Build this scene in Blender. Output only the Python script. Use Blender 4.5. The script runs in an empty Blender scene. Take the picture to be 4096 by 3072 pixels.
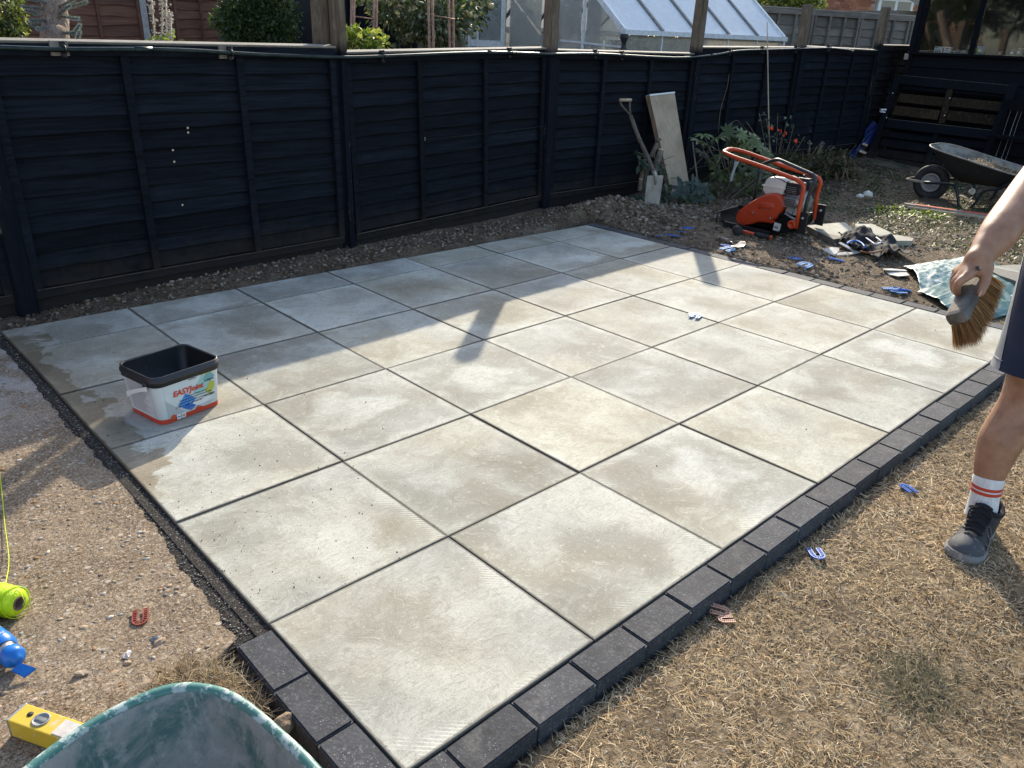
import bpy, bmesh, math, random
import numpy as np
from mathutils import Vector, Matrix, Euler

random.seed(7)
rng = np.random.default_rng(11)
scene = bpy.context.scene
col = scene.collection
PI = math.pi

# ---------------------------------------------------------------- camera
RV = np.array([1.89769846, -0.724999096, 0.515831478])
_t = np.linalg.norm(RV); _k = RV / _t
_K = np.array([[0, -_k[2], _k[1]], [_k[2], 0, -_k[0]], [-_k[1], _k[0], 0]])
RC = np.eye(3) + math.sin(_t) * _K + (1 - math.cos(_t)) * _K @ _K      # rows: right, down, forward
CP = np.array([-0.669270585, -0.969452385, 1.43470286])
FPX = 3121.85
cam = bpy.data.cameras.new("camera")
cam.sensor_width = 36.0
cam.lens = FPX / 4096 * 36.0
cam.clip_start = 0.02
cam.clip_end = 400
camo = bpy.data.objects.new("camera", cam)
col.objects.link(camo)
m = Matrix(((RC[0][0], -RC[1][0], -RC[2][0], CP[0]),
            (RC[0][1], -RC[1][1], -RC[2][1], CP[1]),
            (RC[0][2], -RC[1][2], -RC[2][2], CP[2]),
            (0, 0, 0, 1)))
camo.matrix_world = m
scene.camera = camo

# ---------------------------------------------------------------- sky, sun, exposure
SUN_DIR = Vector((1.58, 1.28, 1.0)).normalized()                        # towards the sun
SUN_EL = math.asin(SUN_DIR.z)
world = bpy.data.worlds.new("World")
scene.world = world
world.use_nodes = True
wn = world.node_tree
wn.nodes.clear()
sky = wn.nodes.new("ShaderNodeTexSky")
sky.sky_type = 'NISHITA'
sky.sun_disc = False
sky.sun_elevation = SUN_EL
sky.sun_rotation = math.atan2(SUN_DIR.x, SUN_DIR.y)
sky.air_density = 1.0
sky.dust_density = 1.5
bg = wn.nodes.new("ShaderNodeBackground")
bg.inputs[1].default_value = 0.15
wo = wn.nodes.new("ShaderNodeOutputWorld")
wn.links.new(sky.outputs[0], bg.inputs[0])
wn.links.new(bg.outputs[0], wo.inputs[0])
sun = bpy.data.lights.new("sun", 'SUN')
sun.energy = 2.9
sun.angle = math.radians(0.55)
sun.color = (1.0, 0.90, 0.735)
suno = bpy.data.objects.new("sun", sun)
suno.rotation_euler = (-SUN_DIR).to_track_quat('-Z', 'Y').to_euler()
suno.location = (6, 8, 8)
col.objects.link(suno)
scene.view_settings.view_transform = 'Standard'
scene.view_settings.look = 'None'
scene.view_settings.gamma = 1.0
scene.view_settings.use_curve_mapping = False
scene.view_settings.exposure = 1.32
scene.cycles.max_bounces = 8
scene.cycles.transparent_max_bounces = 16
scene.cycles.caustics_reflective = False
scene.cycles.caustics_refractive = False
scene.cycles.use_denoising = True

# ---------------------------------------------------------------- helpers
KPX = 4096 / 2212.0


def ray(px, py):
    d = np.array([(px * KPX - 2048) / FPX, (py * KPX - 1536) / FPX, 1.0])
    return RC.T @ d


def G(px, py, z=0.0):
    "where a sight line meets the level plane z"
    d = ray(px, py)
    return Vector(CP + (z - CP[2]) / d[2] * d)


def D(px, py, depth):
    "the point of a sight line at a depth"
    return Vector(CP + ray(px, py) * depth)


def PL(px, py, p0, n):
    d = ray(px, py)
    return Vector(CP + np.dot(np.array(p0) - CP, n) / np.dot(d, n) * d)


class MB:
    "collects shapes; build() links them as one mesh object"

    def __init__(s):
        s.v = []; s.f = []; s.mi = []; s.cur = 0; s.sm = []; s.smooth = False

    def add(s, vs, fs, smooth=None):
        o = len(s.v)
        s.v.extend([tuple(v) for v in vs])
        for f in fs:
            s.f.append(tuple(i + o for i in f)); s.mi.append(s.cur)
            s.sm.append(s.smooth if smooth is None else smooth)
        return s

    def box(s, c, size, rot=None, bev=0.0):
        sx, sy, sz = size[0] / 2, size[1] / 2, size[2] / 2
        if bev <= 0:
            P = [Vector((x * sx, y * sy, z * sz)) for x in (-1, 1) for y in (-1, 1) for z in (-1, 1)]
            F = [(0, 1, 3, 2), (4, 6, 7, 5), (0, 4, 5, 1), (2, 3, 7, 6), (0, 2, 6, 4), (1, 5, 7, 3)]
        else:
            bm = bmesh.new(); bmesh.ops.create_cube(bm, size=1)
            for v in bm.verts: v.co = Vector((v.co.x * size[0], v.co.y * size[1], v.co.z * size[2]))
            bmesh.ops.bevel(bm, geom=bm.edges[:], offset=bev, segments=2, affect='EDGES', profile=0.6)
            bm.verts.index_update()
            P = [v.co.copy() for v in bm.verts]; F = [tuple(v.index for v in f.verts) for f in bm.faces]; bm.free()
        M = rot if rot is not None else Matrix.Identity(3)
        c = Vector(c)
        return s.add([M @ p + c for p in P], F)

    def bar(s, a, b, w, h, up=(0, 0, 1), bev=0.0):
        "box between two points, w sideways, h along up"
        a = Vector(a); b = Vector(b); x = (b - a); L = x.length; x.normalize()
        u = Vector(up); y = u.cross(x)
        if y.length < 1e-5: y = Vector((0, 1, 0)).cross(x)
        y.normalize(); z = x.cross(y)
        M = Matrix((x, y, z)).transposed()
        return s.box((a + b) / 2, (L, w, h), M, bev)

    def tube(s, pts, r, n=8, cap=True, closed=False):
        pts = [Vector(p) for p in pts]; N = len(pts)
        rs = r if isinstance(r, (list, tuple)) else [r] * N
        V = []; prev = None
        for i, p in enumerate(pts):
            if closed: t = pts[(i + 1) % N] - pts[i - 1]
            else: t = pts[min(i + 1, N - 1)] - pts[max(i - 1, 0)]
            if t.length < 1e-9: t = Vector((0, 0, 1))
            t.normalize()
            if prev is None:
                u = t.orthogonal().normalized()
            else:
                u = (prev - t * prev.dot(t))
                u = u.normalized() if u.length > 1e-6 else t.orthogonal().normalized()
            prev = u; w = t.cross(u)
            for k in range(n):
                a = 2 * PI * k / n
                V.append(p + (u * math.cos(a) + w * math.sin(a)) * rs[i])
        F = []
        for i in range(N if closed else N - 1):
            j = (i + 1) % N
            for k in range(n):
                F.append((i * n + k, i * n + (k + 1) % n, j * n + (k + 1) % n, j * n + k))
        s.add(V, F, True)
        if cap and not closed:
            o = len(s.v) - len(V)
            s.f.append(tuple(o + k for k in reversed(range(n)))); s.mi.append(s.cur); s.sm.append(False)
            s.f.append(tuple(o + (N - 1) * n + k for k in range(n))); s.mi.append(s.cur); s.sm.append(False)
        return s

    def loft(s, rings, cap0=True, cap1=True, smooth=True, close=True):
        n = len(rings[0]); V = [p for r in rings for p in r]; F = []
        for i in range(len(rings) - 1):
            for k in range(n if close else n - 1):
                F.append((i * n + k, i * n + (k + 1) % n, (i + 1) * n + (k + 1) % n, (i + 1) * n + k))
        s.add(V, F, smooth)
        o = len(s.v) - len(V)
        if cap0: s.f.append(tuple(o + k for k in reversed(range(n)))); s.mi.append(s.cur); s.sm.append(smooth)
        if cap1: s.f.append(tuple(o + (len(rings) - 1) * n + k for k in range(n))); s.mi.append(s.cur); s.sm.append(smooth)
        return s

    def lathe(s, prof, c, axis=(0, 0, 1), n=16, cap=True):
        a = Vector(axis).normalized(); u = a.orthogonal().normalized(); w = a.cross(u); c = Vector(c)
        rings = [[c + a * h + (u * math.cos(2 * PI * k / n) + w * math.sin(2 * PI * k / n)) * r for k in range(n)] for r, h in prof]
        return s.loft(rings, cap, cap)

    def prism(s, poly, nrm, d, smooth=False):
        "closed 3-D outline pushed along nrm by d"
        nrm = Vector(nrm).normalized() * d; n = len(poly); P = [Vector(p) for p in poly]
        V = P + [p + nrm for p in P]
        F = [tuple(reversed(range(n))), tuple(range(n, 2 * n))] + [(k, (k + 1) % n, n + (k + 1) % n, n + k) for k in range(n)]
        return s.add(V, F, smooth)

    def rock(s, c, r, sq=(1, 1, 0.7), sub=1):
        bm = bmesh.new(); bmesh.ops.create_icosphere(bm, subdivisions=sub, radius=1)
        M = Euler((random.uniform(-.4, .4), random.uniform(-.4, .4), random.uniform(0, 6.28))).to_matrix()
        V = []
        for v in bm.verts:
            k = r * random.uniform(.72, 1.15)
            V.append(M @ Vector((v.co.x * sq[0] * k, v.co.y * sq[1] * k, v.co.z * sq[2] * k)) + Vector(c))
        F = [tuple(v.index for v in f.verts) for f in bm.faces]; bm.free()
        return s.add(V, F)

    def mesh(s, name, mats, off=None):
        me = bpy.data.meshes.new(name)
        vs = s.v if off is None else [(v[0] - off[0], v[1] - off[1], v[2] - off[2]) for v in s.v]
        me.from_pydata(vs, [], s.f)
        for mt in (mats if isinstance(mats, (list, tuple)) else [mats]): me.materials.append(mt)
        me.polygons.foreach_set("material_index", s.mi)
        me.polygons.foreach_set("use_smooth", s.sm)
        me.update()
        return me

    def build(s, name, mats, parent=None, loc=None):
        "vertices are world coordinates; loc (or the parent's place) becomes the origin"
        base = worldloc(parent) if parent is not None else Vector((0, 0, 0))
        o0 = Vector(loc) if loc is not None else base
        ob = bpy.data.objects.new(name, s.mesh(name, mats, o0))
        col.objects.link(ob)
        ob.location = o0 - base
        if parent is not None: ob.parent = parent
        return ob

    def build_local(s, name, mats, parent=None):
        ob = bpy.data.objects.new(name, s.mesh(name, mats)); col.objects.link(ob)
        if parent is not None: ob.parent = parent
        return ob


def worldloc(o):
    l = Vector((0, 0, 0))
    while o is not None:
        l += o.location; o = o.parent
    return l


def tag(o, label=None, cat=None, group=None, kind=None):
    if label: o["label"] = label
    if cat: o["category"] = cat
    if group: o["group"] = group
    if kind: o["kind"] = kind
    return o


def thing(name, loc, label, cat, group=None, rotz=0):
    o = bpy.data.objects.new(name, None); col.objects.link(o)
    o.location = loc; o.rotation_euler = (0, 0, rotz); o.empty_display_size = .1
    return tag(o, label, cat, group)


def children(o): return [c for c in bpy.data.objects if c.parent == o]


def copy_tree(o, parent=None):
    c = o.copy(); col.objects.link(c); c.parent = parent
    for ch in o.children: copy_tree(ch, c)
    return c


def smoothpts(pts, sub=6, closed=False):
    "Catmull-Rom through points"
    P = [Vector(p) for p in pts]; N = len(P); out = []
    for i in range(N if closed else N - 1):
        p0 = P[i - 1] if (closed or i > 0) else P[0] * 2 - P[1]
        p1 = P[i]; p2 = P[(i + 1) % N]
        p3 = P[(i + 2) % N] if (closed or i + 2 < N) else P[-1] * 2 - P[-2]
        for k in range(sub):
            t = k / sub
            out.append(0.5 * ((2 * p1) + (p2 - p0) * t + (2 * p0 - 5 * p1 + 4 * p2 - p3) * t * t + (3 * p1 - p0 - 3 * p2 + p3) * t ** 3))
    if not closed: out.append(P[-1])
    return out


def fillet(pts, r, seg=5):
    "polyline with rounded corners"
    P = [Vector(p) for p in pts]; out = [P[0]]
    for i in range(1, len(P) - 1):
        a = P[i - 1] - P[i]; b = P[i + 1] - P[i]
        rr = min(r, a.length * .48, b.length * .48)
        s_ = P[i] + a.normalized() * rr; e_ = P[i] + b.normalized() * rr
        for k in range(seg + 1):
            t = k / seg
            out.append(s_ * (1 - t) ** 2 + P[i] * 2 * t * (1 - t) + e_ * t * t)
    out.append(P[-1])
    return out


def rrect(w, d, r, seg=4):
    out = []
    for cx, cy, a0 in ((w / 2 - r, d / 2 - r, 0), (-w / 2 + r, d / 2 - r, 90), (-w / 2 + r, -d / 2 + r, 180), (w / 2 - r, -d / 2 + r, 270)):
        for k in range(seg + 1):
            a = math.radians(a0 + 90 * k / seg)
            out.append((cx + r * math.cos(a), cy + r * math.sin(a)))
    return out


def npmesh(name, verts, faces_list, mats, colors=None, smooth=False, uv=None):
    "fast mesh from numpy; faces_list = [(array of n-gons), ...]; colors per vertex"
    me = bpy.data.meshes.new(name)
    loops = np.concatenate([f.reshape(-1) for f in faces_list]).astype(np.int32)
    tot = np.concatenate([np.full(len(f), f.shape[1], np.int32) for f in faces_list])
    start = np.concatenate([[0], np.cumsum(tot)[:-1]]).astype(np.int32)
    me.vertices.add(len(verts)); me.vertices.foreach_set("co", np.asarray(verts, np.float32).reshape(-1))
    me.loops.add(len(loops)); me.loops.foreach_set("vertex_index", loops)
    me.polygons.add(len(tot)); me.polygons.foreach_set("loop_start", start); me.polygons.foreach_set("loop_total", tot)
    if smooth: me.polygons.foreach_set("use_smooth", np.ones(len(tot), bool))
    me.update(calc_edges=True)
    if colors is not None:
        a = me.color_attributes.new("Col", 'FLOAT_COLOR', 'POINT')
        c4 = np.ones((len(verts), 4), np.float32); c4[:, :3] = colors
        a.data.foreach_set("color", c4.reshape(-1))
    for mt in (mats if isinstance(mats, (list, tuple)) else [mats]): me.materials.append(mt)
    me.validate()
    return me


def link(name, me, parent=None, loc=(0, 0, 0)):
    ob = bpy.data.objects.new(name, me); col.objects.link(ob); ob.location = loc
    if parent is not None: ob.parent = parent
    return ob


# ---------------------------------------------------------------- materials
class NT:
    def __init__(s, name):
        s.m = bpy.data.materials.new(name); s.m.use_nodes = True
        s.n = s.m.node_tree.nodes; s.l = s.m.node_tree.links
        s.n.clear()
        s.out = s.n.new("ShaderNodeOutputMaterial"); s.p = s.n.new("ShaderNodeBsdfPrincipled")
        s.l.new(s.p.outputs[0], s.out.inputs[0])
        s.tc = s.n.new("ShaderNodeTexCoord"); s.oi = None

    def put(s, sock, v):
        if isinstance(v, bpy.types.NodeSocket): s.l.new(v, sock)
        elif isinstance(v, (tuple, list)) and len(v) == 3 and sock.type == 'RGBA': sock.default_value = (*v, 1)
        else: sock.default_value = v

    def rnd(s):
        if s.oi is None: s.oi = s.n.new("ShaderNodeObjectInfo")
        return s.oi.outputs["Random"]

    def obj(s): return s.tc.outputs["Object"]

    def pos(s):
        g = s.n.new("ShaderNodeNewGeometry"); return g.outputs["Position"]

    def map(s, v, scale=(1, 1, 1), rot=(0, 0, 0), loc=(0, 0, 0)):
        k = s.n.new("ShaderNodeMapping"); s.l.new(v, k.inputs[0])
        k.inputs["Scale"].default_value = scale; k.inputs["Rotation"].default_value = rot; k.inputs["Location"].default_value = loc
        return k.outputs[0]

    def noise(s, v, scale, detail=4, rough=.6, dist=0, w=None):
        k = s.n.new("ShaderNodeTexNoise")
        if w is not None:
            k.noise_dimensions = '4D'; s.put(k.inputs["W"], w)
        s.l.new(v, k.inputs["Vector"]); k.inputs["Scale"].default_value = scale
        k.inputs["Detail"].default_value = detail; k.inputs["Roughness"].default_value = rough; k.inputs["Distortion"].default_value = dist
        return k.outputs[0]

    def voro(s, v, scale, feature='F1', out="Distance", rand=1.0):
        k = s.n.new("ShaderNodeTexVoronoi"); k.feature = feature
        s.l.new(v, k.inputs["Vector"]); k.inputs["Scale"].default_value = scale; k.inputs["Randomness"].default_value = rand
        return k.outputs[out]

    def ramp(s, v, stops, interp='LINEAR'):
        k = s.n.new("ShaderNodeValToRGB"); k.color_ramp.interpolation = interp
        e = k.color_ramp.elements
        while len(e) < len(stops): e.new(.5)
        for el, (p, c) in zip(e, stops):
            el.position = p; el.color = (*c, 1) if len(c) == 3 else c
        s.l.new(v, k.inputs[0]); return k.outputs[0]

    def step(s, v, a, b):
        k = s.n.new("ShaderNodeMapRange"); k.interpolation_type = 'SMOOTHSTEP'
        s.put(k.inputs[0], v); k.inputs[1].default_value = a; k.inputs[2].default_value = b
        k.inputs[3].default_value = 0; k.inputs[4].default_value = 1
        return k.outputs[0]

    def math(s, op, a, b=0.0, c=None):
        k = s.n.new("ShaderNodeMath"); k.operation = op
        s.put(k.inputs[0], a); s.put(k.inputs[1], b)
        if c is not None: s.put(k.inputs[2], c)
        return k.outputs[0]

    def vmath(s, op, a, b=(0, 0, 0)):
        k = s.n.new("ShaderNodeVectorMath"); k.operation = op
        s.put(k.inputs[0], a); s.put(k.inputs[1], b)
        return k.outputs["Value"] if op in ('LENGTH', 'DOT_PRODUCT', 'DISTANCE') else k.outputs[0]

    def sep(s, v):
        k = s.n.new("ShaderNodeSeparateXYZ"); s.l.new(v, k.inputs[0]); return k.outputs

    def comb(s, x, y, z):
        k = s.n.new("ShaderNodeCombineXYZ"); s.put(k.inputs[0], x); s.put(k.inputs[1], y); s.put(k.inputs[2], z); return k.outputs[0]

    def mix(s, f, a, b, blend='MIX'):
        k = s.n.new("ShaderNodeMix"); k.data_type = 'RGBA'; k.blend_type = blend
        s.put(k.inputs[0], f); s.put(k.inputs[6], a); s.put(k.inputs[7], b)
        return k.outputs[2]

    def attr(s, name="Col"):
        k = s.n.new("ShaderNodeAttribute"); k.attribute_name = name; return k.outputs[0]

    def bump(s, h, strength=.5, dist=.01, prev=None):
        k = s.n.new("ShaderNodeBump"); k.inputs["Strength"].default_value = strength; k.inputs["Distance"].default_value = dist
        s.l.new(h, k.inputs["Height"])
        if prev is not None: s.l.new(prev, k.inputs["Normal"])
        return k.outputs[0]

    def fin(s, color, rough=.8, bump=None, metal=0, spec=.5, **kw):
        s.put(s.p.inputs["Base Color"], color); s.put(s.p.inputs["Roughness"], rough); s.put(s.p.inputs["Metallic"], metal)
        s.put(s.p.inputs["Specular IOR Level"], spec)
        if bump is not None: s.l.new(bump, s.p.inputs["Normal"])
        for k, v in kw.items(): s.put(s.p.inputs[k.replace("_", " ")], v)
        return s.m


def simple(name, c1, c2, scale=8, rough=.7, bump=.3, bs=60, bd=.004, metal=0, spec=.4, stretch=(1, 1, 1), detail=5, c3=None, pr=(.35, .65), **kw):
    t = NT(name); v = t.map(t.obj(), stretch)
    n = t.noise(v, scale, detail, .65)
    st = [(pr[0], c1), (pr[1], c2)] if c3 is None else [(pr[0], c1), ((pr[0] + pr[1]) / 2, c2), (pr[1], c3)]
    c = t.ramp(n, st)
    b = t.bump(t.noise(v, bs, 4), bump, bd) if bump else None
    return t.fin(c, rough, b, metal, spec, **kw)


def m_slab():
    t = NT("concrete_paving"); r = t.rnd()
    k = t.math('MULTIPLY', r, 91.7)
    o = t.obj()
    v = t.vmath('ADD', o, t.comb(k, t.math('MULTIPLY', r, 57.3), 0))
    r2 = t.math('FRACT', t.math('MULTIPLY', r, 17.31)); r3 = t.math('FRACT', t.math('MULTIPLY', r, 43.77)); r4 = t.math('FRACT', t.math('MULTIPLY', r, 7.91)); r5 = t.math('FRACT', t.math('MULTIPLY', r, 131.3))
    warp = t.noise(v, 2.6, 4, .6); warp2 = t.noise(t.vmath('ADD', v, (7.3, 1.1, 0)), 3.4, 4, .6)
    wv = t.vmath('ADD', v, t.vmath('MULTIPLY', t.comb(warp, warp2, 0), (.30, .30, 0)))
    # broad drying clouds: tan, grey, pale
    big = t.noise(wv, 1.9, 5, .58)
    base = t.ramp(big, [(.28, (.168, .146, .110)), (.42, (.258, .235, .188)), (.55, (.340, .322, .272)), (.70, (.445, .435, .388))])
    grey = t.ramp(t.noise(wv, 2.4, 5, .6), [(.30, (.190, .188, .170)), (.5, (.292, .292, .274)), (.70, (.425, .425, .402))])
    c = t.mix(t.step(t.math('ADD', t.noise(v, 1.5, 3, .5), t.math('MULTIPLY_ADD', r5, .24, -.12)), .40, .60), base, grey)
    # on some slabs a pale drying lobe with a darker rim, never quite round
    cx = t.math('MULTIPLY_ADD', r2, .36, -.18); cy = t.math('MULTIPLY_ADD', r3, .36, -.18)
    dv = t.vmath('SUBTRACT', o, t.comb(cx, cy, 0))
    dv = t.vmath('ADD', dv, t.vmath('MULTIPLY', t.comb(t.math('SUBTRACT', warp, .5), t.math('SUBTRACT', warp2, .5), 0), (.62, .62, 0)))
    dv = t.vmath('MULTIPLY', dv, t.comb(t.math('MULTIPLY_ADD', r4, .7, .65), t.math('MULTIPLY_ADD', r4, -.5, 1.2), 0))
    d = t.vmath('LENGTH', dv)
    inner = t.math('SUBTRACT', 1, t.step(d, .05, .17)); ring = t.math('MULTIPLY', t.step(d, .12, .19), t.math('SUBTRACT', 1, t.step(d, .20, .36)))
    on = t.step(r5, .30, .70)
    dk_ = t.step(r4, .48, .58)
    c = t.mix(t.math('MULTIPLY', t.math('MULTIPLY', inner, on), t.math('MULTIPLY_ADD', r2, .35, .35)), c, t.mix(dk_, (.455, .457, .438), (.185, .174, .148)))
    c = t.mix(t.math('MULTIPLY', t.math('MULTIPLY', ring, on), t.math('MULTIPLY_ADD', r3, .35, .30)), c, t.mix(dk_, (.178, .166, .138), (.40, .39, .36)))
    # pale margin where the edges dry first
    s_ = t.sep(o)
    e = t.math('MAXIMUM', t.math('ABSOLUTE', s_[0]), t.math('ABSOLUTE', s_[1]))
    e = t.math('ADD', e, t.math('MULTIPLY', t.math('SUBTRACT', warp, .5), .22))
    c = t.mix(t.math('MULTIPLY', t.step(e, .25, .31), t.math('MULTIPLY_ADD', r3, .45, .25)), c, (.470, .460, .415))
    # broad damp blooms: warm and dark against chalky grey
    bl = t.noise(t.vmath('ADD', wv, (3.1, 9.7, 0)), 1.55, 5, .58)
    c = t.mix(t.math('MULTIPLY', t.math('SUBTRACT', 1, t.step(bl, .36, .52)), .62), c, t.mix(r3, (.150, .126, .088), (.158, .150, .126)))
    c = t.mix(t.math('MULTIPLY', t.step(bl, .54, .70), .45), c, (.475, .468, .430))
    # brushed, swirling float marks and a woven fine grain
    sd_ = t.sep(dv); ang = t.math('ARCTAN2', sd_[1], sd_[0])
    sw = t.noise(t.comb(t.math('MULTIPLY', ang, 13.0), t.math('MULTIPLY', d, 16.0), k), 1.0, 5, .70, .5)
    hat = t.noise(t.map(v, (34, 190, 20), (0, 0, .75)), 1.0, 3, .6)
    fine = t.noise(v, 190, 3, .62); mid = t.noise(wv, 26, 6, .7, .5); spk = t.noise(v, 75, 4, .7)
    c = t.mix(t.math('MULTIPLY', t.step(sw, .52, .68), .30), c, (.50, .49, .45))
    c = t.mix(t.math('MULTIPLY', t.step(hat, .50, .66), .34), c, (.185, .172, .142))
    c = t.mix(t.math('MULTIPLY', t.math('SUBTRACT', 1, t.step(sw, .32, .47)), .36), c, (.20, .184, .150))
    c = t.mix(t.math('MULTIPLY', t.step(mid, .50, .68), .40), c, (.205, .190, .157))
    c = t.mix(t.math('MULTIPLY', t.step(fine, .54, .70), .46), c, (.165, .154, .130))
    c = t.mix(t.math('MULTIPLY', t.step(spk, .58, .70), .42), c, (.52, .51, .47))
    # dark sand crumbs pressed into the face
    pit = t.math('MULTIPLY', t.math('SUBTRACT', 1, t.step(t.voro(v, 85), .09, .15)), t.step(t.noise(v, 5.5, 2), .54, .66))
    c = t.mix(t.math('MULTIPLY', pit, .8), c, (.085, .075, .062))
    # white lime hatching along some edges
    ht = t.math('MULTIPLY', t.step(t.math('SINE', t.math('MULTIPLY', t.math('ADD', s_[0], s_[1]), 420)), .35, .8), t.math('MULTIPLY', t.step(e, .235, .275), t.step(t.noise(v, 4.2, 2), .55, .64)))
    c = t.mix(t.math('MULTIPLY', ht, .5), c, (.60, .59, .56))
    tone = t.math('MULTIPLY_ADD', r2, .26, 1.0)
    c = t.mix(1.0, c, t.comb(tone, tone, t.math('MULTIPLY', tone, t.math('MULTIPLY_ADD', r3, .04, .905))), 'MULTIPLY')
    # dirt brushed against the joints
    c = t.mix(t.math('MULTIPLY', t.step(t.math('ADD', t.math('MAXIMUM', t.math('ABSOLUTE', s_[0]), t.math('ABSOLUTE', s_[1])), t.math('MULTIPLY', mid, .012)), .2965, .3020), .72), c, (.085, .075, .060))
    # the damp edge along the first column
    p = t.pos(); ps = t.sep(p)
    edge = t.math('ADD', ps[0], t.math('MULTIPLY', t.math('SUBTRACT', t.noise(p, 5.5, 5, .6, .4), .5), .52))
    w = t.math('SUBTRACT', 1, t.step(edge, .095, .115))
    w = t.math('MULTIPLY', w, t.math('MULTIPLY', t.step(ps[1], 1.33, 1.5), t.math('SUBTRACT', 1, t.step(ps[1], 3.22, 3.30))))
    drops = t.math('MULTIPLY', t.math('SUBTRACT', 1, t.step(t.voro(p, 9), .16, .2)), t.math('MULTIPLY', t.math('SUBTRACT', 1, t.step(ps[0], .25, .42)), t.math('MULTIPLY', t.step(ps[1], 1.9, 2.0), t.step(t.noise(p, 7, 2), .5, .6))))
    w = t.math('MAXIMUM', w, drops)
    c = t.mix(t.math('MULTIPLY', w, .85), c, t.mix(1.0, c, (.56, .47, .36), 'MULTIPLY'))
    rough = t.math('MULTIPLY_ADD', w, -.12, .8)
    b = t.bump(fine, .45, .0018); b = t.bump(sw, .30, .0035, b); b = t.bump(mid, .30, .004, b)
    return t.fin(c, rough, b, 0, .32)


def m_brick():
    t = NT("charcoal_block"); r = t.rnd(); v = t.vmath('ADD', t.obj(), t.comb(t.math('MULTIPLY', r, 33), t.math('MULTIPLY', r, 71), 0))
    n = t.noise(v, 14, 5, .7); f = t.noise(v, 130, 3, .6)
    c = t.ramp(n, [(.3, (.022, .0235, .027)), (.7, (.045, .047, .053))])
    c = t.mix(t.math('MULTIPLY', t.step(f, .52, .70), .7), c, (.105, .108, .116))
    sp = t.math('SUBTRACT', 1, t.step(t.voro(v, 130), .12, .2))
    c = t.mix(t.math('MULTIPLY', sp, t.step(t.noise(v, 20, 2), .5, .62)), c, (.24, .24, .235))
    tone = t.math('MULTIPLY_ADD', r, .5, .8)
    c = t.mix(1.0, c, t.comb(tone, tone, tone), 'MULTIPLY')
    # sandy dust swept over the blocks
    c = t.mix(t.math('MULTIPLY', t.step(t.noise(t.pos(), 9, 5, .7), .50, .75), t.math('MULTIPLY', t.step(t.sep(t.n.new('ShaderNodeNewGeometry').outputs['Normal'])[2], .7, .95), .30)), c, (.20, .188, .165))
    b = t.bump(f, .6, .002); b = t.bump(n, .5, .006, b)
    return t.fin(c, .82, b, 0, .4)


def m_concrete():
    "old exposed-aggregate concrete"
    t = NT("old_concrete"); p = t.pos()
    n = t.noise(p, 4, 6, .65); f = t.noise(p, 90, 4, .7)
    c = t.ramp(n, [(.28, (.125, .088, .054)), (.48, (.215, .158, .100)), (.7, (.310, .240, .162))])
    c = t.mix(t.step(f, .38, .66), c, t.mix(1.0, c, (.40, .36, .31), 'MULTIPLY'))
    warp = t.vmath('ADD', p, t.vmath('MULTIPLY', t.comb(t.noise(p, 30, 2), t.noise(p, 31, 2), 0), (.012, .012, 0)))
    for sc, thr, den in ((38, .26, .60), (70, .30, .48), (135, .33, .40), (240, .34, .35)):
        vv = t.map(warp, (1, 1.25, 1))
        dd = t.voro(vv, sc); cc = t.voro(vv, sc, out="Color")
        h = t.sep(cc)
        msk = t.math('MULTIPLY', t.math('SUBTRACT', 1, t.step(dd, thr, thr + .08)), t.step(h[0], den, den + .02))
        pc = t.ramp(h[1], [(.0, (.13, .115, .10)), (.14, (.30, .23, .155)), (.4, (.37, .30, .22)), (.62, (.23, .175, .125)), (.8, (.43, .385, .31)), (.93, (.36, .20, .09)), (1, (.50, .47, .41))])
        c = t.mix(t.math('MULTIPLY', msk, .85), c, pc)
    c = t.mix(t.math('MULTIPLY', t.step(t.noise(p, 2.1, 4, .6), .55, .75), .75), c, t.mix(1.0, c, (.42, .37, .31), 'MULTIPLY'))
    # paler lime bloom towards the fence end and a few white splashes
    ps = t.sep(p)
    c = t.mix(t.math('MULTIPLY', t.math('MULTIPLY', t.step(ps[1], 1.9, 2.9), t.step(t.noise(p, 6, 5, .6), .36, .6)), .65), c, (.43, .41, .375))
    c = t.mix(t.math('MULTIPLY', t.step(t.noise(p, 3.6, 6, .72), .67, .74), .55), c, (.52, .50, .46))
    # crack
    b = t.bump(t.voro(warp, 60), -.6, .006); b = t.bump(f, .7, .004, b); b = t.bump(t.noise(p, 14, 4), .5, .02, b)
    return t.fin(c, .9, b, 0, .25)


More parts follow.
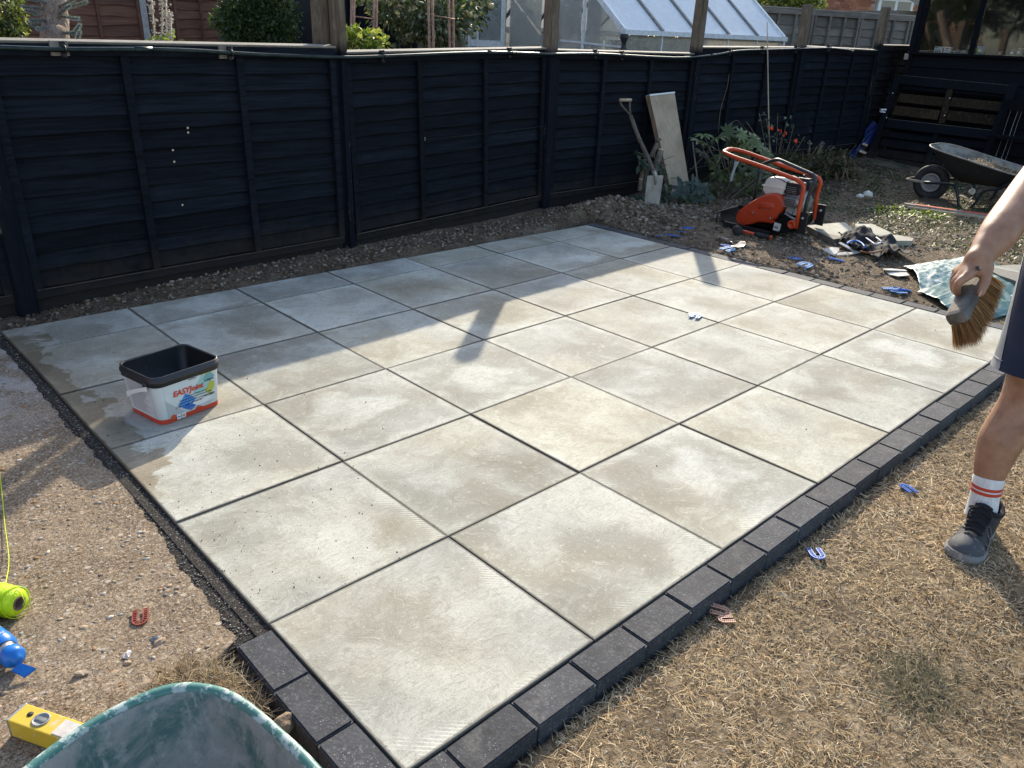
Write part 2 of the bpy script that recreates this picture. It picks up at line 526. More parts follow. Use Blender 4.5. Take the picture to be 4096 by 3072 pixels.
def m_ground():
    t = NT("garden_soil"); p = t.pos(); ps = t.sep(p)
    n = t.noise(p, 3, 6, .65); f = t.noise(p, 60, 5, .7); g = t.noise(p, 14, 5, .7)
    soil = t.ramp(n, [(.3, (.092, .066, .043)), (.5, (.160, .118, .080)), (.72, (.245, .188, .132))])
    straw = t.ramp(g, [(.3, (.120, .088, .052)), (.5, (.245, .183, .110)), (.7, (.375, .290, .185))])
    # dead lawn at the near right, bare rubble by the fence
    lawn = t.math('SUBTRACT', 1, t.step(t.math('ADD', ps[1], t.math('MULTIPLY', n, .8)), .2, 1.6))
    c = t.mix(lawn, soil, straw)
    dark = t.step(t.noise(p, 2.2, 4, .6), .5, .7)
    c = t.mix(t.math('MULTIPLY', dark, .55), c, (.060, .044, .030))
    c = t.mix(t.step(f, .35, .7), c, t.mix(1.0, c, (.55, .52, .5), 'MULTIPLY'))
    st = t.math('SUBTRACT', 1, t.step(t.voro(p, 45), .16, .24))
    c = t.mix(t.math('MULTIPLY', t.math('MULTIPLY', st, t.step(t.noise(p, 9, 2), .48, .6)), .7), c, (.36, .33, .28))
    # green creeping weeds at the far right
    gr = t.math('MULTIPLY', t.step(ps[0], 6.2, 7.4), t.step(t.noise(p, 5, 5, .7), .48, .6))
    c = t.mix(t.math('MULTIPLY', gr, .8), c, (.040, .054, .022))
    b = t.bump(f, .8, .012); b = t.bump(g, .7, .03, b)
    return t.fin(c, .95, b, 0, .15)


def m_joint():
    t = NT("jointing_grit"); p = t.pos()
    vv = t.voro(p, 330, out="Color"); h = t.sep(vv)
    c = t.ramp(h[0], [(0, (.008, .007, .006)), (.6, (.022, .019, .016)), (.9, (.05, .044, .036)), (1, (.13, .112, .088))])
    b = t.bump(t.voro(p, 330), -.7, .003)
    return t.fin(c, .9, b, 0, .25)


def m_paint(name, lo, hi, wear=.0, wc=(.3, .24, .17)):
    "dark fence stain over sawn softwood"
    t = NT(name); r = t.rnd(); o = t.obj()
    v = t.vmath('ADD', o, t.comb(t.math('MULTIPLY', r, 41), t.math('MULTIPLY', r, 13), t.math('MULTIPLY', r, 29)))
    g = t.noise(t.map(v, (3, 40, 40)), 1.6, 5, .65, .5); big = t.noise(v, 2.6, 5, .6)
    c = t.ramp(g, [(.36, lo), (.62, hi)])
    c = t.mix(t.math('MULTIPLY', t.step(big, .5, .72), .55), c, t.mix(1.0, c, (1.9, 1.75, 1.7), 'MULTIPLY'))
    tone = t.math('MULTIPLY_ADD', r, .7, .65)
    c = t.mix(1.0, c, t.comb(tone, tone, tone), 'MULTIPLY')
    if wear > 0:
        wv = t.noise(t.map(v, (2, 9, 9)), 3.0, 6, .75)
        c = t.mix(t.step(wv, 1 - wear, 1 - wear + .06), c, wc)
    # faded scuffs, and soil splashed up from the ground
    c = t.mix(t.math('MULTIPLY', t.step(t.noise(v, 5.5, 6, .72), .56, .72), .45), c, t.mix(1.0, c, (2.3, 2.1, 1.95), 'MULTIPLY'))
    zz = t.math('ADD', t.sep(t.pos())[2], t.math('MULTIPLY', t.noise(t.pos(), 7, 6, .75), -.55))
    c = t.mix(t.math('MULTIPLY', t.math('SUBTRACT', 1, t.step(zz, -.28, .02)), .55), c, (.034, .027, .020))
    knot = t.math('SUBTRACT', 1, t.step(t.voro(t.map(v, (2.2, 6, 6)), 1.0), .05, .1))
    c = t.mix(t.math('MULTIPLY', knot, .7), c, (.006, .006, .008))
    b = t.bump(g, .35, .003)
    return t.fin(c, .80, b, 0, .12)


def m_wood(name, lo, hi, scale=(30, 30, 2.2), grime=0.0, rough=.85, gc=(.03, .028, .025)):
    t = NT(name); r = t.rnd(); o = t.obj()
    v = t.vmath('ADD', o, t.comb(t.math('MULTIPLY', r, 7), t.math('MULTIPLY', r, 9), t.math('MULTIPLY', r, 11)))
    g = t.noise(t.map(v, scale), 1.0, 6, .7, .6); big = t.noise(v, 4, 5, .65)
    c = t.ramp(g, [(.3, lo), (.68, hi)])
    c = t.mix(t.math('MULTIPLY', t.step(big, .45, .7), .45), c, t.mix(1.0, c, (.55, .52, .5), 'MULTIPLY'))
    tone = t.math('MULTIPLY_ADD', r, .5, .75)
    c = t.mix(1.0, c, t.comb(tone, tone, tone), 'MULTIPLY')
    if grime > 0: c = t.mix(t.step(t.noise(v, 9, 6, .75), 1 - grime, 1 - grime + .1), c, gc)
    b = t.bump(g, .6, .004)
    return t.fin(c, rough, b, 0, .25)


def m_post():
    "weathered timber above, dark fence stain below, peeling along the edge"
    t = NT("fence_post_timber"); r = t.rnd(); o = t.obj()
    v = t.vmath('ADD', o, t.comb(t.math('MULTIPLY', r, 7), t.math('MULTIPLY', r, 9), 0))
    g = t.noise(t.map(v, (26, 26, 4.5)), 1.0, 7, .75, 1.2); big = t.noise(v, 9, 6, .7)
    w = t.ramp(g, [(.28, (.062, .044, .028)), (.5, (.140, .106, .073)), (.72, (.235, .190, .142))])
    w = t.mix(t.math('MULTIPLY', t.step(big, .45, .65), .5), w, (.10, .082, .066))
    p = t.ramp(g, [(.3, (.0030, .0044, .0078)), (.7, (.0075, .0098, .0150))])
    px_ = t.sep(t.pos()); z = t.math('SUBTRACT', px_[2], t.math('MULTIPLY', t.math('MAXIMUM', t.math('SUBTRACT', px_[0], 5.0), 0), .027))
    zz = t.math('ADD', z, t.math('MULTIPLY', t.math('SUBTRACT', big, .5), .16))
    m_ = t.step(zz, 1.27, 1.36)
    peel = t.math('MULTIPLY', t.step(t.noise(t.map(v, (16, 16, 3.2)), 1.0, 6, .8), .60, .66), .85)
    c = t.mix(t.math('MAXIMUM', m_, peel), p, w)
    b = t.bump(g, .7, .006)
    return t.fin(c, .85, b, 0, .12)


def m_leaf(name, base, var=.35, trans=.35, rough=.5, attr=True, spec=.4):
    t = NT(name)
    if attr:
        c = t.mix(1.0, t.attr(), base, 'MULTIPLY')
    else:
        r = t.rnd(); k = t.math('MULTIPLY_ADD', r, var * 2, 1 - var)
        n = t.noise(t.obj(), 25, 3)
        c = t.mix(1.0, t.mix(n, base, tuple(min(1, b * 1.7) for b in base)), t.comb(k, k, k), 'MULTIPLY')
    t.fin(c, rough, None, 0, spec)
    tr = t.n.new("ShaderNodeBsdfTranslucent"); t.l.new(t.mix(1.0, c, (1.5, 1.5, .8), 'MULTIPLY'), tr.inputs[0])
    mx = t.n.new("ShaderNodeMixShader"); mx.inputs[0].default_value = trans
    t.l.new(t.p.outputs[0], mx.inputs[1]); t.l.new(tr.outputs[0], mx.inputs[2]); t.l.new(mx.outputs[0], t.out.inputs[0])
    return t.m


def m_glass(name, tint=(.9, .95, .95), mirror=.12, dirt=.15, dirtc=(.55, .54, .5), film=0.0):
    "thin old glazing: clear, mirror-like at a slant, with a film of dirt"
    t = NT(name)
    tr = t.n.new("ShaderNodeBsdfTransparent"); tr.inputs[0].default_value = (*tint, 1)
    gl = t.n.new("ShaderNodeBsdfGlossy"); gl.inputs["Roughness"].default_value = .03
    df = t.n.new("ShaderNodeBsdfDiffuse"); df.inputs[0].default_value = (*dirtc, 1)
    tl = t.n.new("ShaderNodeBsdfTranslucent"); tl.inputs[0].default_value = (*dirtc, 1)
    lw = t.n.new("ShaderNodeFresnel"); lw.inputs[0].default_value = 1.5
    fac = t.math('ADD', lw.outputs[0], mirror); fac = t.math('MINIMUM', fac, 1.0)
    m1 = t.n.new("ShaderNodeMixShader"); t.l.new(fac, m1.inputs[0]); t.l.new(tr.outputs[0], m1.inputs[1]); t.l.new(gl.outputs[0], m1.inputs[2])
    m0 = t.n.new("ShaderNodeMixShader"); m0.inputs[0].default_value = .5; t.l.new(df.outputs[0], m0.inputs[1]); t.l.new(tl.outputs[0], m0.inputs[2])
    n = t.noise(t.pos(), 5, 6, .7, .5)
    n2 = t.noise(t.map(t.pos(), (6, 6, 30)), 2, 4, .7)
    dfac = t.math('MULTIPLY', t.math('MULTIPLY_ADD', t.step(n, .35, .7), .7, t.math('MULTIPLY', t.step(n2, .45, .7), .5)), dirt * 2)
    dfac = t.math('MINIMUM', t.math('ADD', dfac, film), 1.0)
    m2 = t.n.new("ShaderNodeMixShader"); t.l.new(dfac, m2.inputs[0]); t.l.new(m1.outputs[0], m2.inputs[1]); t.l.new(m0.outputs[0], m2.inputs[2])
    t.l.new(m2.outputs[0], t.out.inputs[0])
    return t.m


def flat(name, c, rough=.5, metal=0, spec=.4, **kw):
    t = NT(name)
    n = t.noise(t.obj(), 30, 4)
    cc = t.mix(t.math('MULTIPLY', n, .35), c, tuple(x * .6 for x in c))
    return t.fin(cc, rough, None, metal, spec, **kw)


def m_coat(name, c, worn, amount=.3, rough=.45, scale=22, metal=0.0):
    "paint rubbed and dusty in places"
    t = NT(name); o = t.obj()
    n = t.noise(o, scale, 6, .72); big = t.noise(o, scale / 5, 4, .6)
    cc = t.mix(t.math('MULTIPLY', big, .4), c, tuple(x * .7 for x in c))
    msk = t.step(n, 1 - amount, 1 - amount + .08)
    cc = t.mix(msk, cc, worn)
    b = t.bump(n, .15, .002)
    return t.fin(cc, t.math('MULTIPLY_ADD', msk, .35, rough), b, metal, .45)


M = dict(
    slab=m_slab(), brick=m_brick(), concrete=m_concrete(), ground=m_ground(), joint=m_joint(),
    fence=m_paint("dark_fence_stain", (.0024, .0036, .0060), (.0078, .0102, .0150)),
    fenceworn=m_paint("dark_fence_stain_worn", (.0032, .0046, .0080), (.0075, .0098, .0150), .25, (.045, .036, .028)),
    raw=m_wood("weathered_capping", (.19, .165, .13), (.36, .325, .27), (3, 30, 30)),
    post=m_post(),
    brown=m_wood("red_brown_fence_stain", (.105, .047, .030), (.215, .105, .068), (3, 34, 34)),
    greyfence=m_wood("silvered_fence", (.115, .098, .080), (.225, .198, .166), (3, 34, 34)),
    cpost=simple("concrete_post_grey", (.30, .29, .27), (.44, .43, .40), 12),
    ply=m_wood("pale_board", (.37, .285, .19), (.50, .40, .285), (40, 40, 3)),
    plyedge=m_wood("board_edge", (.19, .12, .075), (.30, .21, .14), (40, 40, 3)),
    darkwood=m_wood("dark_worn_shaft", (.055, .042, .032), (.13, .105, .082), (40, 40, 3)),
    plate=simple("oily_black_steel", (.005, .005, .0055), (.014, .013, .012), 20, .85, .3, 60, .003, 0, .08),
    white=flat("white_paint", (.74, .74, .72), .5),
    greywood=m_wood("grey_weathered_wood", (.16, .13, .10), (.31, .265, .215), (40, 40, 3)),
    spadesteel=simple("dusty_spade_steel", (.24, .225, .195), (.40, .375, .325), 18, .6, .3, 90, .002, .25, stretch=(1, 1, .4)),
    orange=m_coat("orange_machine_paint", (.52, .058, .012), (.13, .085, .06), .27, .42),
    orangecover=m_coat("orange_plastic_cover", (.47, .047, .011), (.30, .07, .03), .24, .48),
    blackmetal=m_coat("black_machine_paint", (.011, .012, .0135), (.05, .045, .04), .30, .5),
    darkgreen=m_coat("dark_green_tube_paint", (.022, .034, .034), (.10, .095, .085), .30, .42),
    tank=m_coat("cream_tank_plastic", (.66, .63, .55), (.42, .37, .29), .26, .42),
    alu=simple("cast_aluminium", (.20, .195, .185), (.42, .41, .39), 30, .5, .4, 80, .003, .75),
    steel=simple("dull_steel", (.28, .28, .27), (.46, .45, .43), 30, .4, .2, 80, .002, .9),
    rubber=simple("black_rubber", (.012, .012, .013), (.035, .033, .031), 14, .75, .3, 70, .003),
    barrowdark=m_coat("black_barrow_steel", (.016, .017, .018), (.11, .095, .075), .37, .5, 14),
    barrowdust=simple("dusty_tray_lining", (.075, .066, .054), (.23, .21, .175), 7, .8, .4, 60, .004, .2, c3=(.32, .30, .26), pr=(.3, .7)),
    barrowrim=simple("rusty_rim", (.16, .14, .115), (.33, .30, .26), 12, .6, .3, 60, .003, .2),
    wheelplastic=flat("grey_wheel_plastic", (.27, .26, .245), .6),
    alushade=simple("shaded_aluminium", (.12, .12, .12), (.20, .20, .19), 20, .6, .1, 60, .001, 0),  # aluminium with the rafters' shade put into its colour
    sideglass=m_glass("hazy_side_pane", (.9, .92, .9), .02, .3, (.52, .48, .41), film=.5),
    alug=simple("greenhouse_aluminium", (.55, .55, .54), (.74, .74, .73), 20, .5, .1, 60, .001, 0),
    glass=m_glass("greenhouse_glass", mirror=.01, dirt=.05, dirtc=(.90, .89, .86), film=.15),
    roofglass=m_glass("hazy_roof_sheet", (.8, .86, .9), .08, .12, (.97, .98, .98), film=.84),  # hazy sheet, its film whitened to stand in for reflected bright sky
    winglass=m_glass("shed_window_glass", (.95, .97, .97), .03, .02),
    blue=simple("blue_plastic", (.008, .085, .36), (.02, .15, .52), 30, .45, .1, 60, .002),
    bluelight=simple("dusty_blue_plastic", (.07, .21, .45), (.20, .37, .58), 40, .5, .1, 60, .002),
    red=simple("brick_red_plastic", (.20, .035, .016), (.33, .075, .04), 40, .5, .1, 60, .002),
    tan=simple("dusty_red_plastic", (.35, .17, .11), (.50, .29, .21), 40, .5, .1, 60, .002),
    navy=simple("navy_slide_plastic", (.004, .009, .065), (.008, .022, .13), 10, .4, .1, 40, .002),
)
# ================================================================ SETTING
def smooth(a, b, x):
    t = np.clip((x - a) / (b - a), 0, 1); return t * t * (3 - 2 * t)


_ph = rng.uniform(0, 6.28, (24,)); _dr = rng.uniform(0, 6.28, (24,)); _fr = np.exp(rng.uniform(np.log(.6), np.log(14), 24))


def lumps(x, y):
    z = 0
    for a, d, f in zip(_ph, _dr, _fr):
        z = z + np.sin((np.cos(d) * x + np.sin(d) * y) * f + a) / (f + 1.5)
    return z * .22


def hgt(x, y):
    "height of the garden soil"
    x = np.asarray(x, float); y = np.asarray(y, float)
    z = -.047 + .030 * smooth(3.6, 4.7, x) + .035 * smooth(5, 10, x)
    z = z + .03 * smooth(3.28, 3.5, y) * smooth(.2, 1.5, x) * (1 - smooth(4.2, 4.8, x))
    z = z + .125 * np.exp(-(((x - 4.72) / .42) ** 2 + ((y - 3.50) / .22) ** 2)) + .07 * np.exp(-(((x - 4.95) / .35) ** 2 + ((y - 3.1) / .35) ** 2))
    z = z + .05 * smooth(2.9, 3.6, y) * smooth(5.2, 6, x)
    z = z - .085 * np.exp(-(((x + .16) / .06) ** 2)) * (1 - smooth(.38, .48, y))        # the trench beside the first blocks
    z = z - .05 * smooth(4.2, 4.6, y)
    z = z + .042 * (1 - smooth(-.18, -.125, x)) * (1 - smooth(.75, .85, y)) * (x < 0)
    z = z + lumps(x, y) * (.032 + .048 * smooth(4.4, 5.5, x))
    # keep clear of the paving and the old concrete
    under = (1 - smooth(4.33, 4.38, x)) * smooth(-.13, -.09, y) * (1 - smooth(3.40, 3.45, y)) * smooth(-.13, -.10, x)
    z = z * (1 - under) + (-.085) * under
    conc = (1 - smooth(-.16, -.10, x)) * smooth(.66, .78, y + .25 * smooth(-.15, -.5, x)) * (1 - smooth(3.3, 3.5, y))
    z = z * (1 - conc) + (-.075) * conc
    return z


def hz(x, y): return float(hgt(x, y))


def axis(a, b, fine, lo, hi):
    c = list(np.arange(a, b + 1e-6, fine)); s_ = fine; v = a
    L = []
    while v > lo: s_ *= 1.35; v -= s_; L.append(v)
    s_ = fine; v = b; H = []
    while v < hi: s_ *= 1.35; v += s_; H.append(v)
    return np.array(L[::-1] + c + H)


gx = axis(-1.2, 8.6, .04, -60, 90); gy = axis(-1.8, 4.0, .04, -70, 90)
X, Y = np.meshgrid(gx, gy)
Z = hgt(X, Y)
Z += rng.normal(0, .004, Z.shape) * ((X > 4.3) | (Y < -.1) | (Y > 3.4))
nx, ny = len(gx), len(gy)
idx = np.arange(nx * ny).reshape(ny, nx)
quads = np.stack([idx[:-1, :-1], idx[:-1, 1:], idx[1:, 1:], idx[1:, :-1]], -1).reshape(-1, 4)
ground = link("ground", npmesh("ground", np.stack([X, Y, Z], -1).reshape(-1, 3), [quads], M['ground'], smooth=True))
tag(ground, kind="structure", label="bare soil and dead lawn of the garden")

# ---- patio: bed of jointing grit, slabs, charcoal blocks
S = .605
patio = bpy.data.objects.new("patio", MB().box((2.14, 1.615, -.0460), (4.36, 3.36, .072)).mesh("patio", M['joint'])); col.objects.link(patio)
tag(patio, kind="structure", label="new patio of pale concrete slabs edged in charcoal blocks")


def slab_mesh(w, d, skew=0.0):
    bm = bmesh.new(); bmesh.ops.create_cube(bm, size=1)
    for v in bm.verts: v.co = Vector((v.co.x * w, v.co.y * d - (skew * v.co.x * w if v.co.y > 0 else 0), v.co.z * .035))
    top = [e for e in bm.edges if all(v.co.z > 0 for v in e.verts)]
    side = [e for e in bm.edges if abs(e.verts[0].co.z - e.verts[1].co.z) > .01]
    bmesh.ops.bevel(bm, geom=top + side, offset=.0013, segments=2, affect='EDGES')
    me = bpy.data.meshes.new("paving_slab"); bm.to_mesh(me); bm.free(); me.materials.append(M['slab']); return me


PART = .355                      # the cut course along the fence
LASTW = .598
meshes = {}
for i in range(7):
    for j in range(6):
        w = .6000; d = .6000 if j < 5 else PART
        if j == 5: d = 3.372 - .0225 * (i * S + .3) - 3.028
        key = (w, round(d, 3))
        if key not in meshes: meshes[key] = slab_mesh(w, d, .0225 if j == 5 else 0)
        ob = link("paving_slab", meshes[key], patio)
        ob.location = (i * S + .3 + rng.normal(0, .0012), j * S + d / 2 + .0022 + rng.normal(0, .0012), -.0175 + rng.normal(0, .0009))
        ob.rotation_euler = (rng.normal(0, .0009), rng.normal(0, .0009), rng.normal(0, .0012))


def brick_mesh(l):
    bm = bmesh.new(); bmesh.ops.create_cube(bm, size=1)
    for v in bm.verts: v.co = Vector((v.co.x * l, v.co.y * .0975, v.co.z * .085))
    top = [e for e in bm.edges if all(v.co.z > 0 for v in e.verts)]
    side = [e for e in bm.edges if abs(e.verts[0].co.z - e.verts[1].co.z) > .01]
    bmesh.ops.bevel(bm, geom=side, offset=.003, segments=1, affect='EDGES')
    top = [e for e in bm.edges if all(v.co.z > .0424 for v in e.verts)]
    bmesh.ops.bevel(bm, geom=top, offset=.0045, segments=2, affect='EDGES')
    me = bpy.data.meshes.new("edging_block"); bm.to_mesh(me); bm.free(); me.materials.append(M['brick']); return me


BK = brick_mesh(.1965); BH = brick_mesh(.093)


def brick(x, y, rot, me=BK):
    ob = link("edging_block", me, patio)
    ob.location = (x, y, -.0430 + rng.normal(0, .0013)); ob.rotation_euler = (rng.normal(0, .006), rng.normal(0, .004), rot + rng.normal(0, .006))


for k in range(22): brick(k * .2 - .0, -.0508 + rng.normal(0, .0012), 0)
for k in range(17): brick(4.2895, .094 + k * .2 - .09, PI / 2)
for k in range(3): brick(-.0515 + rng.normal(0, .0012), .489 - k * .2, PI / 2)

# sand swept into the joint beside the blocks, and grit strip along the old concrete
st = MB()
xs = np.linspace(.6, 3.42, 95)
rows = []
for y in xs:
    rows.append([Vector((-.150, y, -.022)), Vector((-.07, y, -.016)), Vector((-.006, y, -.011))])
st.loft(rows, False, False, True, False)
strip = st.build("grit_strip", M['joint']); tag(strip, kind="structure", label="dark grit filling the gap along the slabs")

# old concrete with a ragged edge
N = 420
edge = []
for k in range(N + 1):
    y = .62 + (3.42 - .62) * k / N
    edge.append((-.046 - .030 * max(0, min(1, (1.5 - y) / .8)) + .007 * math.sin(y * 5.1) + .005 * math.sin(y * 17) + .004 * math.sin(y * 61) + random.uniform(-.0035, .0035), y))
front = [(-.17, .60), (-.25, .55), (-.33, .53), (-.42, .47), (-.50, .40), (-.62, .36), (-.85, .31), (-1.2, .26), (-2.2, .2), (-4, .2)]
front = [(x + random.uniform(-.01, .01), y + random.uniform(-.02, .02)) for x, y in front]
outline = list(reversed(edge)) + front + [(-4, 3.44)]
mb = MB(); top = [Vector((x, y, -.012)) for x, y in outline]
mb.prism([Vector((x, y, -.10)) for x, y in reversed(outline)][::-1], (0, 0, 1), .088)
conc = mb.build("concrete_slab", M['concrete']); tag(conc, kind="structure", label="old pebbly concrete along the left of the patio")

# ---------------------------------------------------------------- loose stones, soil crumbs
_ico = None


def scatter_rocks(name, P, R, mats, colors, label, cat=None, flatk=.72):
    "many small stones in one mesh (nobody could count them)"
    bm = bmesh.new(); bmesh.ops.create_icosphere(bm, subdivisions=1, radius=1)
    V0 = np.array([v.co[:] for v in bm.verts]); F0 = np.array([[v.index for v in f.verts] for f in bm.faces]); bm.free()
    n = len(P); nv = len(V0)
    V = np.repeat(V0[None], n, 0) * rng.uniform(.65, 1.25, (n, nv, 1))
    V *= rng.uniform(.6, 1.25, (n, 1, 3)) * np.array([1, 1, flatk])
    a = rng.uniform(0, 6.28, n); ca, sa = np.cos(a), np.sin(a)
    x = V[..., 0] * ca[:, None] - V[..., 1] * sa[:, None]; y = V[..., 0] * sa[:, None] + V[..., 1] * ca[:, None]
    V = np.stack([x, y, V[..., 2]], -1) * R[:, None, None] + P[:, None, :]
    F = (F0[None] + (np.arange(n) * nv)[:, None, None]).reshape(-1, 3)
    C = np.repeat(colors[:, None], nv, 1).reshape(-1, 3)
    ob = link(name, npmesh(name, V.reshape(-1, 3), [F], mats, C))
    return tag(ob, label, None, None, "stuff")


def m_vcol(name, rough=.9, gain=1.0, bump=True):
    t = NT(name); n = t.noise(t.pos(), 120, 4, .7)
    c = t.mix(1.0, t.attr(), t.comb(t.math('MULTIPLY_ADD', n, .9 * gain, .5 * gain), t.math('MULTIPLY_ADD', n, .9 * gain, .5 * gain), t.math('MULTIPLY_ADD', n, .9 * gain, .5 * gain)), 'MULTIPLY')
    return t.fin(c, rough, t.bump(n, .5, .004) if bump else None, 0, .2)


M['stone'] = m_vcol("loose_stone")


def stonecol(n, dark=.0):
    pal = np.array([[.185, .135, .09], [.23, .175, .12], [.13, .095, .065], [.26, .21, .15], [.19, .145, .10], [.31, .27, .21], [.10, .075, .052], [.16, .12, .085]])
    c = pal[rng.integers(0, len(pal), n)] * rng.uniform(.75, 1.2, (n, 1))
    return c * (1 - dark)


def inpatio(x, y): return (x > -.11) & (x < 4.36) & (y > -.12) & (y < 3.41)


def rubble(n, x0, x1, y0, y1, rmin, rmax, pw=2.5, cond=None):
    x = rng.uniform(x0, x1, n); y = rng.uniform(y0, y1, n)
    k = ~inpatio(x, y) & ((x > -.1) | (y < .3))
    if cond is not None: k &= cond(x, y)
    x, y = x[k], y[k]
    r = rmin + (rmax - rmin) * rng.power(1 / pw, len(x)) ** 1
    r = rmin + (rmax - rmin) * rng.uniform(0, 1, len(x)) ** pw
    return np.stack([x, y, hgt(x, y) + r * .25], -1), r


P1, R1 = rubble(5200, .0, 4.6, 3.42, 3.80, .0022, .017, 4)
P2, R2 = rubble(3200, 4.36, 5.6, 2.7, 3.85, .003, .030, 4)
P3, R3 = rubble(5200, 4.36, 6.4, 1.1, 3.3, .0025, .020, 4.5)
P4, R4 = rubble(2600, 5.4, 9.8, 1.6, 3.8, .003, .024, 4.5)
P5, R5 = rubble(1500, 4.36, 7.5, -1.2, 1.4, .003, .016, 3.5)
Pa = np.concatenate([P1, P2, P3, P4, P5]); Ra = np.concatenate([R1, R2, R3, R4, R5])
scatter_rocks("rubble", Pa, Ra, M['stone'], stonecol(len(Pa), .1), "loose stones and clods of the dug soil")

# pebbles worn proud of the old concrete
n = 5200
x = -.09 - rng.uniform(0, 1, n) ** 1.3 * 1.0; y = rng.uniform(.4, 3.1, n)
k = (y > .62 + .0 * x) | (x < -.45)
x, y = x[k], y[k]; r = .0016 + .0090 * rng.uniform(0, 1, len(x)) ** 5.0
pal = np.array([[.33, .26, .18], [.40, .34, .26], [.24, .19, .14], [.46, .42, .35], [.33, .19, .09], [.30, .24, .18], [.27, .25, .22], [.38, .29, .19]])
scatter_rocks("pebbles", np.stack([x, y, -.0122 + r * 0], -1), r, M['stone'], pal[rng.integers(0, 8, len(x))] * rng.uniform(.7, 1.15, (len(x), 1)), "pebbles standing out of the old concrete", None, .42)

# soil crumbs on the swept slabs and along the grit strip
n = 420
x = np.abs(rng.normal(0, .35, n)); y = rng.uniform(.6, 2.3, n)
x2 = rng.uniform(0, 4.2, 160); y2 = rng.uniform(0, 3.3, 160)
x = np.concatenate([x, x2]); y = np.concatenate([y, y2]); r = .0008 + .0022 * rng.uniform(0, 1, len(x)) ** 3
scatter_rocks("soil_crumbs", np.stack([x, y, r * .5], -1), r, M['stone'], np.full((len(x), 3), .055) * rng.uniform(.6, 1.5, (len(x), 1)), "crumbs of soil left on the slabs")
n = 5200
x = rng.uniform(-.10, -.004, n) - .03 * rng.uniform(0, 1, n) ** 3; y = rng.uniform(.6, 3.4, n); r = .0009 + .0028 * rng.uniform(0, 1, n) ** 2.2
gc = np.array([[.10, .092, .078], [.17, .156, .132], [.24, .22, .185], [.34, .31, .26]])
scatter_rocks("grit", np.stack([x, y, np.interp(x, [-.15, -.07, -.006], [-.021, -.015, -.010]) + r * .3], -1), r, M['stone'], gc[rng.integers(0, 4, n)], "coarse dark grit in the gap beside the slabs")


# ---------------------------------------------------------------- dead grass
def patchy(x, y, s=3.0, a=0.0):
    return .5 + .5 * np.sin(x * s + 1.7 * np.sin(y * s * .8 + a)) * np.sin(y * s * 1.1 + 1.3 * np.sin(x * s * .7 + a))


def blades(name, x, y, z, L, W, flat_, pal, mat, label, kind="stuff"):
    n = len(x)
    yaw = rng.uniform(0, 6.28, n); el = np.abs(rng.normal(0, flat_, n)) + .03
    bend = rng.normal(0, .5, n); yaw2 = yaw + bend
    d1 = np.stack([np.cos(yaw) * np.cos(el), np.sin(yaw) * np.cos(el), np.sin(el)], -1)
    el2 = el * rng.uniform(-.9, .7, n)
    d2 = np.stack([np.cos(yaw2) * np.cos(el2), np.sin(yaw2) * np.cos(el2), np.sin(el2)], -1)
    s_ = np.stack([-np.sin(yaw), np.cos(yaw), rng.uniform(-.4, .4, n)], -1)
    p0 = np.stack([x, y, z], -1); p1 = p0 + d1 * (L * .55)[:, None]; p2 = p1 + d2 * (L * .45)[:, None]
    p2[:, 2] = np.maximum(p2[:, 2], z + .001)
    w = (W / 2)[:, None]
    V = np.stack([p0 - s_ * w, p0 + s_ * w, p1 - s_ * w * .85, p1 + s_ * w * .85, p2], 1).reshape(-1, 3)
    o = np.arange(n)[:, None] * 5
    Q = o + np.array([[0, 1, 3, 2]]); T = o + np.array([[2, 3, 4]])
    c = pal[rng.integers(0, len(pal), n)] * rng.uniform(.65, 1.2, (n, 1)) * (.72 + .5 * patchy(x, y, 2.3, .7) ** .8)[:, None]
    C = np.repeat(c[:, None], 5, 1).reshape(-1, 3)
    ob = link(name, npmesh(name, V, [Q, T], mat, C))
    return tag(ob, label, None, None, kind)


M['straw'] = m_leaf("dry_straw", (1, 1, 1), trans=.18, rough=.75, spec=.2)
strawpal = np.array([[.41, .295, .160], [.49, .37, .215], [.32, .215, .110], [.22, .145, .075], [.58, .47, .31], [.39, .28, .155], [.10, .07, .042], [.50, .38, .23], [.60, .50, .355], [.07, .05, .035]]) * 1.06


def rnd_in(n, x0, x1, y0, y1): return rng.uniform(x0, x1, n), rng.uniform(y0, y1, n)


# near right lawn: dense, thinning with distance
n = 430000
x = -.05 + 4.9 * rng.uniform(0, 1, n) ** 1.35; y = -.115 - 1.6 * rng.uniform(0, 1, n) ** .9
k = (y > -1.05 + .22 * (x - .4) - .35) & (rng.uniform(0, 1, n) < .5 + .6 * patchy(x, y, 6))
x, y = x[k], y[k]
L = rng.uniform(.014, .05, len(x)) * (.85 + .1 * x); W = rng.uniform(.0009, .0024, len(x)) * (.85 + .3 * x)
blades("dead_grass", x, y, hgt(x, y) - .002, L, W, .26, strawpal, M['straw'], "dead straw coloured lawn beside the charcoal blocks")
n = 5200
x = .2 + 3.6 * rng.uniform(0, 1, n) ** 1.2; y = -.13 - 1.3 * rng.uniform(0, 1, n)
k = patchy(x, y, 8, 2.0) * rng.uniform(.3, 1.7, n) > .75
x, y = x[k], y[k]
blades("loose_straw", x, y, hgt(x, y) + .002, rng.uniform(.05, .12, len(x)), rng.uniform(.0010, .0022, len(x)), .10, strawpal * 1.2, M['straw'], "longer loose straws lying on the dead lawn")
